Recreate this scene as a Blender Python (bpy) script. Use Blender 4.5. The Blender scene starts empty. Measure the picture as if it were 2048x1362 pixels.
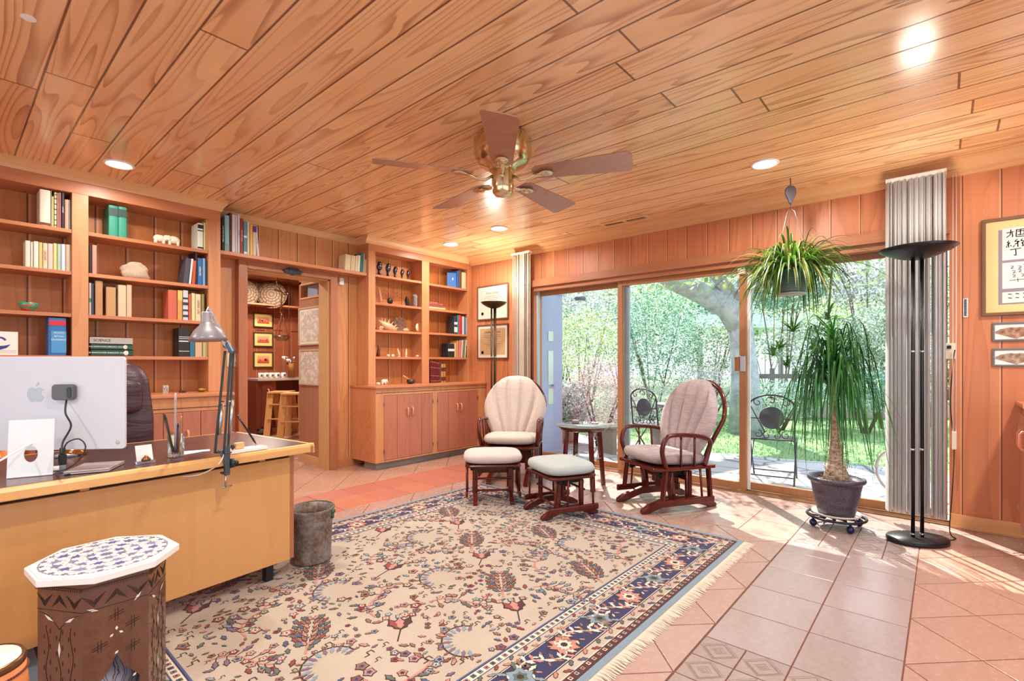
import bpy, bmesh, math, random
from mathutils import Vector, Matrix, noise as mnoise
random.seed(7)
PI=math.pi; R=math.radians
C=bpy.context.scene.collection
SC=bpy.context.scene
# ------------------------------------------------------------------ camera
XA,XB,HZ,W0,H0=1888.,-118.,727.,2048.,1362.
F=math.sqrt((XA-1024)*(1024-XB)); YAW=math.atan((XA-1024)/F); EH=1.2
FW=Vector((math.cos(YAW),math.sin(YAW),0)); RT=Vector((math.sin(YAW),-math.cos(YAW),0)); EYE=Vector((0,0,EH))
cam=bpy.data.cameras.new('camera'); cam.sensor_width=36; cam.lens=F/W0*36; cam.shift_y=(HZ-H0/2)/W0
cam.clip_start=.02; cam.clip_end=300
co=bpy.data.objects.new('camera',cam); C.objects.link(co); co.location=EYE; co.rotation_euler=(PI/2,0,YAW-PI/2)
SC.camera=co
# ------------------------------------------------------------------ sky, sun, exposure
SC.view_settings.view_transform='Standard'; SC.view_settings.look='None'; SC.view_settings.gamma=1
SC.view_settings.use_curve_mapping=False
SC.view_settings.exposure=0.68
wd=bpy.data.worlds.new('sky'); SC.world=wd; wd.use_nodes=True
nt=wd.node_tree; bg=nt.nodes['Background']
tc=nt.nodes.new('ShaderNodeTexCoord'); sp=nt.nodes.new('ShaderNodeSeparateXYZ'); rm=nt.nodes.new('ShaderNodeValToRGB')
nt.links.new(tc.outputs['Generated'],sp.inputs[0]); nt.links.new(sp.outputs['Z'],rm.inputs[0]); nt.links.new(rm.outputs[0],bg.inputs[0])
rm.color_ramp.elements[0].color=(.80,.90,1,1); rm.color_ramp.elements[0].position=0.0
rm.color_ramp.elements[1].color=(.55,.76,1,1); rm.color_ramp.elements[1].position=.9
bg.inputs[1].default_value=1.55
SUN_AZ=R(40); SUN_EL=R(45)
sl=bpy.data.lights.new('sun','SUN'); sl.energy=9.0; sl.angle=R(.6); sl.color=(1,.95,.86)
so=bpy.data.objects.new('sun',sl); C.objects.link(so)
sd=Vector((math.cos(SUN_AZ)*math.cos(SUN_EL),math.sin(SUN_AZ)*math.cos(SUN_EL),math.sin(SUN_EL)))
so.rotation_euler=sd.to_track_quat('Z','Y').to_euler(); so.location=(12,9,14)
DOWNLIGHT=18.0; TORCH=26.0
# ------------------------------------------------------------------ helpers
def ray(u,v): return FW+RT*((u-1024)/F)+Vector((0,0,(HZ-v)/F))
def onz(u,v,z): r=ray(u,v); return EYE+r*((z-EH)/r.z)
def onx(u,v,x): r=ray(u,v); return EYE+r*(x/r.x)
def ony(u,v,y): r=ray(u,v); return EYE+r*(y/r.y)
def lin(c):
    if isinstance(c,str):
        c=c.lstrip('#'); c=[int(c[i:i+2],16)/255 for i in (0,2,4)]
        c=[x/12.92 if x<=.04045 else ((x+.055)/1.055)**2.4 for x in c]
    return (c[0],c[1],c[2],1)
MT={}
def M(name,col='#888888',rough=.5,metal=0,spec=.5,emis=0,alpha=1,trans=0,sub=0,coat=0):
    if name in MT: return MT[name]
    m=bpy.data.materials.new(name); m.use_nodes=True; b=m.node_tree.nodes['Principled BSDF']
    b.inputs['Base Color'].default_value=lin(col); b.inputs['Roughness'].default_value=rough; b.inputs['Metallic'].default_value=metal
    b.inputs['Specular IOR Level'].default_value=spec; b.inputs['Transmission Weight'].default_value=trans
    b.inputs['Coat Weight'].default_value=coat
    if emis: b.inputs['Emission Color'].default_value=lin(col); b.inputs['Emission Strength'].default_value=emis
    m.diffuse_color=lin(col); MT[name]=m; return m
def col(c,rough=.55): return M('paint_'+c.lstrip('#')+('' if rough==.55 else str(rough)),c,rough)
class G:
    def __init__(s,name,rough=.5):
        s.m=bpy.data.materials.new(name); s.m.use_nodes=True; s.t=s.m.node_tree; s.b=s.t.nodes['Principled BSDF']; s.b.inputs['Roughness'].default_value=rough; MT[name]=s.m
    def n(s,ty,**k):
        x=s.t.nodes.new('ShaderNode'+ty)
        for a,b in k.items():
            if a[0]=='i' and a[1:].isdigit(): s.put(x,int(a[1:]),b)
            else: setattr(x,a,b)
        return x
    def put(s,x,i,v):
        if hasattr(v,'is_output') or isinstance(v,bpy.types.NodeSocket): s.t.links.new(v,x.inputs[i])
        else: x.inputs[i].default_value=v
    def ma(s,op,a,b=0.,c=None,clamp=False):
        x=s.n('Math',operation=op,use_clamp=clamp); s.put(x,0,a); s.put(x,1,b)
        if c is not None: s.put(x,2,c)
        return x.outputs[0]
    def xyz(s,coord='Object'):
        tc=s.n('TexCoord'); sp=s.n('SeparateXYZ',i0=tc.outputs[coord]); return dict(X=sp.outputs[0],Y=sp.outputs[1],Z=sp.outputs[2]),tc.outputs[coord]
    def comb(s,a,b,c): return s.n('CombineXYZ',i0=a,i1=b,i2=c).outputs[0]
    def noise(s,vec,scale,detail=2,rough=.5,dist=0):
        x=s.n('TexNoise'); s.put(x,'Vector',vec) if False else s.t.links.new(vec,x.inputs['Vector'])
        x.inputs['Scale'].default_value=scale; x.inputs['Detail'].default_value=detail; x.inputs['Roughness'].default_value=rough; x.inputs['Distortion'].default_value=dist
        return x.outputs[0]
    def ramp(s,f,pts,interp='LINEAR'):
        r=s.n('ValToRGB'); s.put(r,0,f); e=r.color_ramp; e.interpolation=interp
        while len(e.elements)<len(pts): e.elements.new(.5)
        for q,(p,c) in zip(e.elements,pts): q.position=p; q.color=lin(c) if isinstance(c,str) else (c,c,c,1) if isinstance(c,(int,float)) else lin(c)
        return r.outputs[0]
    def mix(s,f,a,b,mode='MIX'):
        x=s.n('Mix',data_type='RGBA',blend_type=mode); s.put(x,0,f)
        for i,v in ((6,a),(7,b)):
            if isinstance(v,str): v=lin(v)
            s.put(x,i,v)
        return x.outputs[2]
    def bump(s,h,st=.3,d=.002):
        x=s.n('Bump'); x.inputs['Strength'].default_value=st; x.inputs['Distance'].default_value=d; s.put(x,'Height',h) if False else s.t.links.new(h,x.inputs['Height'])
        s.t.links.new(x.outputs[0],s.b.inputs['Normal'])
    def out(s,c,r=None):
        s.t.links.new(c,s.b.inputs['Base Color'])
        if r is not None: s.t.links.new(r,s.b.inputs['Roughness'])
        return s.m
def soft(c,k):
    if not isinstance(c,str): return c
    c=lin(c); g_=.5*c[0]+.35*c[1]+.15*c[2]; return (c[0]+(g_-c[0])*k*.2,min(.9,(c[1]+(g_-c[1])*k)*1.13),(c[2]+(g_-c[2])*k*.62)*1.0)
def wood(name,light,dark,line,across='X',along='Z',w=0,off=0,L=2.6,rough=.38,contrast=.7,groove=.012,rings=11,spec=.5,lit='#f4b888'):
    g=G(name,rough); g.b.inputs['Specular IOR Level'].default_value=spec
    if 'birch' not in name and 'back_panel' not in name and 'glider' not in name: light=lin(soft(light,.26)); dark=lin(soft(dark,.24)); line=lin(soft(line,.15)); lit=lin(soft(lit,.2))
    P,_=g.xyz(); a=P[across]; l=P[along]; third=[k for k in 'XYZ' if k not in (across,along)][0]; t=P[third]
    if w:
        q=g.ma('DIVIDE',g.ma('SUBTRACT',a,off),w); idx=g.ma('FLOOR',q); fr=g.ma('FRACT',q)
        wn=g.n('TexWhiteNoise',noise_dimensions='1D'); g.put(wn,'W' if False else 1,idx); r0=wn.outputs[0]
        lj=g.ma('ADD',g.ma('DIVIDE',l,L),g.ma('MULTIPLY',r0,7.3)); jf=g.ma('FRACT',lj); ji=g.ma('FLOOR',lj)
        wn2=g.n('TexWhiteNoise',noise_dimensions='2D'); g.t.links.new(g.comb(idx,ji,0.),wn2.inputs[0]); rnd=wn2.outputs[0]
    else:
        oi=g.n('ObjectInfo'); rnd=oi.outputs['Random']
    o=g.ma('MULTIPLY',rnd,37.)
    v1=g.comb(g.ma('MULTIPLY_ADD',a,5.5,o),g.ma('MULTIPLY',t,5.5),g.ma('MULTIPLY_ADD',l,.42,o))
    n1=g.noise(v1,1.0,1.2,.45,.25)
    fr1=g.ma('FRACT',g.ma('MULTIPLY',n1,float(rings)))
    ln=g.ramp(fr1,[(0,0.),(.55,.12),(.86,.85),(.95,1.),(1,0.)])
    v2=g.comb(g.ma('MULTIPLY_ADD',a,60.,o),g.ma('MULTIPLY',t,60.),g.ma('MULTIPLY_ADD',l,1.6,o))
    st=g.noise(v2,1.,3,.6)
    v3=g.comb(g.ma('MULTIPLY_ADD',a,3.,o),g.ma('MULTIPLY',t,3.),g.ma('MULTIPLY_ADD',l,.6,o))
    bl=g.noise(v3,1.3,2,.5)
    f=g.ma('MULTIPLY_ADD',rnd,.55,g.ma('MULTIPLY',bl,.55),clamp=True)
    c=g.mix(f,light,dark)
    c=g.mix(g.ma('MULTIPLY',g.ma('MULTIPLY',ln,contrast),g.ramp(bl,[(.3,.25),(.65,1.)])),c,line)
    c=g.mix(g.ramp(st,[(.35,.35),(.65,0.)]),c,dark)
    h=g.ma('MULTIPLY',st,.15)
    if w:
        gw=groove/w
        ed=g.ma('MINIMUM',fr,g.ma('SUBTRACT',1.,fr)); gr=g.ramp(g.ma('DIVIDE',ed,gw),[(0,1.),(.35,.8),(.6,0.)])
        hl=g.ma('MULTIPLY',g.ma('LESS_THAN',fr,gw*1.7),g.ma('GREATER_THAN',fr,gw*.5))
        je=g.ma('MINIMUM',jf,g.ma('SUBTRACT',1.,jf)); jm=g.ma('LESS_THAN',je,.0012)
        c=g.mix(g.ma('MULTIPLY',hl,.35),c,lit)  # painted highlight along one edge of each groove
        c=g.mix(g.ma('MAXIMUM',g.ma('MULTIPLY',gr,.9),g.ma('MULTIPLY',jm,.8)),c,'#4a1408')
        h=g.ma('SUBTRACT',h,gr)
    g.bump(h,.35,.003)
    return g.out(c)
class MB:
    def __init__(s): s.v=[];s.f=[];s.m=[];s.sm=[];s.x=None
    def add(s,vs,fs,mi=0,sm=False):
        b=len(s.v)
        for p in vs:
            p=Vector(p); s.v.append(tuple(s.x@p) if s.x else tuple(p))
        for f in fs: s.f.append(tuple(b+i for i in f)); s.m.append(mi); s.sm.append(sm)
        return s
    def box(s,a,b,mi=0):
        x0,y0,z0=[min(p,q) for p,q in zip(a,b)]; x1,y1,z1=[max(p,q) for p,q in zip(a,b)]
        return s.add([(x0,y0,z0),(x1,y0,z0),(x1,y1,z0),(x0,y1,z0),(x0,y0,z1),(x1,y0,z1),(x1,y1,z1),(x0,y1,z1)],
          [(0,3,2,1),(4,5,6,7),(0,1,5,4),(1,2,6,5),(2,3,7,6),(3,0,4,7)],mi)
    def cbox(s,c,d,mi=0,rot=None):
        m=Matrix.Translation(c)@(rot.to_4x4() if rot else Matrix.Identity(4))
        h=[q/2 for q in d]; vs=[m@Vector((sx*h[0],sy*h[1],sz*h[2])) for sz in(-1,1) for sx,sy in((-1,-1),(1,-1),(1,1),(-1,1))]
        return s.add(vs,[(0,3,2,1),(4,5,6,7),(0,1,5,4),(1,2,6,5),(2,3,7,6),(3,0,4,7)],mi)
    def bar(s,p,q,w,h,up=(0,0,1),mi=0):
        p=Vector(p);q=Vector(q);d=q-p;L=d.length;d.normalize();u=Vector(up)
        if abs(d.dot(u))>.98:u=Vector((1,0,0))
        x=d.cross(u).normalized();z=x.cross(d)
        vs=[b+x*(sx*w/2)+z*(sz*h/2) for b in (p,q) for sx,sz in((-1,-1),(1,-1),(1,1),(-1,1))]
        return s.add(vs,[(0,1,2,3),(7,6,5,4),(0,4,5,1),(1,5,6,2),(2,6,7,3),(3,7,4,0)],mi)
    def tube(s,pts,r,n=8,mi=0,cap=True,closed=False,flat=1.0):
        pts=[Vector(p) for p in pts];k=len(pts);rs=r if isinstance(r,(list,tuple)) else [r]*k
        b=len(s.v);vs=[];pu=None
        for i,p in enumerate(pts):
            if closed: d=pts[(i+1)%k]-pts[i-1]
            else: d=pts[min(i+1,k-1)]-pts[max(i-1,0)]
            d.normalize()
            if pu is None:
                u=Vector((0,0,1)) if abs(d.z)<.9 else Vector((1,0,0))
            else: u=pu
            x=d.cross(u)
            if x.length<1e-5:x=d.orthogonal()
            x.normalize();z=x.cross(d);pu=z
            for j in range(n):
                a=2*PI*j/n; vs.append(p+x*math.cos(a)*rs[i]+z*math.sin(a)*rs[i]*flat)
        fs=[]
        for i in range(k if closed else k-1):
            for j in range(n):
                i2=(i+1)%k
                fs.append((i*n+j,i*n+(j+1)%n,i2*n+(j+1)%n,i2*n+j))
        s.add(vs,fs,mi,True)
        if cap and not closed:
            s.add([],[]); 
            s.f.append(tuple(b+j for j in range(n))[::-1]);s.m.append(mi);s.sm.append(False)
            s.f.append(tuple(b+(k-1)*n+j for j in range(n)));s.m.append(mi);s.sm.append(False)
        return s
    def cyl(s,p,q,r0,r1=None,n=16,mi=0): return s.tube([p,q],[r0,r1 if r1 is not None else r0],n,mi)
    def lathe(s,prof,c=(0,0,0),n=32,mi=0,sx=1,sy=1,axis='Z'):
        vs=[];c=Vector(c)
        for r,z in prof:
            for j in range(n):
                a=2*PI*j/n;p=Vector((r*math.cos(a)*sx,r*math.sin(a)*sy,z))
                if axis=='X':p=Vector((p.z,p.x,p.y))
                if axis=='Y':p=Vector((p.x,p.z,p.y))
                vs.append(c+p)
        fs=[(i*n+j,i*n+(j+1)%n,(i+1)*n+(j+1)%n,(i+1)*n+j) for i in range(len(prof)-1) for j in range(n)]
        b=len(s.v);s.add(vs,fs,mi,True)
        if prof[0][0]>1e-6: s.f.append(tuple(b+j for j in range(n))[::-1]);s.m.append(mi);s.sm.append(False)
        if prof[-1][0]>1e-6: s.f.append(tuple(b+(len(prof)-1)*n+j for j in range(n)));s.m.append(mi);s.sm.append(False)
        return s
    def prism(s,poly,z0,z1,mi=0,frame=None):
        n=len(poly);fr=frame or (lambda x,y,z:(x,y,z))
        vs=[fr(x,y,z0) for x,y in poly]+[fr(x,y,z1) for x,y in poly]
        return s.add(vs,[tuple(range(n))[::-1],tuple(range(n,2*n))]+[(i,(i+1)%n,n+(i+1)%n,n+i) for i in range(n)],mi)
    def ball(s,c,r,n=12,mi=0):
        r=(r,r,r) if not isinstance(r,(tuple,list)) else r
        k=max(6,n//2+2);prof=[(math.sin(PI*i/(k)),-math.cos(PI*i/k)) for i in range(k+1)]
        vs=[];c=Vector(c)
        for a,z in prof:
            for j in range(n): t=2*PI*j/n; vs.append(c+Vector((a*math.cos(t)*r[0],a*math.sin(t)*r[1],z*r[2])))
        return s.add(vs,[(i*n+j,i*n+(j+1)%n,(i+1)*n+(j+1)%n,(i+1)*n+j) for i in range(k) for j in range(n)],mi,True)
    def build(s,name,mat,parent=None,w=False,bev=0,sub=0,seg=2,solid=0):
        me=bpy.data.meshes.new(name)
        v=s.v
        if w and parent:
            inv=(Matrix.Translation(parent.location)@parent.rotation_euler.to_matrix().to_4x4()).inverted()
            v=[tuple(inv@Vector(p)) for p in v]
        me.from_pydata(v,[],s.f); me.validate(clean_customdata=False)
        ms=mat if isinstance(mat,(list,tuple)) else [mat]
        for m in ms: me.materials.append(m)
        if len(me.polygons)==len(s.m):
            me.polygons.foreach_set('material_index',s.m); me.polygons.foreach_set('use_smooth',s.sm)
        me.update()
        o=bpy.data.objects.new(name,me); C.objects.link(o)
        if parent: o.parent=parent
        if bev:
            md=o.modifiers.new('bevel','BEVEL'); md.width=bev; md.segments=seg; md.limit_method='ANGLE'; md.angle_limit=R(40)
            md.harden_normals=False
        if sub:
            md=o.modifiers.new('sub','SUBSURF'); md.levels=sub; md.render_levels=sub
            for p in me.polygons: p.use_smooth=True
        return o
def thing(name,label,cat,loc=(0,0,0),rotz=0,group=None):
    o=bpy.data.objects.new(name,None); C.objects.link(o); o.location=loc; o.rotation_euler=(0,0,rotz); o.empty_display_size=.05
    o['label']=label; o['category']=cat
    if group:o['group']=group
    return o
def tag(o,label,cat,group=None,kind=None):
    o['label']=label;o['category']=cat
    if group:o['group']=group
    if kind:o['kind']=kind
    return o
def struct(o): o['kind']='structure'; return o
def origin(o,p):
    p=Vector(p); o.data.transform(Matrix.Translation(-p)); o.location=p; return o
def lift(o):   # put a single-mesh thing's origin at the middle of its base
    vs=[v.co for v in o.data.vertices]; 
    p=Vector(((min(v.x for v in vs)+max(v.x for v in vs))/2,(min(v.y for v in vs)+max(v.y for v in vs))/2,min(v.z for v in vs)))
    return origin(o,p)
def copytree(o,parent=None):
    c=o.copy(); C.objects.link(c); c.parent=parent
    for ch in list(o.children): copytree(ch,c)
    return c
def text(name,s,size,mat,M4,parent=None,w=False,ext=.0004,align='CENTER'):
    cu=bpy.data.curves.new(name,'FONT'); cu.body=s; cu.size=size; cu.extrude=ext; cu.align_x=align; cu.align_y='CENTER'
    tmp=bpy.data.objects.new(name,cu); C.objects.link(tmp); dg=bpy.context.evaluated_depsgraph_get()
    me=bpy.data.meshes.new_from_object(tmp.evaluated_get(dg)); bpy.data.objects.remove(tmp)
    me.transform(M4)
    if w and parent:
        me.transform((Matrix.Translation(parent.location)@parent.rotation_euler.to_matrix().to_4x4()).inverted())
    me.materials.clear(); me.materials.append(mat)
    o=bpy.data.objects.new(name,me); C.objects.link(o)
    if parent:o.parent=parent
    return o
def basis(o,x,y):
    x=Vector(x).normalized();y=Vector(y).normalized();z=x.cross(y)
    return Matrix(((x.x,y.x,z.x,o[0]),(x.y,y.y,z.y,o[1]),(x.z,y.z,z.z,o[2]),(0,0,0,1)))
# ------------------------------------------------------------------ materials
CZ=2.68; YB=5.04; YW=5.28; XW=4.88; YC=4.77; CT=.945
cedar=('#d8874f','#bd6234','#8a3b1c')
ceil_m=wood('cedar_ceiling','#fac094','#e69a68','#9c5028','X','Y',.2035,.344,4.6,.2,.85,.011,15)
wallA_m=wood('cedar_wall','#e08c50','#c46c38','#7c3816','X','Z',.2035,.09,900,.42,.45,.010,9)
wallB_m=wood('cedar_wall_window','#dd7a4a','#c45c34','#8a4020','Y','Z',.2035,.102,900,.42,.5,.007,9)
backA_m=wood('cedar_back_panel','#d88e4c','#b86c34','#7c3816','X','Z',.2035,.03,900,.45,.4,.012,8)
cz_m=wood('cedar_vertical','#da8450','#c46c3e','#8e3d1e','X','Z',0,rough=.4,contrast=.35,rings=8)
cx_m=wood('cedar_along_x','#d4764a','#bc5c34','#8e3d1e','Z','X',0,rough=.38,contrast=.4,rings=8)
cy_m=wood('cedar_along_y','#eaa874','#d88c58','#a86034','Z','Y',0,rough=.38,contrast=.35,rings=8)
crown_m=wood('cedar_crown','#eeae78','#de9660','#b87040','Z','X',0,rough=.38,contrast=.3,rings=7)
doorp_m=wood('cedar_door','#c06450','#ae5446','#883c30','X','Z',0,rough=.42,contrast=.35,rings=8)
birch_m=wood('birch_veneer','#dcaa72','#cf9658','#c08448','X','Z',0,rough=.35,contrast=.25,rings=4)
birchx_m=wood('birch_edge','#e2b072','#d69c5c','#c48a4c','Z','X',0,rough=.35,contrast=.3,rings=5)
mahog_m=wood('glider_wood','#6a2214','#4a140c','#300c08','X','Z',0,rough=.22,contrast=.4,rings=6)
dark_floor_wood=wood('fan_blade_wood','#b47868','#a06454','#84483c','X','Y',0,rough=.25,contrast=.3,rings=5)
white=M('white_enamel','#f2f1ee',.35); cream=M('cream_plastic','#e8dcc4',.45); black=M('black_metal','#15161c',.35,.2); blackm=M('black_matte','#101010',.6)
brass=M('polished_brass','#d9c6a2',.2,1); steel=M('brushed_steel','#b8bcc0',.3,1); alu=M('silver_aluminium','#c6cacd',.38,.55)
gm=bpy.data.materials.new('window_glass'); gm.use_nodes=True; t=gm.node_tree; t.nodes.clear()
o_=t.nodes.new('ShaderNodeOutputMaterial'); mx=t.nodes.new('ShaderNodeMixShader'); tr=t.nodes.new('ShaderNodeBsdfTransparent'); gl=t.nodes.new('ShaderNodeBsdfGlossy'); fr=t.nodes.new('ShaderNodeFresnel')
gl.inputs['Roughness'].default_value=.01; tr.inputs[0].default_value=(.97,.985,.98,1)
lw=t.nodes.new('ShaderNodeLayerWeight'); pw=t.nodes.new('ShaderNodeMath'); pw.operation='POWER'; pw.inputs[1].default_value=4.; ml=t.nodes.new('ShaderNodeMath'); ml.operation='MULTIPLY_ADD'; ml.inputs[1].default_value=.45; ml.inputs[2].default_value=.035
t.nodes.remove(fr); t.links.new(lw.outputs['Facing'],pw.inputs[0]); t.links.new(pw.outputs[0],ml.inputs[0]); t.links.new(ml.outputs[0],mx.inputs[0]); t.links.new(tr.outputs[0],mx.inputs[1]); t.links.new(gl.outputs[0],mx.inputs[2]); t.links.new(mx.outputs[0],o_.inputs[0]); MT['glass']=gm
cg=M('clear_glass','#eef6f6',.03,0,.5,trans=.92)
def emat(name,c,s):
    m=bpy.data.materials.new(name); m.use_nodes=True; b=m.node_tree.nodes['Principled BSDF']; b.inputs['Base Color'].default_value=lin(c); b.inputs['Emission Color'].default_value=lin(c); b.inputs['Emission Strength'].default_value=s; return m
bulb_m=emat('lamp_glow','#fff4e0',6)
def fabric(name,c1,c2,sc=90,streak=False):
    g=G(name,.85); P,v=g.xyz()
    if streak: vv=g.comb(g.ma('MULTIPLY',P['X'],14.),g.ma('MULTIPLY',P['Y'],14.),g.ma('MULTIPLY',P['Z'],150.)); n=g.noise(vv,1,3,.6)
    else: n=g.noise(v,sc,3,.6)
    big=g.noise(v,6,2,.5)
    c=g.mix(g.ma('MULTIPLY_ADD',n,1.4,g.ma('MULTIPLY_ADD',big,.5,-.55),clamp=True),c1,c2); g.bump(n,.25,.002); g.b.inputs['Sheen Weight'].default_value=.15
    return g.out(c)
fab1=fabric('cream_upholstery','#cfc0b6','#b4a298',60,True); fab2=fabric('mauve_grey_upholstery','#b8a8a8','#847478',60,True)
fabo1=fabric('pinkish_cushion','#cfc0ba','#b4a4a0',120); fabo2=fabric('pale_blue_cushion','#b4bdbc','#98a4a4',120)
# ================================================================== SETTING
# ---- floor: individual tiles over a grout bed
def clip(poly,ax,val,keep_gt):
    out=[]
    for i in range(len(poly)):
        a=poly[i];b=poly[(i+1)%len(poly)]
        ina=(a[ax]>=val)==keep_gt;inb=(b[ax]>=val)==keep_gt
        if ina:out.append(a)
        if ina!=inb:
            t=(val-a[ax])/(b[ax]-a[ax]);out.append((a[0]+(b[0]-a[0])*t,a[1]+(b[1]-a[1])*t))
    return out
def cliprect(p,x0,y0,x1,y1):
    for ax,v,k in((0,x0,True),(0,x1,False),(1,y0,True),(1,y1,False)):
        p=clip(p,ax,v,k)
        if len(p)<3:return None
    return p
def inset(p,d):
    cx=sum(q[0] for q in p)/len(p);cy=sum(q[1] for q in p)/len(p);o=[]
    p=[q for i,q in enumerate(p) if math.hypot(q[0]-p[i-1][0],q[1]-p[i-1][1])>1e-4]
    n=len(p)
    for i in range(n):
        a=Vector(p[i-1]).to_2d() if False else Vector((p[i-1][0],p[i-1][1]));b=Vector((p[i][0],p[i][1]));c=Vector((p[(i+1)%n][0],p[(i+1)%n][1]))
        d1=(b-a);d2=(c-b)
        if d1.length<1e-4 or d2.length<1e-4:continue
        d1.normalize();d2.normalize();n1=Vector((-d1.y,d1.x));n2=Vector((-d2.y,d2.x))
        k=n1+n2;den=1+n1.dot(n2)
        if den<.2:den=.2
        q=b+k*(d/den);o.append((q.x,q.y))
    return o
def area(p): return .5*sum(p[i-1][0]*p[i][1]-p[i][0]*p[i-1][1] for i in range(len(p)))
fl=MB()
fl.add([(-2.2,-2.1,-.004),(5.03,-2.1,-.004),(5.03,5.4,-.004),(6.2,5.4,-.004),(6.2,9.6,-.004),(-2.2,9.6,-.004)],[(0,1,2,3,4,5)],1)
fl.box((-2.2,-2.1,-.12),(4.9,9.6,-.02),1)
def tile(p,mi=0):
    if not p or abs(area(p))<.0006:return
    if area(p)<0:p=p[::-1]
    q=inset(p,.0028)
    if len(q)<3 or area(q)<.0003:return
    r=inset(p,.0050)
    n=len(q);
    if len(r)!=n: return
    fl.add([(x,y,-.004) for x,y in q]+[(x,y,-.0012) for x,y in q]+[(x,y,0) for x,y in r],[tuple(range(2*n,3*n))]+[(i,(i+1)%n,n+(i+1)%n,n+i) for i in range(n)]+[(n+i,n+(i+1)%n,2*n+(i+1)%n,2*n+i) for i in range(n)],mi)
TP=.336
def diag(x0,y0,x1,y1,ph=(2.823,.795),mi=0):
    h=TP*math.sqrt(2)/2
    nx=int((x1-x0)/h)+4;i0=int((x0-ph[0])/h)-2;j0=int((y0-ph[1])/h)-2
    for i in range(i0,i0+nx+4):
        for j in range(j0,j0+int((y1-y0)/h)+8):
            if (i+j)%2: continue
            cx=ph[0]+i*h;cy=ph[1]+j*h+h
            tile(cliprect([(cx-h,cy),(cx,cy-h),(cx+h,cy),(cx,cy+h)],x0,y0,x1,y1),mi)
def straight(x0,y0,x1,y1,px,py,mi=0,alt=None):
    x=x0
    i=0
    while x<x1-.01:
        y=y0;j=0
        while y<y1-.01:
            m=mi if not alt else random.choice(alt)
            tile([(x,y),(min(x+px,x1),y),(min(x+px,x1),min(y+py,y1)),(x,min(y+py,y1))],m);y+=py;j+=1
        x+=px;i+=1
S0,S1=.12,.792   # near band (along x)
S2,S3=3.70,4.362 # far band
W1,W2=3.785,4.457 # window band (along y)
XL=-2.2
deco=2.212
straight(deco,S0,W1,S1,TP,TP,2)
for k in range(4):
    x1=deco-k*.168
    for yy in range(4): tile([(x1-.168,S0+yy*.168),(x1,S0+yy*.168),(x1,S0+yy*.168+.168),(x1-.168,S0+yy*.168+.168)],3)
straight(XL,S0,deco-.672,S1,TP,TP,2)
for i in range(4):
    for j in range(4): tile([(W1+i*.168,S0+j*.168),(W1+i*.168+.168,S0+j*.168),(W1+i*.168+.168,S0+j*.168+.168),(W1+i*.168,S0+j*.168+.168)],3)
straight(W1,S1,W2,S2,TP,TP,0)
straight(XL,S2,W1,S3,TP,(S3-S2)/2,4,[4,4,5,6])
straight(W1,S2,W2,S3,TP,(S3-S2)/2,4)
diag(XL,S1,W1,S2); diag(W2,-2.1,4.99,9.6,(4.457,.62)); diag(XL,-2.1,W2,S0,(3.0,.12),7); diag(XL,S3,W2,9.6,(2.9,4.362),8)
def tilemat(name,c1,c2,rough=.24,deco=False):
    g=G(name,rough); P,v=g.xyz(); gi=g.n('NewGeometry'); rnd=gi.outputs['Random Per Island']
    vv=g.comb(g.ma('MULTIPLY',P['X'],2.),g.ma('MULTIPLY',P['Y'],9.),rnd)
    n=g.noise(vv,3,4,.6); n2=g.noise(v,30,3,.6)
    f=g.ma('ADD',g.ma('MULTIPLY',rnd,.5),g.ma('MULTIPLY_ADD',n,1.0,-.25),clamp=True)
    c=g.mix(f,c1,c2); c=g.mix(g.ma('MULTIPLY',n2,.18),c,'#f0d8c8')
    if deco:
        q=.168
        def tri(s,o): return g.ma('ABSOLUTE',g.ma('SUBTRACT',g.ma('FRACT',g.ma('DIVIDE',g.ma('SUBTRACT',s,o),q)),.5))
        ax=tri(P['X'],deco_x);ay=tri(P['Y'],S0);d=g.ma('ADD',ax,ay)
        h=g.ramp(d,[(0,.1),(.07,.8),(.10,.15),(.16,.75),(.2,.2),(.34,.2),(.37,1.),(.40,.25),(.44,.85),(.47,.3),(1,.3)])
        nn=g.noise(v,60,2,.5); hh=g.ma('ADD',h,g.ma('MULTIPLY',nn,.5)); g.bump(hh,.9,.006); c=g.mix(g.ma('MULTIPLY',h,.3),c,'#8a6a60')
    else:
        nb=g.noise(g.comb(g.ma('MULTIPLY',P['X'],12.),g.ma('MULTIPLY',P['Y'],40.),rnd),1.2,3,.6); g.bump(nb,.22,.003)
    return g.out(c,g.ma('MULTIPLY_ADD',n2,.15,rough-.06))
deco_x=deco
struct(fl.build('floor',[tilemat('terracotta_tile','#ac8a7e','#9c7a6e'),M('grout','#7c4a3a',.8),tilemat('sky_grey_band_tile','#a08c8c','#94807f',.17),tilemat('embossed_tile','#988682','#8c7a76',.35,True),  # near band greyed to paint in the sky's reflection
  tilemat('red_band_tile','#b4624c','#a85440',.3),tilemat('orange_band_tile','#b86a4c','#aa5c40',.3),tilemat('rose_band_tile','#b26658','#a65a4c',.3),tilemat('near_tile','#ac8474','#9c7464'),tilemat('far_tile','#b4866e','#a4765e')]))
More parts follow.
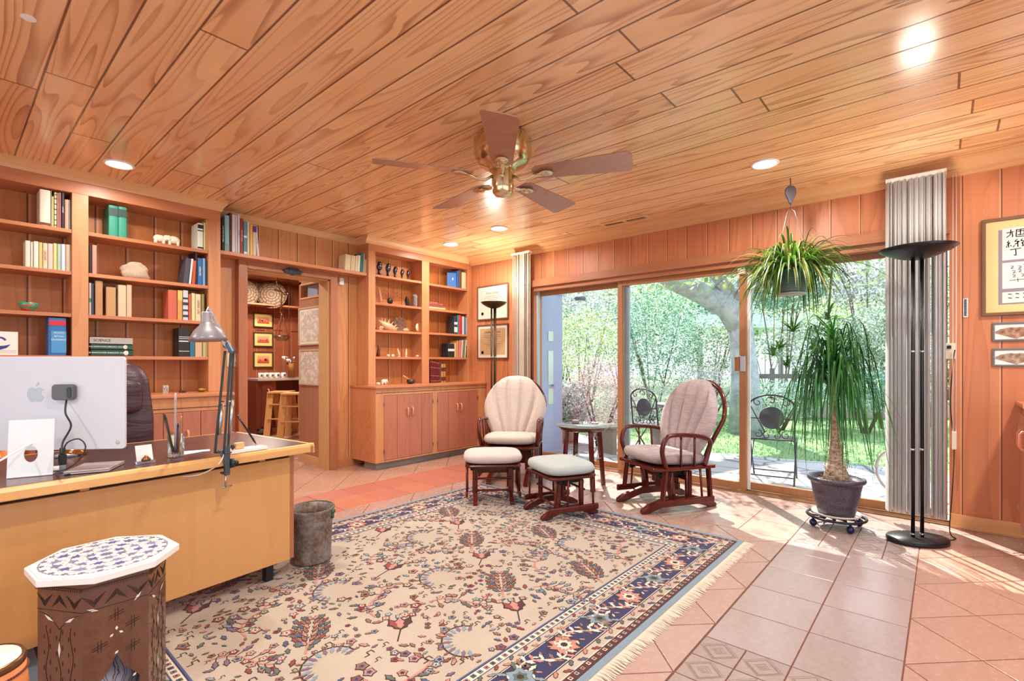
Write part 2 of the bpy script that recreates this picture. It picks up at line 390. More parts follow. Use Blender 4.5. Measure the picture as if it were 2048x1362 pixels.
# ---- ceiling and walls
cl=MB().box((-2.2,-2.1,CZ),(5.06,5.45,CZ+.1)); struct(cl.build('ceiling',ceil_m))
wa=MB()
DX0,DX1,DZ=1.99,2.87,2.14
wa.box((-2.2,YW+.09,0),(1.86,YW+.16,CZ)); wa.box((1.70,YW,0),(DX0,YW+.12,CZ)); wa.box((DX1,YW,0),(XW+.16,YW+.12,CZ)); wa.box((DX0,YW,DZ),(DX1,YW+.12,CZ))
struct(wa.build('wall_back',wallA_m))
wb=MB(); wb.box((XW+.05,3.88,0),(XW+.16,YW,CZ)); wb.box((XW,3.88,0),(XW+.05,3.90,2.2)); wb.box((XW,3.88,2.2),(XW+.05,4.2,CZ)); wb.box((XW,-.03,2.2),(XW+.16,3.88,CZ)); wb.box((XW,-2.1,0),(XW+.16,-.03,CZ))
struct(wb.build('wall_right',wallB_m))
wl=MB(); wl.box((-2.3,-2.1,0),(-2.2,5.45,.5)); wl.box((-2.3,-2.1,2.3),(-2.2,5.45,CZ)); wl.box((-2.3,3.2,.5),(-2.2,5.45,2.3)); wl.box((-2.3,-2.1,.5),(-2.2,-1.6,2.3)); wl.box((-2.3,.6,.5),(-2.2,.9,2.3))  # unseen wall; its openings are added to let sky light in
struct(wl.build('wall_left',wallB_m))
wf=MB(); wf.box((-2.3,-2.2,0),(5.04,-2.1,.3)); wf.box((-2.3,-2.2,2.3),(5.04,-2.1,CZ)); wf.box((-2.3,-2.2,.3),(-1.8,-2.1,2.3)); wf.box((3.6,-2.2,.3),(5.04,-2.1,2.3)); wf.box((.8,-2.2,.3),(1.0,-2.1,2.3))  # unseen too, with wide openings added for more sky light
struct(wf.build('wall_front',wallA_m))
# crown mouldings
def crown_x(mb,x0,x1,y,z,d,h,mi=0,endr=False):   # runs along x on a face looking -y
    pr=[(0,0),(0,-h),(-d*.25,-h),(-d*.35,-h*.7),(-d*.8,-h*.3),(-d,-h*.22),(-d,0)]
    n=len(pr);vs=[(x0,y+a,z+b) for a,b in pr]+[(x1+(-a if endr else 0),y+a,z+b) for a,b in pr]
    mb.add(vs,[(i,(i+1)%n,n+(i+1)%n,n+i) for i in range(n)]+[tuple(range(n))[::-1],tuple(range(n,2*n))],mi)
def crown_y(mb,y0,y1,x,z,d,h,sgn=-1,mi=0,e1=0):
    pr=[(0,0),(0,-h),(d*.25,-h),(d*.35,-h*.7),(d*.8,-h*.3),(d,-h*.22),(d,0)]
    n=len(pr);vs=[(x+sgn*a,y0-e1*a,z+b) for a,b in pr]+[(x+sgn*a,y1,z+b) for a,b in pr]
    mb.add(vs,[(i,(i+1)%n,n+(i+1)%n,n+i) for i in range(n)]+[tuple(range(n))[::-1],tuple(range(n,2*n))],mi)
UX=1.695; RX=3.255
t1=MB(); crown_x(t1,-2.2,UX,YB,CZ,.045,.08,endr=True); struct(t1.build('trim_1',crown_m))
t2=MB(); crown_x(t2,UX,RX,YW,CZ,.03,.07); struct(t2.build('trim_2',crown_m))
t3=MB(); crown_x(t3,RX-.04,XW+.05,YB,CZ,.045,.085); crown_y(t3,YB-.005,YW,RX,CZ,.04,.085,-1); t3.box((RX-.039,YB-.044,CZ-.019),(RX+.002,YB+.002,CZ)).box((RX-.012,YB-.012,CZ-.085),(RX+.002,YB+.002,CZ)); struct(t3.build('trim_3',crown_m))
t4=MB()
pr=[(0,0),(0,-.115),(.022,-.115),(.022,-.07),(.035,-.062),(.04,-.04),(.07,-.02),(.088,-.012),(.088,0)]
n=len(pr); t4.add([(XW-a,-2.1,CZ+b) for a,b in pr]+[(XW-a,YB-.04,CZ+b) for a,b in pr],[(i,(i+1)%n,n+(i+1)%n,n+i) for i in range(n)]+[tuple(range(n)),tuple(range(n,2*n))[::-1]])
struct(t4.build('trim_4',cy_m))
# door casing and jambs
dc=MB(); cw=.085
dc.box((DX0-cw,YW-.09,0),(DX0,YW,DZ+cw)); dc.box((DX1,YW-.09,0),(DX1+cw,YW,DZ+cw)); dc.box((DX0,YW-.09,DZ),(DX1,YW,DZ+cw))
struct(dc.build('trim_5',wood('casing_wood','#b5603e','#a04e32','#7c3420','X','Z',0,rough=.35,contrast=.25),bev=.004))
dj=MB(); dj.box((DX1-.012,YW-.05,0),(DX1,YW+.16,DZ)); dj.box((DX0,YW-.05,0),(DX0+.012,YW+.16,DZ)); dj.box((DX0,YW-.05,DZ-.012),(DX1,YW+.16,DZ))
struct(dj.build('trim_6',wood('jamb_wood','#d89860','#c48048','#a86838','Y','Z',0,rough=.4,contrast=.25)))
bb=MB(); bb.box((DX1+cw,YW-.02,0),(3.2,YW,.10)); struct(bb.build('baseboard_back',cx_m,bev=.003))
bb=MB(); bb.box((XW-.02,-2.1,0),(XW,-.03,.10)); bb.box((XW-.03,-2.1,0),(XW,-.03,.02)); bb.box((XW+.03,3.9,0),(XW+.05,YC+.02,.10)); struct(bb.build('baseboard_right',cy_m,bev=.003))
# header beam above the sliding doors
hb=MB(); hb.box((XW-.055,-.03,2.15),(XW+.05,3.90,2.235)); hb.box((XW-.02,-.03,2.10),(XW+.12,3.88,2.15)); struct(hb.build('trim_7',wood('beam_wood','#bd6a44','#a8563a','#843c22','Z','Y',0,rough=.35,contrast=.3)))
# ---- sliding doors in the window wall
fm=wood('door_frame_wood','#bd7448','#a86038','#8a4828','Y','Z',0,rough=.35,contrast=.3)
def panel(num,x,y0,y1,zs=(.02,2.10),st=(.06,.06),rails=(.07,.05)):
    p=MB(); p.box((x,y0,zs[0]),(x+.035,y0+st[0],zs[1])); p.box((x,y1-st[1],zs[0]),(x+.035,y1,zs[1])); p.box((x,y0+st[0],zs[0]),(x+.035,y1-st[1],zs[0]+rails[0])); p.box((x,y0+st[0],zs[1]-rails[1]),(x+.035,y1-st[1],zs[1]))
    r=thing('door_%d'%num,'',''); del r['label']; del r['category']; r['kind']='structure'; r.location=(x,(y0+y1)/2,0)
    p.build('frame',fm,r,w=True,bev=.003)
    MB().box((x+.014,y0+st[0],zs[0]+rails[0]),(x+.020,y1-st[1],zs[1]-rails[1])).build('glass',gm,r,w=True)
    return r
d1=panel(1,4.975,2.69,3.87,st=(.05,.02)); 
d2=panel(2,4.905,1.385,2.722,st=(.062,.058)); 
d3=panel(3,4.975,-.02,1.44,st=(.03,.05))
a=MB().box((4.943,2.60,.06),(4.97,2.66,2.08)); a.build('pull_channel',M('blue_grey_metal','#93a6b4',.4,.4),d1,w=True)
a=MB().box((4.935,1.36,.03),(4.955,1.384,2.09)); a.build('weather_strip',white,d2,w=True)
a=MB().box((4.93,3.855,.02),(4.972,3.885,2.10)); a.build('side_jamb',M('pale_grey_paint','#aab8bc',.5),d1,w=True)
# lock handle
hd=MB(); hd.box((4.893,1.39,1.125),(4.905,1.44,1.27)); hd.build('latch_plate',steel,d2,w=True,bev=.003)
hd=MB(); hd.box((4.866,1.44,1.13),(4.90,1.478,1.265)); hd.build('pull_handle',M('copper_handle','#a8683c',.28,.7),d2,w=True,bev=.008)
tk=MB(); tk.box((XW,-.03,-.01),(5.03,3.88,.012)); tk.box((XW+.015,-.03,.012),(XW+.02,3.88,.02)); tk.box((4.955,-.03,.012),(4.962,3.88,.022)); struct(tk.build('trim_8',wood('sill_wood','#b07850','#9c6440','#70402c','Z','Y',0,rough=.4)))
s_=MB().box((XW+.0,1.39,2.03),(XW+.03,1.455,2.10)); tag(lift(s_.build('door_sensor',cream,bev=.004)),'small cream contact sensor at the top of the sliding door post','sensor')
# ================================================================== hall and bar room beyond the doorway
YK=9.3
hw=MB(); hx=2.90
hy1=ony(598,800,1).x and 0
yh=hx*ray(598,800).y/ray(598,800).x
hw.box((hx,YW+.12,0),(hx+.08,yh,1.98)); hw.box((hx,YW+.12,1.98),(hx+.08,YW+.2,CZ)); hw.box((hx,YW+.12,2.17),(hx+.08,yh,CZ)); hw.box((hx,yh-.05,1.98),(hx+.08,yh,2.2))
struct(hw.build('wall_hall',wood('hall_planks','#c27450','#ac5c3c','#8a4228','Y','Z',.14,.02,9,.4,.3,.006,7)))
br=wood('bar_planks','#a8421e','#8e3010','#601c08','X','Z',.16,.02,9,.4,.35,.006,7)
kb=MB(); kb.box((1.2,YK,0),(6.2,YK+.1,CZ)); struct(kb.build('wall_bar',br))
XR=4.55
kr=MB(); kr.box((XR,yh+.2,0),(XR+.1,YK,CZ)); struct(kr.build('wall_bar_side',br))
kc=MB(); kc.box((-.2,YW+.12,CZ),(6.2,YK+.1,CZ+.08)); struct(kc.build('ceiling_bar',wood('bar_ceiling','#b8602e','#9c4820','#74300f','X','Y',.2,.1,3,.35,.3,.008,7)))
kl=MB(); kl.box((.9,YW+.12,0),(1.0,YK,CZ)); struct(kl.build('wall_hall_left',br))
hb=MB(); hb.box((hx-.015,YW+.12,0),(hx,yh,.10)); struct(hb.build('baseboard_hall',cy_m))
# ================================================================== BUILT-IN BOOKCASES
def X(u,y): return ony(u,700,y).x
def Z(u,v,y): return ony(u,v,y).z
ST1,ST2=X(143.8,YB),X(177,YB); B2R=X(417,YB)
LB=5.33
zl=[Z(143.8,460,YB),Z(100,538,YB),Z(143,627.5,YB),Z(177,711.5,YB)]
zl=[(zl[0]+Z(417,499.5,YB))/2,(zl[1]+Z(417,571,YB))/2,(zl[2]+Z(398,641,YB))/2,zl[3]]
def bookcase(label,x0,x1,stiles,bays,shelves,yb,top,loc):
    r=thing('bookcase',label,'bookcase',loc)
    for a,b in stiles: MB().box((a,YB,CT),(b,yb,top)).build('upright',cz_m,r,w=True,bev=.002)
    MB().box((x0,YB,top),(x1,YB+.03,CZ)).build('frieze_board',cx_m,r,w=True,bev=.002)
    MB().box((x0,YB+.03,top),(x1,yb,top+.02)).build('top_panel',cx_m,r,w=True)
    MB().box((x0,YB+.031,top+.02),(x0+.02,yb,CZ-.002)).build('side_panel',cz_m,r,w=True)
    MB().box((x1-.02,YB+.031,top+.02),(x1,yb,CZ-.002)).build('side_panel',cz_m,r,w=True)
    o=MB().box((x0,yb,CT-.01),(x1,yb+.012,CZ-.08)).build('back_panel',backA_m,None); o.parent=r; o.matrix_parent_inverse=Matrix.Translation(-r.location)
    for (a,b),zs in zip(bays,shelves):
        for z in zs: MB().box((a+.001,YB+.006,z-.028),(b-.001,yb-.001,z)).build('shelf',cx_m,r,w=True,bev=.002)
    return r
TOPL=Z(143.8,385,YB)
b1L=ST1-.86
bookcase('tall cedar bookcase on the left wall behind the desk, two bays of books',-2.1,UX,[(b1L-.1,b1L),(ST1,ST2),(B2R,UX)],[(b1L,ST1),(ST2,B2R)],[zl,zl],LB,TOPL,(.7,YB,CT))
A0,A1,AM,B0,B1=X(751,YB),X(844,YB),X(858.5,YB),X(858.5,YB),X(935,YB)
TOPR=Z(751,503,YB)
za=[(Z(751,549.3,YB)+Z(844,561.5,YB))/2,(Z(751,604.5,YB)+Z(844,613.9,YB))/2,(Z(751,660,YB)+Z(844,663.5,YB))/2,Z(800,713.8,YB)]
zb=[(Z(859,566.2,YB)+Z(934.5,578,YB))/2,(Z(859,616.3,YB)+Z(934.5,624.5,YB))/2,(Z(859,665,YB)+Z(934.5,668.7,YB))/2,Z(900,714.6,YB)]
RB=5.27
bookcase('tall cedar bookcase in the corner beside the doorway, left bay of carvings and shells',RX,XW+.048,[(RX,A0),(A1,AM),(B1,XW+.048)],[(A0,A1),(AM,B1)],[za,zb],RB,TOPR,(4.1,YB,CT))
# ---- base cabinets
def door(r,x0,x1,z0,z1,hx,y=YC):
    d=MB(); nx=2 if x1-x0>.2 else 1; w=(x1-x0)/2
    for k in range(2): d.box((x0+k*w+(.002 if k else 0),y-.012,z0),(x0+(k+1)*w-(0 if k else .002),y+.006,z1))
    o=d.build('door',doorp_m,r,w=True,bev=.002)
    h=MB(); zc=z1-.20 if z1>.6 else (z0+z1)/2; zz=[zc-.045,zc-.04,zc-.025,zc+.025,zc+.04,zc+.045]; yy=[y-.012,y-.03,y-.036,y-.036,y-.03,y-.012]
    h.tube([(hx,a,b) for a,b in zip(yy,zz)],.009,8)
    hh=h.build('handle',MT['casing_wood'] if False else M('handle_wood','#d89070',.3),None); hh.parent=o; hh.matrix_parent_inverse=Matrix.Translation(-r.location)
    ex=x0 if abs(hx-x1)<abs(hx-x0) else x1
    for zc in (z0+.1,z1-.1):
        g=MB().box((ex-.008,y-.016,zc-.022),(ex+.008,y-.010,zc+.022)); g.build('hinge',M('old_brass','#8a7a5a',.4,.8),r,w=True)
    return o
def base_cabinet(label,x0,x1,pairs,loc,zt=.86,zb=.125,mat=cz_m,left_open=False):
    r=thing('base_cabinet',label,'cabinet',loc)
    MB().box((x0,YC+.012,.085),(x1,YW if x0>2 else LB,CT-.026)).build('carcass',MT['cedar_along_x'],r,w=True)
    f=MB(); f.box((x0,YC-.008,.085),(x1,YC+.012,zb)); f.box((x0,YC-.008,zt),(x1,YC+.012,CT-.026)); f.box((x0,YC-.012,zt+.028),(x1,YC-.008,zt+.032),1)
    xs=[x0]+[p for a in pairs for p in a]+[x1]
    for i in range(0,len(xs),2): f.box((xs[i],YC-.008,zb),(xs[i+1],YC+.012,zt))
    f.build('face_frame',[mat,blackm],r,w=True)
    for a,b in pairs:
        m=(a+b)/2; door(r,a+.003,m-.001,zb+.003,zt-.004,m-.035); door(r,m+.001,b-.003,zb+.003,zt-.004,m+.035)
    MB().box((x0+.05 if x0>2 else x0,YC+.06,0),(x1,YC+.3,.085)).build('toe_kick',M('grey_toe_kick','#8f8a86',.7),r,w=True)
    c=MB().box((x0-.012,YC-.03,CT-.026),(x1+(.0 if x0>2 else .012),YB if False else (YW if x0>2 else LB),CT)).build('countertop',MT['cedar_along_x'],r,w=True,bev=.003)
    return r
P1=(X(766.8,YC),X(865,YC));P2=(X(873.8,YC),X(954.4,YC))
base_cabinet('low cedar cabinet with four plank doors in the far corner, beside the left rocking chair',3.17,XW+.045,[P1,P2],(4.0,YC,0),Z(766.8,791,YC),Z(766.8,921.5,YC))
rb=MB(); rb.box((3.186,YC+.0,.12),(3.19,YW-.01,.90)); 
base_cabinet('low cedar cabinet under the left bookcase, half hidden behind the desk',-2.1,UX,[(-1.0,-.2),(-.12,.62),(X(285,YC)-.0,X(436,YC))],(.7,YC,0),.80,.125)
# ---- shelf over the doorway
SZ=(Z(442,501,YB+.02)+Z(733,545,YB+.02))/2
sh=MB().box((UX+.002,YB+.02,SZ-.035),(RX-.002,YW-.001,SZ)).build('wall_shelf',cx_m,bev=.003); tag(lift(sh),'long cedar shelf above the doorway carrying books at both ends','shelf')
# ================================================================== BOOKS
pages=M('paper_edges','#e9dfc8',.8)
def book(label,x0,x1,z,h,ys,depth,c,group,title=None,tc='#222222',bands=(),lean=0,band='#222222',yaw=0,thick=None,blk=()):
    w=x1-x0
    r=thing('book',label,'book',((x0+x1)/2,ys,z),0,group)
    m=col(c,.5); hw=w/2; t=min(.0022,w*.12)
    cv=MB(); 
    if lean or yaw: cv.x=Matrix.Rotation(yaw,4,'Z')@Matrix.Shear('XZ',4,(0,0)) if False else Matrix.Rotation(yaw,4,'Z')@Matrix.Rotation(lean,4,'Y')
    cv.box((-hw,0,0),(-hw+t,depth,h)); cv.box((hw-t,0,0),(hw,depth,h))
    n=5; vs=[]
    for i in range(n+1):
        a=PI*i/n; vs.append((-hw*math.cos(a),-min(.006,w*.2)*math.sin(a)))
    poly=vs+[(hw,.003),(-hw,.003)]
    cv.prism(poly,0,h); 
    o=cv.build('cover',m,r)
    pg=MB(); pg.x=cv.x; pg.box((-hw+t,.003,.003),(hw-t,depth-.004,h-.004)); pg.build('page_block',pages,r)
    if bands or blk:
        bm=MB(); bm.x=cv.x
        for f0,f1 in bands: bm.box((-hw*.96,-min(.006,w*.2)-.0006,h*f0),(hw*.96,-.001,h*f1))
        bm.build('spine_pattern',col(band,.5),r)
    if title:
        L=len(title); sz=min(w*.62,h*.8/(L*.62)); Mx=(cv.x or Matrix.Identity(4))@basis((0,-min(.006,w*.2)-.0009,h*.52),(0,0,-1),(1,0,0))
        text('spine_lettering',title,sz,col(tc,.5),Mx,r)
    return r
def row(items,ys,z,depth,group,where):
    for it in items:
        u0,u1,vt,c,desc=it[:5]; k=it[5] if len(it)>5 else {}
        x0=X(u0,ys);x1=X(u1,ys); h=Z((u0+u1)/2,vt,ys)-z; 
        k=dict(k); dp=k.pop('depth',depth)
        book(desc+where,x0+.0006,x1-.0006,z+.0005,h,ys,dp,c,group,**k)
g1='books on the top shelf of the left bay'
row([(79,101,380,'#efe3cf','thick cream book with a dark picture on its spine, ',dict(bands=[(.02,.09)],band='#7a3a1c')),
 (101.6,103.2,381,'#b8a8a0','very thin grey pamphlet beside the thick cream book, '),(103.4,107.5,393,'#e8cf7c','thin yellow book, '),
 (108.3,113.4,385,'#e3d0a8','spiral-bound cream book, ',dict(bands=[(.05,.08),(.2,.23),(.35,.38),(.5,.53),(.65,.68),(.8,.83),(.92,.95)],band='#6a3c28')),
 (114,117.6,385.5,'#b08a70','spiral-bound brown book, '),(118,121.8,385.5,'#c4707c','thin pink book, '),
 (122.3,128.8,385.5,'#2a1c1e','black book with white lettering, ',dict(title='OXFORD',tc='#eeeeee')),(129.3,137.6,399.5,'#e0a088','peach paperback, '),
 (138,140.6,400,'#e8e2dc','thin white paperback, '),(140.9,143.6,400.5,'#3c8aa8','thin blue book against the upright, ')],YB+.03,zl[0],.17,g1,'top shelf, left bay')
g2='pale paperbacks on the second shelf of the left bay'
it=[(50,60.4,481.5,'#eadfce','cream paperback, leftmost of the pale row, '),(60.8,66.2,484,'#e3d2bc','narrow cream paperback with red lettering, '),(66.8,77,483,'#ece4d4','broad cream paperback, third from the left, '),
 (77.4,84.8,485,'#d8c27c','mustard and cream paperback, '),(85.3,94.9,486.5,'#e6cfae','cream paperback with orange lettering, ',dict(title='LAROUSSE',tc='#b06030')),(95.3,105.8,487.5,'#e8c6bc','pink paperback, '),
 (106.3,113.8,487,'#e8cf86','yellow paperback, '),(114.2,121.8,488,'#a8c4ac','pale green paperback, '),(122.2,130.8,488.6,'#c8d4e0','pale blue paperback, '),(131.2,143.2,489.6,'#c8b498','beige book at the right end, ')]
row(it,YB+.03,zl[1],.14,g2,'second shelf, left bay')
b=book('large blue boxed dictionary with a red stripe, lowest shelf of the left bay',X(97,YB+.02),X(132,YB+.02),zl[3],Z(115,636,YB+.02)-zl[3],YB+.02,.16,'#2f6fb0','reference books',bands=[(.80,.93)],band='#c8283c')
dm=MB().box((-.035,-.0075,.02),(.05,-.0066,.185)); dm.build('front_label',col('#4a96cc'),b)
for i,s_ in enumerate(['LEXIKO','OXFORD','ΑΓΓΛΙΚΟ']): pass
for i,w_ in enumerate(['ΛΕΞΙΚΟ','ΑΓΓΛΟ','ΕΛΛΗΝΙΚΟ']): text('cover_lettering',w_,.0165,white,basis((.008,-.0078,.17-.026*i),(1,0,0),(0,0,1)),b)
g3='books on the top shelf of the right bay'
row([(217,236,411.5,'#2c8a72','green dictionary, left one of the pair, ',dict(bands=[(.66,.92)],band='#1c3a34',depth=.2)),(236.4,253.8,414.5,'#2c8a72','green dictionary, right one of the pair, ',dict(bands=[(.66,.92)],band='#1c3a34',depth=.2)),
 (395,406.4,447,'#dfe6d2','pale book with a black-framed title patch, ',dict(bands=[(.04,.10),(.70,.74),(.80,.95)],band='#20201c')),(407,411.8,446,'#dcc49a','narrow tan book, '),(412.2,416.8,438.5,'#cfa860','tall ochre book against the right upright, ')],YB+.03,zl[0],.17,g3,'top shelf, right bay')
g4='books on the second shelf of the right bay'
row([(178,183.6,490,'#3a2620','dark brown book at the left end, '),(184,193.6,490.5,'#c89484','dusty pink book at the left end, '),
 (366,376,516,'#4a4854','grey illustrated book leaning to the right, ',dict(lean=R(6))),(377.5,382,517,'#e8e6e2','thin white book, ',dict(lean=R(5))),(383.6,390,521,'#c8552c','orange book, ',dict(lean=R(3))),(390.6,394.6,503,'#2a2224','tall thin black book, '),
 (395.2,404.6,517,'#2f6aa8','blue book with a white word, ',dict(title='colourful',tc='#ffffff')),(405,410.8,517,'#7aa2c4','light blue book, '),(411.2,416.8,521.5,'#24364c','dark navy book against the right upright, ')],YB+.03,zl[1],.18,g4,'second shelf, right bay')
g5='books on the third shelf of the right bay'
row([(178,182.6,566,'#c8b8c0','multicoloured book with a green band at the far left, ',dict(bands=[(.40,.52)],band='#1f8a4c')),(183,187.6,567,'#3c4c5c','slate book with a pale top, '),(190,205.6,562,'#b98a5c','thick tan clothbound book, '),(212,231.8,574.5,'#c09668','worn tan book with a torn jacket, '),
 (236,252.4,570.5,'#d8c0a0','cream clothbound book, '),(253,263.6,570,'#d2b896','narrower cream clothbound book, '),
 (336,353.8,580.5,'#c8644c','thick salmon-red book, '),(354.8,364.6,581,'#e09850','orange and yellow book, ',dict(bands=[(.66,.99)],band='#e8c070')),(365.6,376.4,581,'#c8ccd4','black and white patterned book, ',dict(bands=[(.1,.18),(.3,.36),(.5,.6),(.7,.76)],band='#28303c')),(377,382.8,589,'#c85a3c','narrow red-orange book, '),
 (383.2,390.2,586.5,'#e6d49c','pale yellow book, '),(390.8,401.4,588.5,'#e4cba4','cream book with brown lettering, ',dict(title='GREEK LIFE',tc='#7a5030')),(402.4,408.8,588.5,'#8a8048','olive book near the right upright, ')],YB+.03,zl[2],.17,g5,'third shelf, right bay')
g6='books on the lowest shelf of the right bay'
row([(357,379,656.5,'#22201e','large black book with white lines of text, ',dict(bands=[(.18,.20),(.52,.56),(.62,.64),(.68,.70)],band='#d8d8d0')),(379.6,389.4,672,'#2c6a8c','blue book behind the desk lamp shade, '),(390,404.4,672,'#c8a884','beige book behind the desk lamp shade, '),(405.4,416.4,672,'#b8b078','green and cream book against the right upright, ')],YB+.03,zl[3],.17,g6,'lowest shelf, right bay')
# flat stack
def flatbook(label,x0,x1,y0,y1,z0,z1,c,group,title=None,tc='#ffffff',band=None):
    r=thing('book',label,'book',((x0+x1)/2,(y0+y1)/2,z0),0,group); w=x1-x0;d=y1-y0;h=z1-z0
    t=min(.003,h*.15); m=MB(); m.box((-w/2,-d/2,0),(w/2,d/2,t)); m.box((-w/2,-d/2,h-t),(w/2,d/2,h)); m.box((-w/2,-d/2,0),(w/2,-d/2+.003,h)); m.build('cover',col(c,.45),r)
    MB().box((-w/2+.003,-d/2+.003,t),(w/2-.003,d/2-.003,h-t)).build('page_block',pages,r)
    if title: text('spine_lettering',title,h*(.5 if len(title)<12 else .3),col(tc),basis((-w*(.12 if len(title)>12 else .22),-d/2-.0006,h*.5),(1,0,0),(0,0,1)),r)
    if band: MB().ball((w*.32,-d/2,h/2),(h*.32,.001,h*.4),12).build('spine_emblem',col(band),r)
    return r
ys=YB+.02; xr=X(265.5,ys); hz=[Z(220,v,ys) for v in (710.6,699.3,688.3,674.3)]; gs='large books lying flat on the lowest shelf'
flatbook('dark green book with a pale emblem at the bottom of the flat stack',ST2+.02,xr+.004,ys,ys+.2,zl[3]+.0005,hz[1],'#22483c',gs,'THE ANNOTATED SHERLOCK HOLMES',band='#d8d0c0')
flatbook('dark green book with a pale emblem lying in the middle of the flat stack',ST2+.02,xr-.002,ys,ys+.2,hz[1]+.0005,hz[2],'#264c40',gs,'THE ANNOTATED SHERLOCK HOLMES',band='#dcc8b8')
flatbook('grey book lettered SCIENCE on top of the flat stack',ST2+.01,xr,ys,ys+.22,hz[2]+.0005,hz[3],'#b0aaa4',gs,'SCIENCE',tc='#181818')
# shelf over the doorway
ys=YB+.05; g7='books at the left end of the shelf over the doorway'; dp=.16
row([(443,448.6,436,'#1c2228','black book with white capitals, leftmost, ',dict(title='TALES FROM THE GREEK',tc='#f0f0f0')),(449,458.6,431,'#8cc0d0','thick light blue book, ',dict(bands=[(.0,.22)],band='#8aa0a0')),(459,463.3,426,'#4a2c28','tall dark brown book, ',dict(title='CONRAD',tc='#d04030')),
 (463.8,470.8,429.5,'#dccac6','pale pink book, '),(471.2,474.2,430.5,'#dcdce0','thin white book, '),(474.7,480,429,'#c8ccd2','grey and white book, ',dict(title='HISTORY',tc='#404850')),(480.6,486.4,437,'#a03c34','dark red book, ',dict(title='Tales of the South',tc='#f4e8dc')),
 (487,493.8,442.5,'#5a9aa4','teal and white book, ',dict(bands=[(.0,.08),(.5,.56)],band='#e0e8e8')),(494.2,499.3,445.5,'#e0cfb8','cream paperback, '),(499.8,504.8,449,'#dcb04c','yellow paperback, ',dict(bands=[(.0,1.)],band='#e2ba58')),(505.3,512.8,451.5,'#dcc4ac','cream paperback with a purple top, ',dict(bands=[(.78,.98)],band='#5a3c90')),
 (514.5,518.6,454,'#d8d8dc','white paperback leaning, rightmost, ',dict(lean=R(-4),title='Fresh Fields',tc='#304060'))],ys,SZ,dp,g7,'left end of the doorway shelf')
g8='books at the right end of the shelf over the doorway'
row([(689,700,509,'#dccba6','cream book, leftmost of the leaning group, ',dict(lean=R(4))),(700.4,709.3,511,'#d8c7a2','cream book beside it, ',dict(lean=R(4))),(709.8,713.6,511.5,'#e2d4b0','thin cream book, ',dict(lean=R(4))),(714,719.4,510.5,'#e6e0cc','white book, ',dict(lean=R(4))),(719.8,725.4,506,'#2c7c74','teal book, ',dict(lean=R(4))),
 (725.8,728.4,507,'#d8b898','thin buff book, ',dict(lean=R(3))),(728.8,732,518.5,'#e0c8a4','short cream book at the right end, ',dict(lean=R(3)))],ys,SZ,.14,g8,'right end of the doorway shelf')
# right bookcase, right bay
ys=YB+.02
row([(918,922.6,541,'#6a4a38','dark brown book between the blue and the cream one, '),(923.6,932,545,'#e2c8a0','cream book at the right, ')],ys,zb[0],.14,'books on the top shelf beside the window wall','top shelf by the window wall')
r=book('blue hardback with a white emblem turned cover outward, top shelf next to the window wall',X(914,ys),X(917.4,ys),zb[0],Z(915,542,ys)-zb[0],ys,.15,'#2060a8','books on the top shelf beside the window wall')
cvr=MB(); x0,x1=X(903,ys)-r.location.x,X(917,ys)-r.location.x; cvr.add([(x0,.09,0),(x1,-.002,0),(x1,-.002,.205),(x0,.09,.205),(x0+.004,.094,0),(x1+.004,.002,0),(x1+.004,.002,.205),(x0+.004,.094,.205)],[(0,1,2,3),(7,6,5,4),(3,2,6,7),(0,3,7,4)]); cvr.build('front_cover',col('#1f66b4',.4),r)
ex=(x0+x1)/2; MB().ball((ex,.043,.12),(.014,.002,.018),12).build('cover_emblem',white,r)
gq='flat paperbacks beside the window wall'; hq=[Z(880,v,ys) for v in (622,612,605.5,599.5)]
flatbook('cream paperback at the bottom of the flat stack, second shelf near the window wall',B0+.005,X(891,ys),ys,ys+.13,zb[1]+.0005,zb[1]+.032,'#d8b088',gq)
flatbook('dark pink paperback in the middle of the flat stack, second shelf near the window wall',B0+.005,X(888.5,ys),ys,ys+.13,zb[1]+.0325,zb[1]+.058,'#a8484c',gq)
flatbook('pink paperback second from the top of the flat stack near the window wall',B0+.005,X(886,ys),ys,ys+.13,zb[1]+.0585,zb[1]+.076,'#cc6c68',gq)
flatbook('small rose paperback on top of the flat stack near the window wall',B0+.004,X(876,ys),ys,ys+.1,zb[1]+.0765,zb[1]+.09,'#cf7a70',gq)
row([(908,914.4,634,'#30343a','black and white book, leftmost, ',dict(bands=[(.1,.4),(.55,.7)],band='#d8dadc')),(914.8,917.3,631,'#3c8ca8','thin turquoise book, '),(917.7,921,630,'#c83c3c','red book, '),(921.3,924.2,632,'#b83038','narrow dark red book, '),(924.6,928,633,'#d8d4cc','white book, '),(928.3,931.2,634,'#3c6ca8','blue book, '),(931.5,934.3,636,'#98a4b0','grey book at the right end, ')],ys,zb[2],.13,'books on the third shelf beside the window wall','third shelf by the window wall')
row([(895.5,908.6,687.5,'#22242a','broad black book with a white square, ',dict(bands=[(.45,.62)],band='#e0e4e4')),(909,912.3,686,'#c8b88c','thin khaki book, '),(912.8,917,682,'#d08848','orange book, '),(917.4,920.8,681,'#c8788c','pink book leaning, ',dict(lean=R(4))),(921.4,925,680,'#d8b090','buff book leaning, ',dict(lean=R(5))),(925.6,928.6,679,'#607c48','green book leaning, ',dict(lean=R(5))),(929.2,931,680,'#d8d8cc','thin white book leaning, ',dict(lean=R(5))),(931.6,934.3,692,'#242c2c','black book at the right end, ')],ys,zb[3],.13,'books on the fourth shelf beside the window wall','fourth shelf by the window wall')
ords=['leftmost','second from the left','third from the left','fourth from the left','fifth from the left','rightmost']
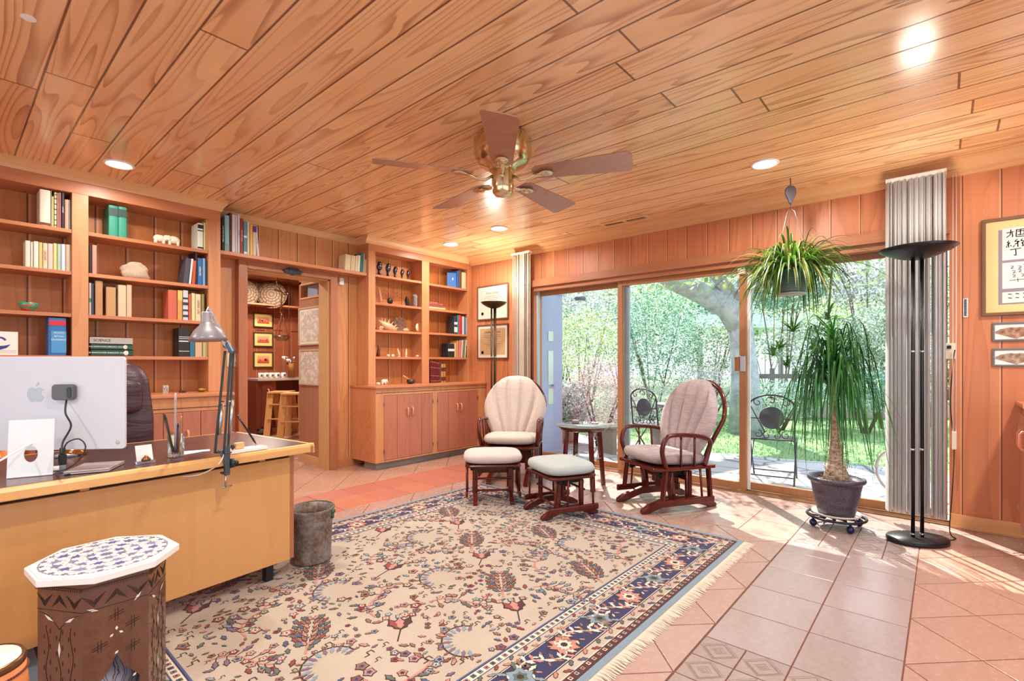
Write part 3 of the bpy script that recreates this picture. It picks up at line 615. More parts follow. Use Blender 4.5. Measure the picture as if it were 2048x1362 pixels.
row([(861+i*3.3,864+i*3.3,719+i*.8,'#6a1424','maroon gilt-banded volume, %s of the matching set, '%ords[i],dict(bands=[(.08,.1),(.3,.32),(.66,.68),(.9,.92)],band='#b08848',lean=R(-2))) for i in range(6)],ys,CT,.14,'matching maroon volumes','corner cabinet top')
row([(882.5,886.6,728,'#b88850','gold patterned book beside the maroon set, ',dict(bands=[(.1,.3),(.6,.8)],band='#5a2c28')),(887.2,891.4,727.5,'#b07c4c','gold patterned book at the very right of the maroon set, ',dict(bands=[(.1,.3),(.6,.8)],band='#5a2c28'))],ys,CT,.12,'gold patterned books','corner cabinet top')
# ================================================================== ORNAMENTS
ivory=M('carved_ivory','#efe4cc',.45); ebony=M('ebony','#10161c',.22,.0,.6,coat=.3)
bone=M('bone','#e4cfae',.5)
def elephant(label,p,h,grp,face=1,m=ivory,calf=False):
    r=thing('elephant_figurine',label,'figurine',p,0,grp); s=h; b=MB()
    b.ball((0,0,.62*s),(.52*s,.27*s,.36*s),14); b.ball((face*.55*s,0,.72*s),(.24*s,.2*s,.26*s),12)
    b.build('body',m,r)
    for sx in (-.32,.32):
        for sy in (-.13,.13):
            MB().cyl((sx*s,sy*s,0),(sx*s,sy*s,.5*s),.11*s,.12*s,8).build('leg',m,r)
    MB().tube([(face*.7*s,0,.75*s),(face*.86*s,0,.55*s),(face*.88*s,0,.3*s),(face*.82*s,0,.1*s)],[.1*s,.085*s,.06*s,.04*s],8).build('trunk',m,r)
    for sy in (-1,1): MB().ball((face*.42*s,sy*.24*s,.7*s),(.18*s,.04*s,.24*s),10).build('ear',m,r)
    return r
def pos(u,y,z): return (X(u,y),y,z)
ye=YB+.09
elephant('white elephant figurine, left one of the facing pair on the top shelf',pos(319,ye,zl[0]),Z(319,469,ye)-zl[0],'elephants on the top shelf',1)
elephant('white elephant figurine, right one of the facing pair on the top shelf',pos(347,ye,zl[0]),Z(347,472,ye)-zl[0],'elephants on the top shelf',-1)
# coral
def rockmesh(r,sx,sy,sz,seed,amp=.25,n=28):
    b=MB(); b.ball((0,0,0),1,n)
    vs=[]
    for v in b.v:
        p=Vector(v); q=p*(1+amp*mnoise.noise(p*1.6+Vector((seed,0,0)))+amp*.25*mnoise.noise(p*7+Vector((seed,3,0))))
        vs.append((q.x*sx,q.y*sy,max(q.z,-.72)*sz+.72*sz))
    b.v=vs; return b
g=G('brain_coral',.8);P,v=g.xyz();w=g.n('TexWave',wave_type='BANDS');g.t.links.new(v,w.inputs[0]);w.inputs[1].default_value=70;w.inputs[2].default_value=9;w.inputs[3].default_value=2;g.bump(w.outputs[1],.8,.004);coral_m=g.out(g.mix(w.outputs[1],'#c8ac8c','#ecdcc4'))
yc=YB+.12; xa,xb=X(235,yc),X(301,yc)
o=rockmesh(1,(xb-xa)/2*.93,.07,(Z(268,527,yc)-zl[1])*.62,3,.3).build('brain_coral',coral_m); o.location=((xa+xb)/2,yc,zl[1]); tag(o,'pale lumpy brain coral on the second shelf of the right bay','coral')
# painted bowl
g=G('painted_bowl',.3);P,v=g.xyz();n=g.noise(g.comb(g.ma('MULTIPLY',P['X'],14.),g.ma('MULTIPLY',P['Y'],14.),g.ma('MULTIPLY',P['Z'],60.)),1,1,.4,1.)
pb=g.out(g.ramp(n,[(0,'#c83c28'),(.42,'#d8482c'),(.46,'#2a9a70'),(.55,'#2cae84'),(.6,'#2c60b0'),(.66,'#d84830')],'CONSTANT'))
yq=YB+.1; xa,xb=X(33,yq),X(78,yq); rr=(xb-xa)/2; hh=Z(55,605.5,yq)-zl[2]
o=MB().lathe([(rr*.35,0),(rr*.45,0),(rr*.8,hh*.5),(rr,hh),(rr*.96,hh),(rr*.74,hh*.52),(rr*.4,hh*.12),(0,hh*.1)],n=36).build('painted_bowl',pb); o.location=((xa+xb)/2,yq,zl[2]); tag(o,'small bowl striped red, green and blue on the third shelf of the left bay','bowl')
# ship tile
yt=YB+.03; r=thing('ceramic_tile','white ceramic tile painted with a blue ship over waves, lower left shelf','tile',(X(5,yt),yt,zl[3]))
xr=X(36,yt)-r.location.x; hh=Z(20,663.5,yt)-zl[3]; MB().box((xr-hh,0,0),(xr,.008,hh)).build('tile_body',M('tile_glaze','#eee6da',.25),r)
sb=MB(); 
def arcpts(cx,cz,rx,rz,a0,a1,n=14,y=-.001): return [(cx+rx*math.cos(R(a0+(a1-a0)*i/n)),y,cz+rz*math.sin(R(a0+(a1-a0)*i/n))) for i in range(n+1)]
s=hh
def strip(mb,pts,w,mi=0):
    for a,b in zip(pts,pts[1:]):
        a=Vector(a);b=Vector(b);d=(b-a).normalized();nrm=Vector((-d.z,0,d.x))*w/2; mb.add([a-nrm,b-nrm,b+nrm,a+nrm],[(0,1,2,3)],mi)
hull=[(xr-.9*s,-.0012,.30*s),(xr-.6*s,-.0012,.20*s),(xr-.35*s,-.0012,.30*s),(xr-.22*s,-.0012,.46*s),(xr-.42*s,-.0012,.40*s),(xr-.8*s,-.0012,.36*s)]
sb.add(hull,[tuple(range(6))]); strip(sb,arcpts(xr-.58*s,.60*s,.2*s,.15*s,10,200),.075*s)
for k in range(3): strip(sb,[(xr-.95*s+i*.03*s,-.0012,(.1+.05*k)*s+.012*s*math.sin(i*1.1+k)) for i in range(31)],.006*s,1)
sb.build('painted_ship',[col('#283c90'),col('#3a5a54')],r)
# small things on the left counter
yl=YB+.0
r=thing('glass_block','small clear engraved glass block standing on the counter under the left bookcase','ornament',pos(331,yl,CT)); w_=(X(337,yl)-X(326,yl)); hh=.068
MB().box((-w_/2,-.012,0),(w_/2,.012,hh)).build('block',M('etched_glass','#d8d4c4',.25,trans=.4),r,bev=.002)
e=MB(); 
for i in range(16): 
    x=random.uniform(-.4,.4)*w_; z=random.uniform(.1,.9)*hh; e.box((x-.002,-.0128,z-.003),(x+.003,-.0121,z+.002))
e.build('engraving',col('#4c4840'),r)
o=rockmesh(1,.03,.02,.011,8,.15,16).build('polished_stone',M('dark_stone','#3a2c2e',.3)); o.location=pos(365,yl,CT); tag(o,'flat dark polished stone on the counter between glass block and brass bowl','stone')
def bowl(name,label,p,rr,hh,m,cat='bowl'):
    o=MB().lathe([(rr*.4,0),(rr*.75,hh*.2),(rr,hh*.6),(rr*.93,hh),(rr*.87,hh),(rr*.92,hh*.6),(rr*.6,hh*.15),(0,hh*.1)],n=32).build(name,m); o.location=p; tag(o,label,cat); return o
bowl('brass_bowl','small brass bowl on the counter under the left bookcase',pos(403,yl-.02,CT),.039,.032,M('aged_brass','#a88c3c',.3,.9))
# carved heads
yh_=YB+.07
for i,(u,vt,vb,nm) in enumerate([(758,522,549,'largest carved black head with a bun, leftmost of five'),(775.5,526,553,'second largest carved black head, tall hairstyle'),(790,532,556,'middle one of the five carved black heads'),(804,538,558,'fourth carved black head from the left'),(816,540,559,'smallest carved black head, rightmost of five')]):
    z=za[0]; h=(Z(u,vt,yh_)-z); r=thing('ebony_bust',nm+', top shelf of the corner bookcase','sculpture',pos(u,yh_,z),R(200),'carved black heads')
    s=h; b=MB(); b.lathe([(.17*s,0),(.19*s,.04*s),(.10*s,.10*s),(.085*s,.3*s),(.12*s,.4*s)],n=16); b.build('neck',ebony,r)
    b=MB(); b.x=Matrix.Translation((0,0,.62*s))@Matrix.Rotation(R(-14),4,'Y'); b.ball((0,0,0),(.2*s,.15*s,.27*s),16); b.ball((.19*s,0,-.02*s),(.045*s,.03*s,.05*s),8); b.ball((.16*s,0,-.13*s),(.05*s,.05*s,.03*s),8); b.build('face',ebony,r)
    b=MB(); b.ball((-.09*s,0,.80*s),(.2*s,.15*s,.19*s),12); 
    if i<2: b.ball((-.15*s,0,.62*s),(.14*s,.13*s,.2*s),12)
    b.build('hair',ebony,r)
# second shelf
z=za[1]; y=YB+.08
o=MB().tube([(0,0,0),(.012,0,.04),(.006,0,.09),(-.004,0,.14),(-.01,0,.19)],[.026,.03,.024,.016,.004],10,flat=.6).build('carved_tusk',M('pink_stone','#c88c70',.5)); o.location=pos(759,y,z); tag(o,'pinkish carved upright piece at the left of the second shelf, corner bookcase','sculpture')
r=thing('sunburst_ornament','dark sunburst ornament with radiating rods and a round hub, corner bookcase','ornament',pos(780,y,z))
hub=MB(); hub.lathe([(.0,-.012),(.034,-.012),(.04,0),(.034,.012),(0,.012)],(0,0,.042),24,axis='Y'); hub.build('hub',M('dark_iron','#2c1c18',.45,.4),r)
for k in range(13):
    a=R(8+k*13); L=.155 if k%2 else .13
    MB().cyl((.04*math.cos(a),0,.042+.04*math.sin(a)),(L*math.cos(a),0,.042+L*math.sin(a)),.0022,.0022,6).ball((L*math.cos(a),0,.042+L*math.sin(a)),.005,8).build('ray',M('rod_wood','#5c2c1c',.5),r)
o=rockmesh(1,.028,.022,.07,21,.35,18).build('dark_figurine',M('dark_bronze','#26262a',.35,.4)); o.location=pos(814,y,z); tag(o,'small dark seated figure, second shelf of the corner bookcase','figurine')
g=G('mottled_carving',.7);P,v=g.xyz();n=g.noise(v,90,3,.7);g.bump(n,1,.01);mc=g.out(g.ramp(n,[(.35,'#3c302a'),(.5,'#80706a'),(.65,'#c4b4a8')]))
o=MB().lathe([(.032,0),(.036,.02),(.033,.08),(.036,.13),(.03,.155),(.012,.165),(0,.166)],n=20).build('carved_column',mc); o.location=pos(829.5,y,z); tag(o,'tall mottled grey carved column, right end of the second shelf, corner bookcase','sculpture')
# third shelf shells
z=za[2]
o=rockmesh(1,.018,.02,.022,5,.2,14).build('red_shell',M('red_shell','#9c3830',.4)); o.location=pos(753.8,y,z); tag(o,'small dark red shell at the left end of the third shelf','shell')
sp_=MB(); pts=[];rs=[]
for i in range(40):
    a=i*.35; q=.022*(1-i/44); pts.append((q*math.cos(a),-.012+i*.0006,.022+q*math.sin(a))); rs.append(.008*(1-i/46))
o=sp_.tube(pts,rs,8).build('spiral_shell',bone); o.location=pos(761.5,y-.02,z); tag(o,'small pale spiral shell beside the spider conch','shell')
r=thing('spider_conch','large spiny spider conch shell, third shelf of the corner bookcase','shell',pos(777,y-.01,z))
cm=M('conch','#d8ae86',.35)
b=MB(); b.tube([(-.14,0,.12),(-.10,0,.09),(-.05,0,.06),(.0,0,.045),(.06,0,.03),(.12,0,.015)],[.004,.022,.045,.05,.036,.008],16); b.build('body_whorl',cm,r)
for k,(x,zz,dx,dz) in enumerate([(-.09,.10,-.01,.05),(-.055,.09,.0,.055),(-.015,.085,.015,.05),(.03,.07,.03,.045),(.065,.05,.05,.03),(.085,.035,.05,.008)]):
    MB().tube([(x,0,zz-.03),(x+dx*.5,-.005,zz+dz*.4),(x+dx,-.012,zz+dz)],[.014,.009,.0015],8).build('spine',cm,r)
g=G('sea_fan',.9);P,v=g.xyz();n=g.noise(v,40,4,.7);g.bump(n,1,.006);sf=g.out(g.ramp(n,[(.3,'#5c3c30'),(.6,'#94705c')]))
fan_=MB(); poly=[]
for k in range(48):
    a=2*PI*k/48; q=.098*(1+.16*mnoise.noise(Vector((math.cos(a)*2.2,math.sin(a)*2.2,1)))+.05*math.sin(a*9)); poly.append((q*math.cos(a)*.95,q*math.sin(a)+.098))
fan_.prism(poly,0,.008,frame=lambda x,y_,z_:(x,z_+y_*.12,y_)); o=fan_.build('sea_fan',sf,bev=.002); o.location=pos(801,YB+.14,z-.003); tag(o,'flat brown sea fan leaning behind the shells on the third shelf','coral')
o=rockmesh(1,.045,.025,.024,11,.45,18).build('small_conch',M('orange_conch','#d89c74',.4)); o.location=pos(811.5,y-.03,z); tag(o,'small orange shell in front of the sea fan','shell')
o=MB().lathe([(0,-.006),(.036,-.005),(.04,0),(.036,.005),(0,.006)],(0,0,.052),28,axis='Y',sy=1).build('oval_plaque',M('cream_stone','#e4dcb0',.35)); o.scale=(1,1,1.28); o.location=pos(836,y,z); tag(o,'upright oval cream stone disc, right end of the third shelf','stone')
# fourth shelf
z=za[3]
o=MB().tube([(0,0,0),(.006,0,.05),(.012,0,.1),(0,0,.14)],[.028,.026,.02,.012],10,flat=.7).build('brown_figurine',M('brown_wood_carving','#6c3420',.45)); o.location=pos(756,y,z); tag(o,'brown wooden figure at the left end of the fourth shelf','figurine')
elephant('small white elephant, left of the two on the fourth shelf',pos(777.5,y,z),.032,'small elephants on the fourth shelf',-1)
elephant('small white elephant, right of the two on the fourth shelf',pos(785,y,z),.032,'small elephants on the fourth shelf',1)
for u,ln,lb in ((798,-.012,'left of the two slender pale carved birds, leaning, fourth shelf'),(812,.004,'right of the two slender pale carved birds, upright, fourth shelf')):
    r=thing('carved_bird',lb,'figurine',pos(u,y,z),0,'carved birds'); MB().lathe([(.018,0),(.02,.004),(.006,.012)],n=14).build('base',bone,r)
    MB().tube([(0,0,.008),(.002,0,.03),(ln*.5,0,.06),(ln*1.4,0,.09),(ln*2,0,.112)],[.006,.014,.012,.007,.001],10).build('body',bone,r)
o=MB().cyl((-.034,0,.014),(.034,0,.014),.014,.014,16).build('ivory_roll',bone,bev=.003); o.location=pos(836.5,y,z); tag(o,'short pale cylinder lying at the right end of the fourth shelf','ornament')
# corner cabinet top
y=YB+.02
elephant('tiny white elephant calf, left on the corner cabinet top',pos(757.5,y-.03,CT),.034,'elephants on the corner cabinet',-1)
elephant('white mother elephant beside the calf on the corner cabinet top',pos(767.5,y,CT),.068,'elephants on the corner cabinet',1)
r=thing('singing_bowl','dark bronze singing bowl with a wooden mallet in it, corner cabinet top','bowl',pos(821.5,y-.03,CT))
rr=.052;hh=.054; MB().lathe([(rr*.45,0),(rr*.9,hh*.25),(rr,hh*.6),(rr*.9,hh),(rr*.82,hh),(rr*.9,hh*.6),(rr*.6,hh*.2),(0,hh*.12)],n=32).build('bowl',M('bowl_bronze','#4a4a42',.3,.7),r)
m_=MB().cyl((-.115,.0,.105),(-.02,0,.05),.008,.011,10).build('mallet',M('mallet_wood','#d89060',.5),r)
# plaque over the door, sensor, picture card, switch
yp=YW-.095
g=G('carved_plaque',.5);P,v=g.xyz();n=g.noise(v,70,3,.7);g.bump(n,1,.008);pm=g.out(g.ramp(n,[(.4,'#14181a'),(.7,'#4a4e4c')]))
b=MB(); xa,xb=X(566,yp),X(604,yp); c_=ony(585,543,yp); poly=[]
for k in range(40):
    a=2*PI*k/40; q=1+.12*math.sin(a*7); poly.append((math.cos(a)*(xb-xa)/2*q,math.sin(a)*.036*(1.1-.3*abs(math.cos(a)))*q))
b.prism(poly,0,.018,frame=lambda x,yy,zz:(c_.x+x,yp-zz,c_.z+yy)); tag(lift(b.build('carved_plaque',pm,bev=.004)),'dark oval carved plaque fixed over the doorway','plaque')
yp=YW
c_=ony(683.5,563,YW-.02); tag(lift(MB().box((c_.x-.028,YW-.025,c_.z-.042),(c_.x+.028,YW,c_.z+.042)).build('motion_sensor',white,bev=.008)),'white plastic sensor on the wall right of the doorway, just under the shelf','sensor')
c_=ony(720,637,YW-.005); r=thing('picture_card','small blue and pink picture card of a white figure pinned beside the corner bookcase','picture',(c_.x,YW-.006,c_.z-.08))
g=G('card_print',.4);P,v=g.xyz();pm=g.out(g.ramp(g.ma('ADD',g.ma('MULTIPLY',P['Z'],6.),g.ma('MULTIPLY',g.noise(v,30,2),.3)),[(.1,'#5aa8d0'),(.5,'#b8b8e0'),(.9,'#9078c8')]))
MB().box((-.035,0,0),(.035,.004,.155)).build('card',pm,r)
MB().add([(-.008,-.001,.11),(.012,-.001,.12),(.02,-.001,.06),(.012,-.001,.02),(-.012,-.001,.05)],[(0,4,3,2,1)]).add([(-.022,-.001,.01),(-.004,-.001,.01),(-.006,-.001,.06),(-.016,-.001,.08)],[(0,1,2,3)],1).build('printed_figure',[white,col('#2890b0')],r)
c_=ony(466,713,YW-.09); r=thing('switch_plate','white wall plate left of the doorway behind the desk lamp joint','switch',(X(465,YW-.001),YW-.006,1.17))
MB().box((-.05,0,0),(.05,.006,.13)).build('plate',cream,r,bev=.002); MB().box((-.028,-.008,.045),(-.018,0,.085)).build('toggle',white,r); MB().box((.018,-.008,.045),(.028,0,.085)).build('toggle',white,r)
# ================================================================== RUG
RX0,RX1,RY0,RY1=.22,3.53,1.01,3.47
RT_=.010
def rugmat(name,c,c2=None):
    g=G(name,.95);P,v=g.xyz();n=g.noise(v,220,2,.6);n2=g.noise(v,2.2,3,.5);n3=g.noise(v,420,2,.5)
    k=g.mix(g.ramp(n2,[(.35,0.),(.7,.55)]),c,c2 or c); k=g.mix(g.ramp(n,[(.3,.32),(.6,0.)]),k,'#5a3c34' if c2 is None else c2); g.b.inputs['Sheen Weight'].default_value=.1; g.bump(n3,.5,.004)
    return g.out(k)
RC=['#b8aa9a','#1c2654','#4c1c20','#8c3834','#56665c','#74607a','#94644c','#2e1614','#7c94a4','#e0d2be','#c08478','#46557c']
rug_m=[rugmat('rug_'+['cream','navy','maroon','brick','sage','mauve','tan','outline','pale_blue','ivory','rose','slate_blue'][i],c,('#a49482' if i==0 else None)) for i,c in enumerate(RC)]
rug=thing('area_rug','large oriental rug with a cream floral field, navy border and cream fringe','rug',((RX0+RX1)/2,(RY0+RY1)/2,0))
rb=MB(); rb.box((RX0,RY0,.0005),(RX1,RY1,RT_),0); rb.build('pile',rug_m,rug,w=True)
pt=MB(); rr_=random.Random(11)
lay=[0]
def flat(poly,mi,z=None):
    lay[0]=(lay[0]+1)%40
    z=RT_+.0006+(z or 0)*.0005+lay[0]*.000008
    poly=[p for p in poly]
    if area(poly)<0: poly=poly[::-1]
    pt.add([(x,y,z) for x,y in poly],[tuple(range(len(poly)))],mi)
def rot(p,a,s,o): c,q=math.cos(a),math.sin(a); return [(o[0]+s*(x*c-y*q),o[1]+s*(x*q+y*c)) for x,y in p]
LEAF=[(0,0),(.25,.16),(.4,.12),(.6,.22),(.75,.1),(1,0),(.75,-.1),(.6,-.2),(.4,-.12),(.25,-.16)]
def leaf(o,a,s,mi,out=True):
    if out: flat(rot([((x-.5)*1.22+.5,y*1.5) for x,y in LEAF],a,s,o),7,1)
    flat(rot(LEAF,a,s,o),mi,2)
def flower(o,s,mi,mc,n=6,a0=0,step=True):
    def ring(q,k): 
        return [(o[0]+q*(1 if i%2 else k)*math.cos(a0+PI*i/n),o[1]+q*(1 if i%2 else k)*math.sin(a0+PI*i/n)) for i in range(2*n)]
    flat(ring(s*1.2,.72),7,1); flat(ring(s,.68),mi,2); flat(ring(s*.55,.7),mc,3); flat(ring(s*.25,.8),7,4)
def stem(pts,w,mi):
    for a,b in zip(pts,pts[1:]):
        dx,dy=b[0]-a[0],b[1]-a[1];L=math.hypot(dx,dy) or 1;nx,ny=-dy/L*w/2,dx/L*w/2
        flat([(a[0]-nx,a[1]-ny),(b[0]-nx,b[1]-ny),(b[0]+nx,b[1]+ny),(a[0]+nx,a[1]+ny)],mi,1)
def cedar_motif(o,a,s):
    n=7
    for i in range(n):
        for sd in (-1,1):
            q=i/n; w=.30*math.sin(PI*(q*.8+.15))
            for k in range(3):
                p=rot([(q,sd*w*(k+.4)/3)],a,s,o)[0]; leaf(p,a+sd*.5,s*.17,[6,11,3][k] if (i+k)%2 else [10,6,4][k])
    stem([rot([(-.25,0)],a,s,o)[0],rot([(.1,0)],a,s,o)[0]],s*.05,10)
def branch(o,a,s):
    pts=[(t,.12*math.sin(t*5)) for t in [i/8 for i in range(9)]]; P_=rot(pts,a,s,o); stem(P_,s*.035,10)
    for i in range(1,9):
        for sd in (-1,1):
            if rr_.random()<.85:
                b=a+sd*(.9+.3*rr_.random()); q=s*(.14+.08*rr_.random()); e=(P_[i][0]+q*.7*math.cos(b),P_[i][1]+q*.7*math.sin(b)); stem([P_[i],e],s*.014,7)
                if rr_.random()<.45: flower(e,s*.065,rr_.choice([10,4,5,8,3]),rr_.choice([9,2,0]),5,b)
                else: leaf(e,b,s*.17,rr_.choice([4,4,6,5,8,10]))
def feather(o,a,s):
    pts=[(math.cos(t)*.5,math.sin(t)*.42) for t in [PI*(1-i/11*1.15) for i in range(12)]]; P_=rot(pts,a,s,o); stem(P_,s*.03,7)
    for i in range(12):
        b=math.atan2(P_[i][1]-o[1],P_[i][0]-o[0]); leaf(P_[i],b+PI,s*.2,5 if i%2 else 8,False); leaf(P_[i],b,s*.11,6)
def tulip(o,a,s):
    for d,c in ((-.5,2),(.5,3),(0,10)): leaf(o,a+d,s*.5,c)
    stem([o,rot([(-.5,.1)],a,s,o)[0]],s*.03,7)
    for d in (-.6,0,.6): p=rot([(.55,d*.5)],a,s,o)[0]; flower(p,s*.1,[3,8,10][int(d>0)+int(d>=0)],9,4,a)
def small(o,s):
    k=rr_.random()
    if k<.5: leaf(o,rr_.random()*6.3,s,rr_.choice([4,5,6,8,10,3,11]))
    elif k<.8: flower(o,s*.55,rr_.choice([3,5,10,8,6]),rr_.choice([9,2,11]),5)
    else:
        q=s*.5; stem([(o[0]-q,o[1]),(o[0],o[1]),(o[0],o[1]+q),(o[0]+q,o[1]+q),(o[0]+q,o[1])],s*.1,7)
FX0,FX1,FY0,FY1=.62,3.12,1.38,3.10
occ=[]
def free(x,y,r):
    return FX0+r*.8<x<FX1-r*.8 and FY0+r*.8<y<FY1-r*.8 and all(math.hypot(x-a,y-b)>(r+c)*.92 for a,b,c in occ)
gx,gy=.40,.38
for i in range(9):
    for j in range(7):
        x=FX0+.17+i*gx*.86+(j%2)*.22;y=FY0+.17+j*gy*.76
        k=(i+2*j)%5; s=.27
        if not (FX0+.1<x<FX1-.1 and FY0+.08<y<FY1-.08): continue
        a=rr_.choice([.2,.0,-.3])+(.8)
        if k==0: cedar_motif((x-.12,y-.1),a,s*.95)
        elif k==1: branch((x-.14,y-.12),a,s*1.15)
        elif k==2: feather((x,y),a,s*.9)
        elif k==3: tulip((x,y),a,s*.75)
        else: branch((x-.1,y+.1),a-1.6,s*1.05)
        occ.append((x,y,.105))
for _ in range(9000):
    x=rr_.uniform(FX0,FX1);y=rr_.uniform(FY0,FY1);r=rr_.uniform(.013,.028)
    if free(x,y,r*1.0) : small((x,y),r*1.75);occ.append((x,y,r*1.05))
# borders: list of (inner offset, outer offset) as rectangles rings
def ring(d0,d1,mi,z=0):
    # d measured as a fraction 0 outer .. 1 inner along each side's own width
    def rc(d): return (RX0+d*(FX0-RX0),RY0+d*(FY0-RY0),RX1-d*(RX1-FX1),RY1-d*(RY1-FY1))
    a=rc(d0);b=rc(d1)
    for q in ([(a[0],a[1]),(a[2],a[1]),(b[2],b[1]),(b[0],b[1])],[(a[2],a[1]),(a[2],a[3]),(b[2],b[3]),(b[2],b[1])],[(a[2],a[3]),(a[0],a[3]),(b[0],b[3]),(b[2],b[3])],[(a[0],a[3]),(a[0],a[1]),(b[0],b[1]),(b[0],b[3])]):
        flat(q,mi,z)
for d0,d1,mi in ((0,.085,8),(.085,.10,7),(.10,.19,2),(.19,.205,9),(.205,.32,0),(.32,.335,7),(.335,.345,9),(.345,.74,1),(.74,.75,9),(.75,.76,7),(.76,.86,0),(.86,.875,11),(.875,.965,9),(.965,.98,1),(.98,1.0,11)): ring(d0,d1,mi)
def walk(d,stp):
    x0=RX0+d*(FX0-RX0);y0=RY0+d*(FY0-RY0);x1=RX1-d*(RX1-FX1);y1=RY1-d*(RY1-FY1)
    for (ax,ay,bx,by) in ((x0,y0,x1,y0),(x1,y0,x1,y1),(x1,y1,x0,y1),(x0,y1,x0,y0)):
        L=math.hypot(bx-ax,by-ay);n=max(1,round(L/stp))
        for i in range(n): t=(i+.5)/n; yield (ax+(bx-ax)*t,ay+(by-ay)*t,math.atan2(by-ay,bx-ax),i)
for x,y,a,i in walk(.145,.042): flower((x,y),.013,[9,0,10][i%3],[3,11,4][i%3],4,a)
for x,y,a,i in walk(.262,.052):
    leaf((x-.015*math.cos(a),y-.015*math.sin(a)),a+(.6 if i%2 else -.6),.042,[3,4,11,10][i%4])
for x,y,a,i in walk(.81,.045): leaf((x-.012*math.cos(a),y-.012*math.sin(a)),a+(.6 if i%2 else -.6),.036,[10,4,8,3][i%4])
for x,y,a,i in walk(.92,.036): flower((x,y),.012,[8,10,4][i%3],1,4,a)
for x,y,a,i in walk(.545,.29):
    if i%2==0: flower((x,y),.070,10,9,8,a);flower((x,y),.038,3,9,6,a)
    else: flower((x,y),.062,8,4,6,a+.3); [leaf((x+.05*math.cos(a+k*1.05),y+.05*math.sin(a+k*1.05)),a+k*1.05,.05,[9,4,8][k%3]) for k in range(6)]
for x,y,a,i in walk(.545,.29):
    c,s_=math.cos(a),math.sin(a)
    pts=[(x+c*(t-.0)+ -s_*.05*math.sin(t*21.6),y+s_*t+c*.05*math.sin(t*21.6)) for t in [.0+.29*k/10 for k in range(11)]]
    stem(pts,.009,9)
    for k in range(1,10):
        for sd in (-1,1):
            b=a+sd*1.1; leaf(pts[k],b,.044,[9,6,9,10][(k+i)%4],False)
for x,y,a,i in walk(.42,.05): leaf((x,y),a+(.9 if i%2 else 2.2),.03,[9,10,6][i%3],False)
for x,y,a,i in walk(.67,.05): leaf((x,y),a+(-.9 if i%2 else -2.2),.03,[9,6,10][i%3],False)
pt.build('woven_pattern',rug_m,rug,w=True)
fg=MB()
x=RX0
while x<RX1:
    w=rr_.uniform(.004,.007);l=.065+rr_.uniform(-.01,.008);sk=rr_.uniform(-.006,.006)
    fg.add([(x,RY0,.007),(x+w,RY0,.007),(x+w*.8+sk,RY0-l,.002),(x+w*.2+sk,RY0-l,.002),(x+w*.5,RY0-l*.5,.009)],[(0,3,4),(0,4,1),(1,4,2),(4,3,2)]);x+=w+.0008
    if rr_.random()<.0: pass
fg.build('fringe',M('fringe_cotton','#d8cbb8',.9),rug,w=True)
# ================================================================== DESK
DA=R(6.3); dp0=onz(628,886.4,.75); desk=thing('desk','long birch veneer desk with a dark brown top, filling the left foreground','desk',(dp0.x,dp0.y,0),DA)
Lk,Dp=2.3,.86   # local: x from -Lk..0 , y 0..Dp
g=G('desk_laminate',.22);P,v=g.xyz();n=g.noise(g.comb(g.ma('MULTIPLY',P['X'],4.),g.ma('MULTIPLY',P['Y'],60.),0.),1,3,.6);lam=g.out(g.mix(n,'#4c3434','#5c4242'))
MB().box((-Lk,.026,.724),(-.026,Dp-.026,.7505)).build('top_inlay',lam,desk)
e=MB(); 
pr=[(0,.702),(0,.735),(.008,.749),(.028,.7495),(.028,.702)]
e.add([(-Lk,y,z) for y,z in pr]+[(0 if y<.01 else -y,y,z) for y,z in pr],[(i,(i+1)%5,5+(i+1)%5,5+i) for i in range(5)]+[(9,8,7,6,5)])
e.box((-.026,.0,.702),(-.0,Dp,.7495)); e.box((-Lk,Dp-.028,.702),(0,Dp,.7495)); e.box((-Lk,.02,.702),(-.02,Dp-.02,.726)); e.build('top_edge',birchx_m,desk,bev=.004)
MB().box((-Lk,.10,.10),(-.085,.122,.672)).build('modesty_panel',birch_m,desk,bev=.002)
MB().box((-.085,.108,.10),(-.055,Dp-.06,.702)).build('end_panel',wood('end_panel_wood','#bf6840','#ac5834','#904428','X','Z',0,rough=.4,contrast=.2),desk,bev=.002)
MB().box((-Lk,.13,.58),(-.085,.16,.70)).build('rail',M('dark_rail','#2c1a14',.6),desk)
[MB().box((x,.112,.665),(x+.03,.135,.705)).build('bracket',MT['handle_wood'],desk) for x in (-1.0,-.25)]
for x in (-.19,-1.9):
    for y in (.14,Dp-.14): MB().box((x-.02,y-.02,0),(x+.02,y+.02,.10)).build('foot',blackm,desk)
DT=.7512
# ---- computer
sL=onz(12,958,DT);sR=onz(105,950,DT); c_=(sL+sR)/2; dirx=(sR-sL).normalized(); ya=math.atan2(dirx.y,dirx.x)
cp=thing('desktop_computer','white backed all-in-one computer seen from behind on the left of the desk','computer',(c_.x,c_.y,DT),ya-R(0))
sw=(sR-sL).length
st=MB(); hw_=sw/2
def stand_frame(x,y,z): return (x,y,z)
prof=[(0,0,.0),(0.,.18,0)]
st.box((-hw_,.0,0),(hw_,.19,.006))
ang=[(.0,.004),(.012,.03),(.085,.205),(.11,.215)]
oval=[]
b=MB(); b.x=Matrix.Translation((0,.004,.004))@Matrix.Rotation(R(-7),4,'X')
HH=.222
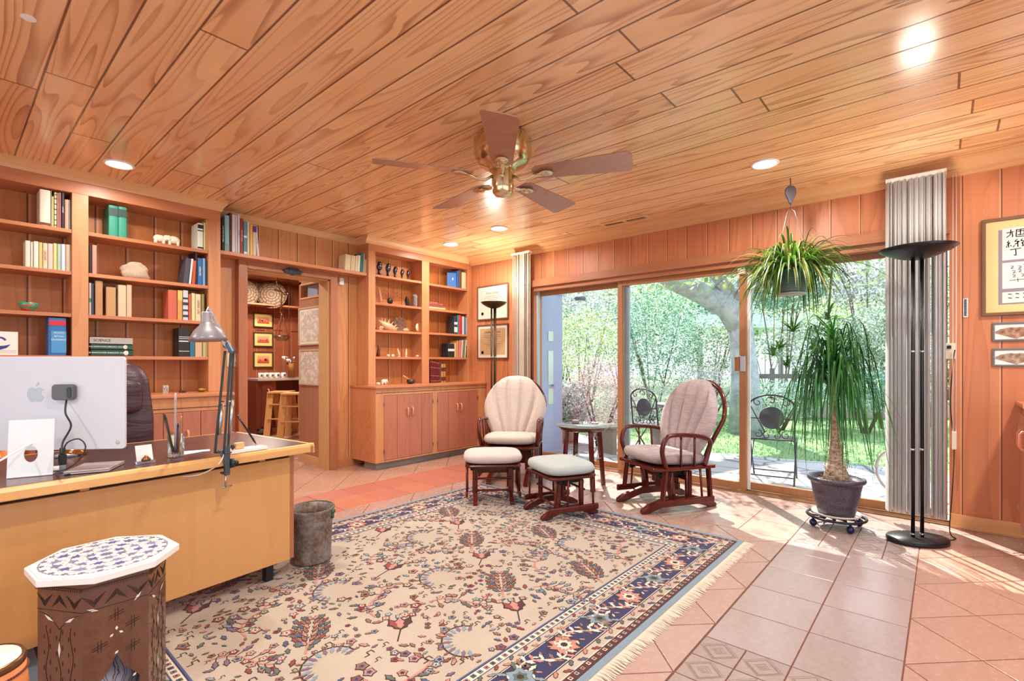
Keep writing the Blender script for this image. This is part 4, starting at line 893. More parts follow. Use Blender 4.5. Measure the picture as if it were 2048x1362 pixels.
# stand neck plate with an oval cable hole
n=24;ho=[(.0+.021*math.cos(2*PI*k/n),.085+.032*math.sin(2*PI*k/n)) for k in range(n)]
ou=[]
for k in range(n):
    a=2*PI*k/n;cx,sz_=math.cos(a),math.sin(a);q=1/max(abs(cx),abs(sz_)); ou.append((cx*q*hw_,(HH/2)+sz_*q*HH/2))
vs=[(x,0,z) for x,z in ou]+[(x,0,z) for x,z in ho]+[(x,.006,z) for x,z in ou]+[(x,.006,z) for x,z in ho]
fs=[]
for k in range(n):
    k2=(k+1)%n; fs+=[(k,k2,n+k2,n+k),(2*n+k2,2*n+k,3*n+k,3*n+k2),(k,2*n+k,2*n+k2,k2),(n+k,n+k2,3*n+k2,3*n+k)]
b.add(vs,fs); alw=M('white_aluminium','#e6e8ea',.35,.1)
b.build('stand_neck',alw,cp); st.build('stand_foot',alw,cp,bev=.002)
# display: faces away from the camera
dR=onz(250,893,.0); dd=2.04
def atd(u,v,d): r=ray(u,v); return EYE+r*d
pR=atd(250,895,dd+.10); pL=atd(-116,908,dd+.02); vx=(pL-pR); vx.z=0; W_=vx.length; inv=(Matrix.Translation(cp.location)@cp.rotation_euler.to_matrix().to_4x4()).inverted()
zb_,zt_=.833,1.229
Mx=basis(((pL.x+pR.x)/2,(pL.y+pR.y)/2,(zb_+zt_)/2),(-vx.x,-vx.y,0),(0,0,1))  # local z toward camera
def rrect(w,h,r,n=5): return [(sx*(w/2-r)+r*math.cos(R(a0+90*k/n)),sy*(h/2-r)+r*math.sin(R(a0+90*k/n))) for sx,sy,a0 in((1,1,0),(-1,1,90),(-1,-1,180),(1,-1,270)) for k in range(n+1)]
d=MB(); d.x=inv@Mx; d.prism(rrect(W_,zt_-zb_,.014),-.012,0); d.build('display_housing',M('display_back_white','#cfd1d8',.35),cp,bev=.002)
d=MB(); d.x=inv@Mx; d.prism(rrect(W_-.02,zt_-zb_-.02,.008),-.0135,-.012); d.build('screen',M('screen_black','#0c0c10',.1),cp)
# fruit logo
lg=MB(); lg.x=inv@Mx@Matrix.Translation((0.003,.04,0)); s=.034
ap=[(0,.62),(.22,.78),(.5,.82),(.74,.68),(.86,.52),(.66,.36),(.58,.12),(.64,-.14),(.82,-.34),(.92,-.40),(.76,-.72),(.52,-.98),(.28,-1.0),(0,-.9),(-.28,-1.0),(-.55,-.98),(-.84,-.62),(-1.0,-.2),(-1.0,.2),(-.84,.58),(-.5,.82),(-.22,.78)]
lg.prism([(x*s,y*s*1.0) for x,y in ap],.0002,.0008); lg.prism([(.0*s,.95*s),(.04*s,1.2*s),(.3*s,1.5*s),(.34*s,1.5*s),(.32*s,1.2*s),(.1*s,.97*s)],.0002,.0008); lg.build('logo',M('logo_grey','#a8acb2',.25,.2),cp)
bt=MB(); bt.x=inv@Mx@Matrix.Translation((W_/2-.028,-(zt_-zb_)/2+.028,0)); bt.lathe([(.0085,0),(.0085,.001),(.006,.0012),(0,.0012)],n=20); bt.build('power_button',M('button_grey','#b8babc',.3,.4),cp)
def curve(name,pts,r,m,label=None,cat='cable',parent=None,n=8,dense=8):
    P_=[Vector(p) for p in pts];o=[]
    Q=[P_[0]]+P_+[P_[-1]]
    for i in range(1,len(Q)-2):
        for k in range(dense):
            t=k/dense;a,b,c,d=Q[i-1],Q[i],Q[i+1],Q[i+2]
            o.append(.5*((2*b)+(-a+c)*t+(2*a-5*b+4*c-d)*t*t+(-a+3*b-3*c+d)*t**3))
    o.append(P_[-1]); mb=MB().tube(o,r,n)
    ob=mb.build(name,m,parent,w=bool(parent))
    if label: tag(lift(ob),label,cat)
    return ob
cab=[atd(-30,938,1.70),atd(20,910,1.85),atd(50,893,1.95),atd(68,885,1.99)]
curve('power_cord',cab,.0035,white,'white power cord passing through the hole of the computer stand','cord')
# camera unit on the back of the display
wm=Mx@Matrix.Translation((.122,.048,.0)); r=thing('webcam','grey square camera module clipped to the back of the computer','camera',tuple(wm.translation))
iv=Matrix.Translation(-r.location)@wm
b=MB(); b.x=iv; b.prism(rrect(.084,.066,.014),.002,.026); b.build('housing',M('dark_grey_plastic','#5c5c5e',.4),r,bev=.004)
b=MB(); b.x=iv@Matrix.Translation((.027,-.002,.026)); b.prism(rrect(.016,.046,.008),0,.003); b.build('lens_window',M('gloss_black','#101014',.08),r,bev=.001)
hub=onz(125,945,DT)
c0=wm@Vector((.008,-.036,.014)); c1=atd(140,850,2.0); c2=atd(126,880,1.97)
curve('webcam_cable',[tuple(c0),atd(131,826,2.02),atd(142,852,2.01),atd(126,884,1.98),atd(123,908,1.95)],.0035,blackm,'thick black cable running down from the camera module to the adapter')
r=thing('usb_adapter','upright black plug adapter standing beside the computer stand','adapter',tuple(onz(125,944,DT)))
MB().box((-.010,-.010,.0),(.010,.010,.03)).build('dock',M('clear_smoke','#7c8488',.2),r,bev=.002)
MB().box((-.013,-.009,.03),(.013,.009,.072)).build('plug',blackm,r,bev=.003); MB().box((-.009,-.008,.072),(.009,.008,.10)).build('neck',M('rubber_green_black','#20261e',.5),r,bev=.002)
q=[onz(124,944,DT+.1),onz(133,900,DT+.09),onz(158,875,DT+.07),onz(172,890,DT+.05),onz(160,917,DT+.03),onz(135,940,DT+.015),onz(110,946,DT+.02),onz(85,941,DT+.012),onz(50,944,DT+.006),onz(15,955,DT+.004)]
curve('looped_cable',[atd(125,905,1.94),atd(135,885,1.95),atd(158,878,1.96),atd(171,893,1.95),atd(160,917,1.93),atd(135,937,1.9),tuple(onz(112,942,DT+.012)),tuple(onz(85,942,DT+.006)),tuple(onz(50,945,DT+.006)),tuple(onz(15,955,DT+.004))],.0026,blackm,'thin black cable looping over the adapter and along the desk edge')
curve('laptop_cable',[onz(128,950,DT+.003),onz(150,946,DT+.004),onz(175,941,DT+.004),onz(200,941,DT+.006)],.0026,blackm,'short black cable plugged into the thin silver laptop')
# laptop
pf=[onz(126,951,DT),onz(218,943,DT),onz(235,926,DT),onz(150,930,DT)]
a_=pf[0];v1=(pf[1]-pf[0]).normalized();v2=Vector((-v1.y,v1.x,0)); r=thing('laptop','thin closed silver laptop lying beside the computer stand','laptop',tuple(a_),math.atan2(v1.y,v1.x))
lw=(pf[1]-pf[0]).length; lm=M('laptop_silver','#cfc6c8',.3,.6); b=MB(); b.prism([(0,0),(lw,0),(lw+.03,.17),(.03,.19)],.001,.007); b.build('base',lm,r,bev=.002); b=MB(); b.prism([(0,.001),(lw,.001),(lw+.03,.171),(.03,.191)],.008,.014); b.build('lid',lm,r,bev=.002); MB().box((.01,.004,.0065),(lw-.005,.15,.0085)).build('seam',blackm,r)
# mouse
r=thing('mouse','bronze and grey computer mouse behind the thin laptop','mouse',tuple(onz(145,912,DT)),R(20)); MB().ball((0,0,.012),(.062,.036,.024),18).build('shell',M('bronze_gloss','#9c6030',.12,.7),r); b=MB().ball((-.018,0,.007),(.055,.038,.018),16); b.build('base',M('mouse_grey','#8c98a8',.3,.3),r)
# card holder
r=thing('card_holder','clear acrylic card holder with a white card and a small brass dome','stationery',tuple(onz(290,926,DT)),DA)
MB().box((-.036,-.018,0),(.036,.02,.012)).build('acrylic_base',cg,r,bev=.001); b=MB(); b.x=Matrix.Translation((0,.004,.012))@Matrix.Rotation(R(-18),4,'X'); b.box((-.03,0,0),(.034,.002,.07)); b.build('card',M('white_card','#e8e6e4',.6),r)
MB().lathe([(.018,.012),(.017,.02),(.009,.03),(.004,.036),(0,.037)],(0,-.012,0),18).build('brass_dome',M('dome_brass','#8a5c34',.3,.8),r)
# pen cup
cc=onz(352,913,DT); r=thing('pen_cup','clear fluted glass pen cup with a cream shield and brown seal','stationery',tuple(cc))
b=MB(); b.lathe([(.030,0),(.036,.004),(.033,.012),(.037,.105),(.035,.105),(.031,.014),(0,.012)],n=12); b.build('glass_body',cg,r)
fx=(EYE-cc); yaw_=math.atan2(fx.y,fx.x); b=MB(); b.x=Matrix.Rotation(yaw_+PI/2,4,'Z'); b.add([(-.024,-.0385,.107),(.024,-.0385,.107),(.024,-.0385,.075),(.0,-.0385,.045),(-.024,-.0385,.075)],[(0,4,3,2,1)]); b.prism([(0,0)],0,0) if False else None; b.build('shield',M('shield_cream','#ddd6b8',.5),r); b=MB(); b.x=Matrix.Rotation(yaw_+PI/2,4,'Z'); b.lathe([(0,-.001),(.012,-.001),(.012,.001),(0,.001)],(0,-.0395,.036),18,axis='Y'); b.build('seal',M('seal_brown','#7c5434',.4,.3),r)
def pen(label,top,bot,r0,m1,nm='pen',m2=None):
    a=Vector(top);b=Vector(bot); o=MB(); d=(a-b)
    o.tube([b,b+d*.1,b+d*.92,a],[r0*.4,r0,r0,r0*.55],10); ob=o.build(nm,m1); tag(lift(ob),label,nm); return ob
base=cc+Vector((0,0,.014)); RTv=RT
pen('white and chrome stick pen with a twisted flame top, tallest in the glass cup',atd(351,787,1.98),base+RTv*-.004,.0045,M('pearl_white','#e4e2e6',.2,.3))
pen('dark green handled brush leaning left in the glass cup',atd(329,830,2.0),base+RTv*-.012,.006,M('dark_green_gloss','#2c3c38',.2),'brush')
pen('wooden and silver pen at the right of the glass cup',atd(363,833,1.98),base+RTv*.012,.0045,M('pen_wood','#c8a070',.3,.3))
pen('short blue capped pen low in the glass cup',atd(356,848,2.0),base+RTv*.004,.0045,M('blue_cap','#28305c',.3))
# papers
p=MB(); o0=onz(380,905,DT); 
for k,(dx,dy,a,w,h) in enumerate(((0,0,.3,.10,.07),(.03,.01,-.3,.12,.06))):
    p.x=Matrix.Translation(o0+Vector((dx,dy,k*.001)))@Matrix.Rotation(a,4,'Z'); p.box((-w/2,-h/2,.0),(w/2,h/2,.0008))
tag(lift(p.build('papers',M('note_paper','#ece6e6',.7))),'loose white papers lying behind the glass pen cup','paper')
# pen stand
q0=onz(461,909,DT);q1=onz(535,898,DT); v1=(q1-q0).normalized(); r=thing('pen_stand','white marble desk pen stand with a blue-grey edge and tilted black pen socket','stationery',tuple(q0),math.atan2(v1.y,v1.x)); L=(q1-q0).length
b=MB().box((0,0,0),(L,.075,.016)); b.build('marble_base',M('white_marble','#ece8e0',.2),r,bev=.002)
MB().cyl((L*.80,.04,.016),(L*.80,.04,.026),.006,.005,12).build('socket',brass,r)
iv=(Matrix.Translation(r.location)@r.rotation_euler.to_matrix().to_4x4())
s0=iv@Vector((L*.80,.04,.027)); pen('long black and silver pen tilted in the marble stand',atd(474,829,(s0-EYE).dot(FW)+.0),s0,.0048,M('gloss_pen','#22242a',.12,.3))
q=iv@Vector((L*.32,.035,.0165)); o=MB(); o.x=Matrix.Rotation(math.atan2(v1.y,v1.x),4,'Z'); o.box((-.022,-.012,0),(.022,.012,.032)); o=o.build('wooden_block',M('maple_block','#dcb078',.45),bev=.004); o.location=q; tag(o,'small maple wood block resting on the marble pen stand','ornament')
o=MB().lathe([(0,-.004),(.012,-.004),(.012,.004),(0,.004)],(0,0,.012),16,axis='X').build('blue_grey_disc',M('disc_dark','#30343c',.3,.5)); o.location=q+Vector((-.032,0.0,0)); tag(o,'small dark disc standing against the maple block on the pen stand','ornament')
# ---- clamp lamp
cb=onz(448,925,DT); de=Matrix.Translation(desk.location)@Matrix.Rotation(DA,4,'Z'); 
rq_=ray(450,945); nq_=Vector((math.sin(DA),-math.cos(DA),0)); cb=EYE+rq_*((Vector((dp0.x,dp0.y,EH))-EYE).dot(nq_)/rq_.dot(nq_)); lx=(de.inverted()@cb).x; cl_=de@Vector((lx,-.0,.0)); lamp=thing('desk_lamp','grey swing-arm desk lamp clamped to the front edge of the desk','lamp',(cl_.x,cl_.y,0),DA)
gl_=M('lamp_gunmetal','#4c5860',.35,.6); gd=M('lamp_dark_arm','#3a4648',.4,.5); gc=M('lamp_grey_shade','#8e8c92',.35,.45)
b=MB(); b.box((-.012,-.028,.695),(.012,-.008,.80)); b.box((-.012,-.03,.765),(.012,.05,.775)); b.box((-.012,-.028,.665),(.012,-.008,.70)); b.box((-.01,-.03,.662),(.01,.03,.672)); b.cyl((0,-.018,.775),(0,-.018,.80),.012,.009,12); b.build('clamp',gl_,lamp,bev=.003)
b=MB(); b.cyl((.012,-.02,.715),(.03,-.02,.715),.022,.022,18).cyl((.03,-.02,.715),(.05,-.02,.715),.009,.011,12); b.build('clamp_knob',M('knob_black','#24282e',.35,.2),lamp)
b=MB(); b.cyl((0,-.005,.60),(0,-.005,.665),.005,.005,10); b.cyl((-.022,-.005,.603),(.03,-.005,.603),.0035,.0035,8); b.build('clamp_screw',steel,lamp)
inv=(Matrix.Translation(lamp.location)@Matrix.Rotation(DA,4,'Z')).inverted()
def L_(u,v,d): return inv@atd(u,v,d)
d0=(EYE-EYE).dot(FW) if False else (Vector((cl_.x,cl_.y,1.2))-EYE).dot(FW)
j0=L_(440,905,d0); jt=L_(466,697,d0+.06)
b=MB()
for (ua,va,ub,vb,off) in ((430,905,450,702,0),(448,905,462,700,.0),(456,903,467,702,.03)):
    b.bar(L_(ua,va,d0+off),L_(ub,vb,d0+off+.05),.008,.010)
b.build('lower_arm',gd,lamp,bev=.0015)
b=MB(); a_=L_(440,838,d0+.02);c_=L_(446,812,d0+.03); b.cyl(L_(439,870,d0+.01),L_(444,808,d0+.03),.008,.008,12); b.cyl(L_(460,868,d0+.01),L_(465,800,d0+.03),.007,.007,12); b.cyl(L_(442,803,d0+.03),L_(462,803,d0+.03),.003,.003,8); b.build('tension_spring',steel,lamp)
b=MB(); b.cyl(L_(428,905,d0),L_(463,905,d0+.01),.004,.004,8); b.cyl(L_(444,925,d0),L_(446,900,d0),.009,.008,10); b.build('lower_joint',gl_,lamp)
sh_=d0+.0
b=MB()
for (ua,va,ub,vb,off) in ((466,702,417,614,.0),(456,702,412,625,-.01),(461,690,434,664,.02)): b.bar(L_(ua,va,d0+.05+off),L_(ub,vb,d0+off),.006,.008)
b.build('upper_arm',M('lamp_silver_arm','#9aa0a4',.3,.7),lamp,bev=.001)
b=MB(); b.bar(L_(450,688,d0+.04),L_(468,705,d0+.06),.022,.03); b.build('elbow_joint',gl_,lamp,bev=.004)
b=MB(); b.x=Matrix.Identity(4)
top=L_(408,610,d0);bt=L_(415,683,d0) 
ax=(L_(407,612,d0)-L_(412,688,d0)).normalized(); cen=L_(417,682,d0)
zq=ax; xq=zq.orthogonal().normalized(); yq=zq.cross(xq)
MS=Matrix(((xq.x,yq.x,zq.x,cen.x),(xq.y,yq.y,zq.y,cen.y),(xq.z,yq.z,zq.z,cen.z),(0,0,0,1)))
b.x=MS; Rs=.083; b.lathe([(Rs,0),(Rs*.93,.018),(Rs*.72,.05),(Rs*.42,.076),(.03,.088),(.027,.09),(.026,.135),(.02,.141),(0,.142)],n=40); 
b.build('lamp_shade',gc,lamp)
b=MB(); b.x=MS; b.lathe([(Rs*.985,.001),(Rs*.9,.018),(Rs*.69,.05),(Rs*.38,.074),(0,.08)],n=40); b.build('shade_lining',M('shade_white','#e8e6e4',.4),lamp)
b=MB(); b.x=MS; b.lathe([(0,.02),(.02,.024),(.028,.042),(.02,.06),(.012,.075)],n=20); b.build('bulb',M('bulb_white','#f8f4ea',.3),lamp)
b=MB(); b.cyl(L_(410,628,d0-.02),L_(424,628,d0+.02),.008,.008,12); b.cyl(L_(418,615,d0),L_(406,634,d0-.02),.006,.006,10); b.build('shade_knob',steel,lamp)
pc=[cl_+Vector((0,-.02,.79)),atd(440,925,d0-.02),atd(420,940,d0-.04),atd(395,950,d0-.06),atd(365,953,d0-.07)]
curve('lamp_cord',[inv@Vector(p) for p in pc],.003,white,None,parent=None).parent=lamp
# ================================================================== OFFICE CHAIR
oc=onz(275,1000,0); ocp=Vector((.69,4.12,0)); r=thing('office_chair','brown leather high-back office chair with bentwood arms behind the desk','chair',tuple(ocp),R(-12))
lea=G('brown_leather',.32);P,v=lea.xyz();n=lea.noise(v,160,3,.6);n2=lea.noise(lea.comb(lea.ma('MULTIPLY',P['X'],3.),lea.ma('MULTIPLY',P['Y'],3.),lea.ma('MULTIPLY',P['Z'],14.)),1.2,2,.5,.6);lea.bump(lea.ma('ADD',lea.ma('MULTIPLY',n,.15),n2),.5,.02);lea.out(lea.mix(n2,'#4a3038','#382428'));lea=lea.m
def padshape(w,h,t,zt,rc=.08,nx=9,nz=15,bulge=1.,curvef=None,taper=0):
    mb=MB();vs=[];
    for side in (0,1):
        for i in range(nz+1):
            for j in range(nx+1):
                a=j/nx*2-1;c=i/nz*2-1
                e=max(0,1-abs(a)**6)*max(0,1-abs(c)**8)
                zz=zt+c*h/2; ww=w/2*(1-taper*max(0,c))
                # round the corners
                dx=max(0,abs(a)*ww-(ww-rc));dz=max(0,abs(c)*h/2-(h/2-rc)); x=a*ww;z=zz
                if dx>0 and dz>0:
                    q=math.hypot(dx,dz); m=max(dx,dz); f=m/q; x=math.copysign((ww-rc)+dx*f,a); z=zt+math.copysign((h/2-rc)+dz*f,c)
                y=(-1 if side==0 else 1)*t/2*(.25+.75*e**.5*bulge)
                if curvef: y+=curvef(x,z)
                vs.append((x,y,z))
    N=(nx+1)*(nz+1);fs=[]
    for i in range(nz):
        for j in range(nx):
            k=i*(nx+1)+j; fs+=[(k,k+1,k+nx+2,k+nx+1),(N+k+1,N+k,N+k+nx+1,N+k+nx+2)]
    bd=[j for j in range(nx+1)]+[i*(nx+1)+nx for i in range(1,nz+1)]+[nz*(nx+1)+j for j in range(nx-1,-1,-1)]+[i*(nx+1) for i in range(nz-1,0,-1)]
    for a,b in zip(bd,bd[1:]+bd[:1]): fs.append((b,a,N+a,N+b))
    mb.add(vs,fs,0,True);return mb
padshape(.54,.74,.11,.84,.12,curvef=lambda x,z:.10*(z-.6)**2*1.2+x*x*-.3,taper=.15).build('backrest',lea,r,sub=1)
padshape(.42,.22,.06,.98,.06,curvef=lambda x,z:-.06).build('head_pillow',lea,r,sub=1)
b=padshape(.54,.50,.12,0,.1); b.v=[(x,-.26-z,.47+y) for x,y,z in b.v]; b.build('seat',lea,r,sub=1)
bw=M('bentwood_orange','#c86c34',.3)
for s in (-1,1): MB().tube([(s*.31,.04,.46),(s*.36,.02,.64),(s*.38,-.06,.73),(s*.39,-.28,.745),(s*.39,-.46,.70),(s*.37,-.50,.56),(s*.32,-.40,.42)],.024,8,flat=1.).build('armrest',bw,r)
MB().cyl((0,-.2,.12),(0,-.2,.41),.035,.03,14).build('column',blackm,r)
for k in range(5):
    a=2*PI*k/5; o=MB(); o.bar((0,-.2,.11),(.3*math.cos(a),-.2+.3*math.sin(a),.07),.05,.035); o.build('base_leg',bw,r,bev=.004); MB().ball((.3*math.cos(a),-.2+.3*math.sin(a),.028),.028,10).build('caster',blackm,r)
# ================================================================== BUCKET
bc=onz(640,1125,0); bp=Vector((1.475,2.90,RT_+.002)); r=thing('metal_bucket','weathered galvanised bucket standing at the end of the desk','bucket',tuple(bp))
g=G('weathered_tin',.5);P,v=g.xyz();n=g.noise(v,9,4,.7);n2=g.noise(v,60,4,.7);g.b.inputs['Metallic'].default_value=.45;g.bump(n2,.4,.006);tin=g.out(g.ramp(g.ma('MULTIPLY_ADD',n2,.4,g.ma('MULTIPLY',n,.6)),[(.35,'#4c3a2e'),(.48,'#7c6a5c'),(.6,'#8e9094'),(.7,'#a4acb2')]))
br_=.118;bh=.315
MB().lathe([(br_*.98,0),(br_*1.0,.01),(br_*.97,.02),(br_*1.03,bh*.72),(br_*1.06,bh*.74),(br_*1.04,bh*.77),(br_*1.07,bh*.86),(br_*1.1,bh*.9),(br_*1.08,bh*.95),(br_*1.12,bh),(br_*1.07,bh*1.0),(br_*1.02,bh*.8),(br_*.95,.03),(0,.02)],n=40).build('body',tin,r)
for s in (-1,1):
    d_=RT*s; MB().ball((d_.x*br_*1.1,d_.y*br_*1.1,bh*.93),.018,10).cyl((d_.x*br_*1.08,d_.y*br_*1.08,bh*.80),(d_.x*br_*1.1,d_.y*br_*1.1,bh*.93),.012,.01,8).build('handle_lug',M('patina','#4c5c50',.5,.4),r)
hp=[]
for k in range(17):
    a=PI*k/16; q=RT*(math.cos(a)*br_*1.12)+FW*(math.sin(a)*br_*1.15); hp.append((q.x,q.y,bh*.95+.008*math.sin(a)+.01))
MB().tube(hp,.004,8).build('handle',M('patina','#4c5c50',.5,.4),r)
# ================================================================== OCTAGONAL TABLE
tz=.52; tl=onz(57,1160,tz);tr_=onz(352,1108,tz)
oc=Vector((.380,2.210,tz)); r=thing('octagonal_table','octagonal side table with an inlaid white marble top and carved dark wood base','table',(oc.x,oc.y,0),R(4.8)); 
mar=M('marble_white','#efe9e4',.15)
TRr=.212
def octp(q): return [(q*math.cos(PI/4*k+PI/8),q*math.sin(PI/4*k+PI/8)) for k in range(8)]
b=MB(); b.prism(octp(TRr),tz-.026,tz-.004); b.prism(octp(TRr-.008),tz-.004,tz); b.build('marble_top',mar,r,bev=.004)
inl=MB();rq=random.Random(5)
def fl2(cx,cy,s,mi,n=6,a0=0):
    z=tz+.0004+rq.random()*.0003; ps=[(cx+s*(1 if i%2 else .62)*math.cos(a0+PI*i/n),cy+s*(1 if i%2 else .62)*math.sin(a0+PI*i/n)) for i in range(2*n)]; inl.add([(x,y,z) for x,y in ps],[tuple(range(2*n))],mi)
for ringr,nn,sz in ((.045,6,.018),(.088,11,.017),(.132,16,.019),(.168,22,.012)):
    for k in range(nn):
        a=2*PI*k/nn+ringr*9; fl2(ringr*math.cos(a),ringr*math.sin(a),sz,k%3 if sz>.013 else 3,6,a)
        for dd_ in (.35,.65):
            a2=a+dd_*2*PI/nn; x,y=(ringr+.006)*math.cos(a2),(ringr+.006)*math.sin(a2); z=tz+.0009; q=.008
            inl.add([(x-q*math.sin(a2),y+q*math.cos(a2),z),(x+.003*math.cos(a2),y+.003*math.sin(a2),z),(x+q*math.sin(a2),y-q*math.cos(a2),z),(x-.003*math.cos(a2),y-.003*math.sin(a2),z)],[(0,3,2,1)],3)
fl2(0,0,.022,3,12)
for rg in (.066,.11,.15):
    pts=[(( rg+.008*math.sin(k*2.1))*math.cos(2*PI*k/64),(rg+.008*math.sin(k*2.1))*math.sin(2*PI*k/64),tz+.0006) for k in range(64)]; inl.tube(pts,.0008,4,4,closed=True,flat=.3)
inl.build('stone_inlay',[M('lapis','#5a5a9c',.25),M('lapis_pale','#8484ac',.25),M('amethyst','#74789c',.25),M('inlay_grey','#747088',.3),M('inlay_vine','#b49c8c',.3)],r)
g=G('carved_walnut',.32);P,v=g.xyz();n=g.noise(g.comb(g.ma('MULTIPLY',P['X'],25.),g.ma('MULTIPLY',P['Y'],25.),g.ma('MULTIPLY',P['Z'],2.5)),1,3,.6);wal=g.out(g.mix(n,'#7c5038','#54301f'))
wal.node_tree.nodes['Principled BSDF'].inputs['Coat Weight'].default_value=.5
BR=.175; body=MB()
hi=BR*math.cos(PI/6); half=BR*math.sin(PI/6)
crv=MB(); prl=MB()
for k in range(6):
    a=PI/3*k+PI/6-R(4.8); fm_=Matrix.Rotation(a,4,'Z')@Matrix.Translation((hi,0,0))
    # panel in local frame: Y across, Z up, X outward
    body.x=fm_; crv.x=fm_; prl.x=fm_
    if k%2==1: body.box((-.02,-half,0),(0,half,tz-.03))
    else:
        # arched opening
        n=14;arch=[]
        for i in range(n+1):
            t=i/n; 
            arch.append((-half*.72+half*1.44*t, .13+.055*math.sin(PI*t)+(.045*max(0,1-abs(t-.5)*6))))
        top=tz-.03
        for i in range(n):
            (y0,z0),(y1,z1)=arch[i],arch[i+1]
            body.add([(0,y0,z0),(0,y1,z1),(0,y1,top),(0,y0,top),(-.015,y0,z0),(-.015,y1,z1),(-.015,y1,top),(-.015,y0,top)],[(0,1,2,3),(7,6,5,4),(0,4,5,1)])
        body.box((-.015,-half,0),(0,-half*.72,top)); body.box((-.015,half*.72,0),(0,half,top))
    # chevrons
    def cut(p,q,w=.0016): crv.bar((.0004,p[0],p[1]),(.0004,q[0],q[1]),w,.0012,up=(1,0,0))
    zt0=tz-.075
    crv.box((0,-half,tz-.058),(.006,half,tz-.050),1); 
    for j in range(22): y=-half+ (j+.5)*2*half/22; crv.box((.006,y-.0018,tz-.058),(.009,y+.0018,tz-.052),1)
    for j in range(3):
        for m_ in range(4):
            yc=-half+(j+.5)*2*half/3; d=m_*.0085; h=.04
            s_=1 if (j%2) else -1
            w_=half/3*(1-m_*.24)
            cut((yc-w_,zt0-.02-s_*h*.5*(1-m_*.24)),(yc,zt0-.02+s_*h*.5*(1-m_*.24))); cut((yc,zt0-.02+s_*h*.5*(1-m_*.24)),(yc+w_,zt0-.02-s_*h*.5*(1-m_*.24)))
    cut((-half,zt0-.05),(half,zt0-.05))
    if k%2==1:
        for y0 in (-half*.55,0,half*.55):
            pts=[(y0+.006*math.sin(z*42+y0*80),z) for z in [.02+i*.012 for i in range(int((zt0-.10)/.012))]]
            for p,q in zip(pts,pts[1:]): cut(p,q,.0014)
            for z in [.05+i*.05 for i in range(7)]:
                if z<zt0-.1: cut((y0-.012,z),(y0-.012,z+.014),.002);cut((y0+.012,z+.02),(y0+.012,z+.034),.002)
        for sd in (-1,1):
            for t in range(8):
                q0=(sd*half*.9*t/8,zt0-.11+.05*t/8+.012*math.sin(PI*t/8));q1=(sd*half*.9*(t+1)/8,zt0-.11+.05*(t+1)/8+.012*math.sin(PI*(t+1)/8)); cut(q0,q1)
            c0=(sd*half*.45,zt0-.078); prl.add([(.001,c0[0]-sd*.018,c0[1]-.008),(.001,c0[0]+sd*.004,c0[1]-.004),(.001,c0[0]+sd*.02,c0[1]+.012),(.001,c0[0]-sd*.002,c0[1]+.004)],[(0,1,2,3) if sd>0 else (3,2,1,0)])
        for z in (.12,.27): prl.add([(.001,0,z-.028),(.001,.006,z),(.001,0,z+.028),(.001,-.006,z)],[(0,1,2,3)])
    else:
        for (cy,cz_) in ((0,.36),(-half*.5,.27),(half*.5,.24),(half*.5,.32)):
            for j in (-1,1):
                cut((cy-.02,cz_-.006+j*.004),(cy+.02,cz_+.006+j*.004));cut((cy+j*.004,cz_-.02),(cy+j*.004,cz_+.02))
        for (cy,cz_,an) in ((-half*.7,.395,-.4),(half*.65,.40,.9),(0,.315,1.57),(-.013,.295,.7),(.012,.298,-.6),(0,.235,.8),(half*.55,.14,.8)):
            L=.016 if cz_>.38 else .007; w_=.004; dy,dz=math.cos(an),math.sin(an)
            prl.add([(.001,cy-dy*L,cz_-dz*L),(.001,cy+dz*w_,cz_-dy*w_),(.001,cy+dy*L,cz_+dz*L),(.001,cy-dz*w_,cz_+dy*w_)],[(0,1,2,3)])
body.build('carved_base',wal,r); crv.build('carved_pattern',[M('carving_dark','#2c1810',.6),M('bead_moulding','#6c4834',.35)],r); prl.build('inlay_pattern',M('mother_of_pearl','#ece6dc',.2),r)
r.location.z=RT_+.004
o=rockmesh(1,.10,.09,.11,31,.3,22); g=G('wrapped_cloth',.5);P,v=g.xyz();w=g.n('TexWave');g.t.links.new(v,w.inputs[0]);w.inputs[1].default_value=14;w.inputs[2].default_value=8;cm_=g.out(g.ramp(w.outputs[1],[(.2,'#c8c4cc'),(.6,'#b0a8b0'),(.7,'#2c4478'),(.8,'#8c4450'),(1,'#d0ccd0')]))
o=o.build('wrapped_stone',cm_); o.location=(oc.x+.0,oc.y,RT_+.006); tag(o,'blue and white patterned lump kept inside the carved base, seen through its arch','ornament')
# leather drum at the lower left corner
bl=onz(-45,1330,.42); r=thing('drum_table','round orange leather drum with a brass rim and white top at the lower left corner','drum',(bl.x,bl.y,RT_+.003))
rd=(onz(20,1335,.42)-bl).length
MB().lathe([(rd*.82,0),(rd*.9,.02),(rd*1.0,.2),(rd*1.0,.34),(rd*.95,.395)],n=48).build('leather_body',M('orange_leather','#d8834c',.45),r)
MB().lathe([(rd*.95,.39),(rd*.97,.405),(rd*.92,.415),(rd*.86,.41)],n=48).build('brass_rim',M('dark_brass_rim','#7a5434',.25,.7),r)
MB().lathe([(rd*.88,.400),(rd*.85,.414),(0,.414)],n=48).build('top',M('drum_skin','#f0ece0',.4),r)
st=MB()
for k in range(90): a=2*PI*k/90; st.ball((rd*.985*math.cos(a),rd*.985*math.sin(a),.375),.0035,6)
st.build('stitching',M('thread','#6c3020',.6),r)
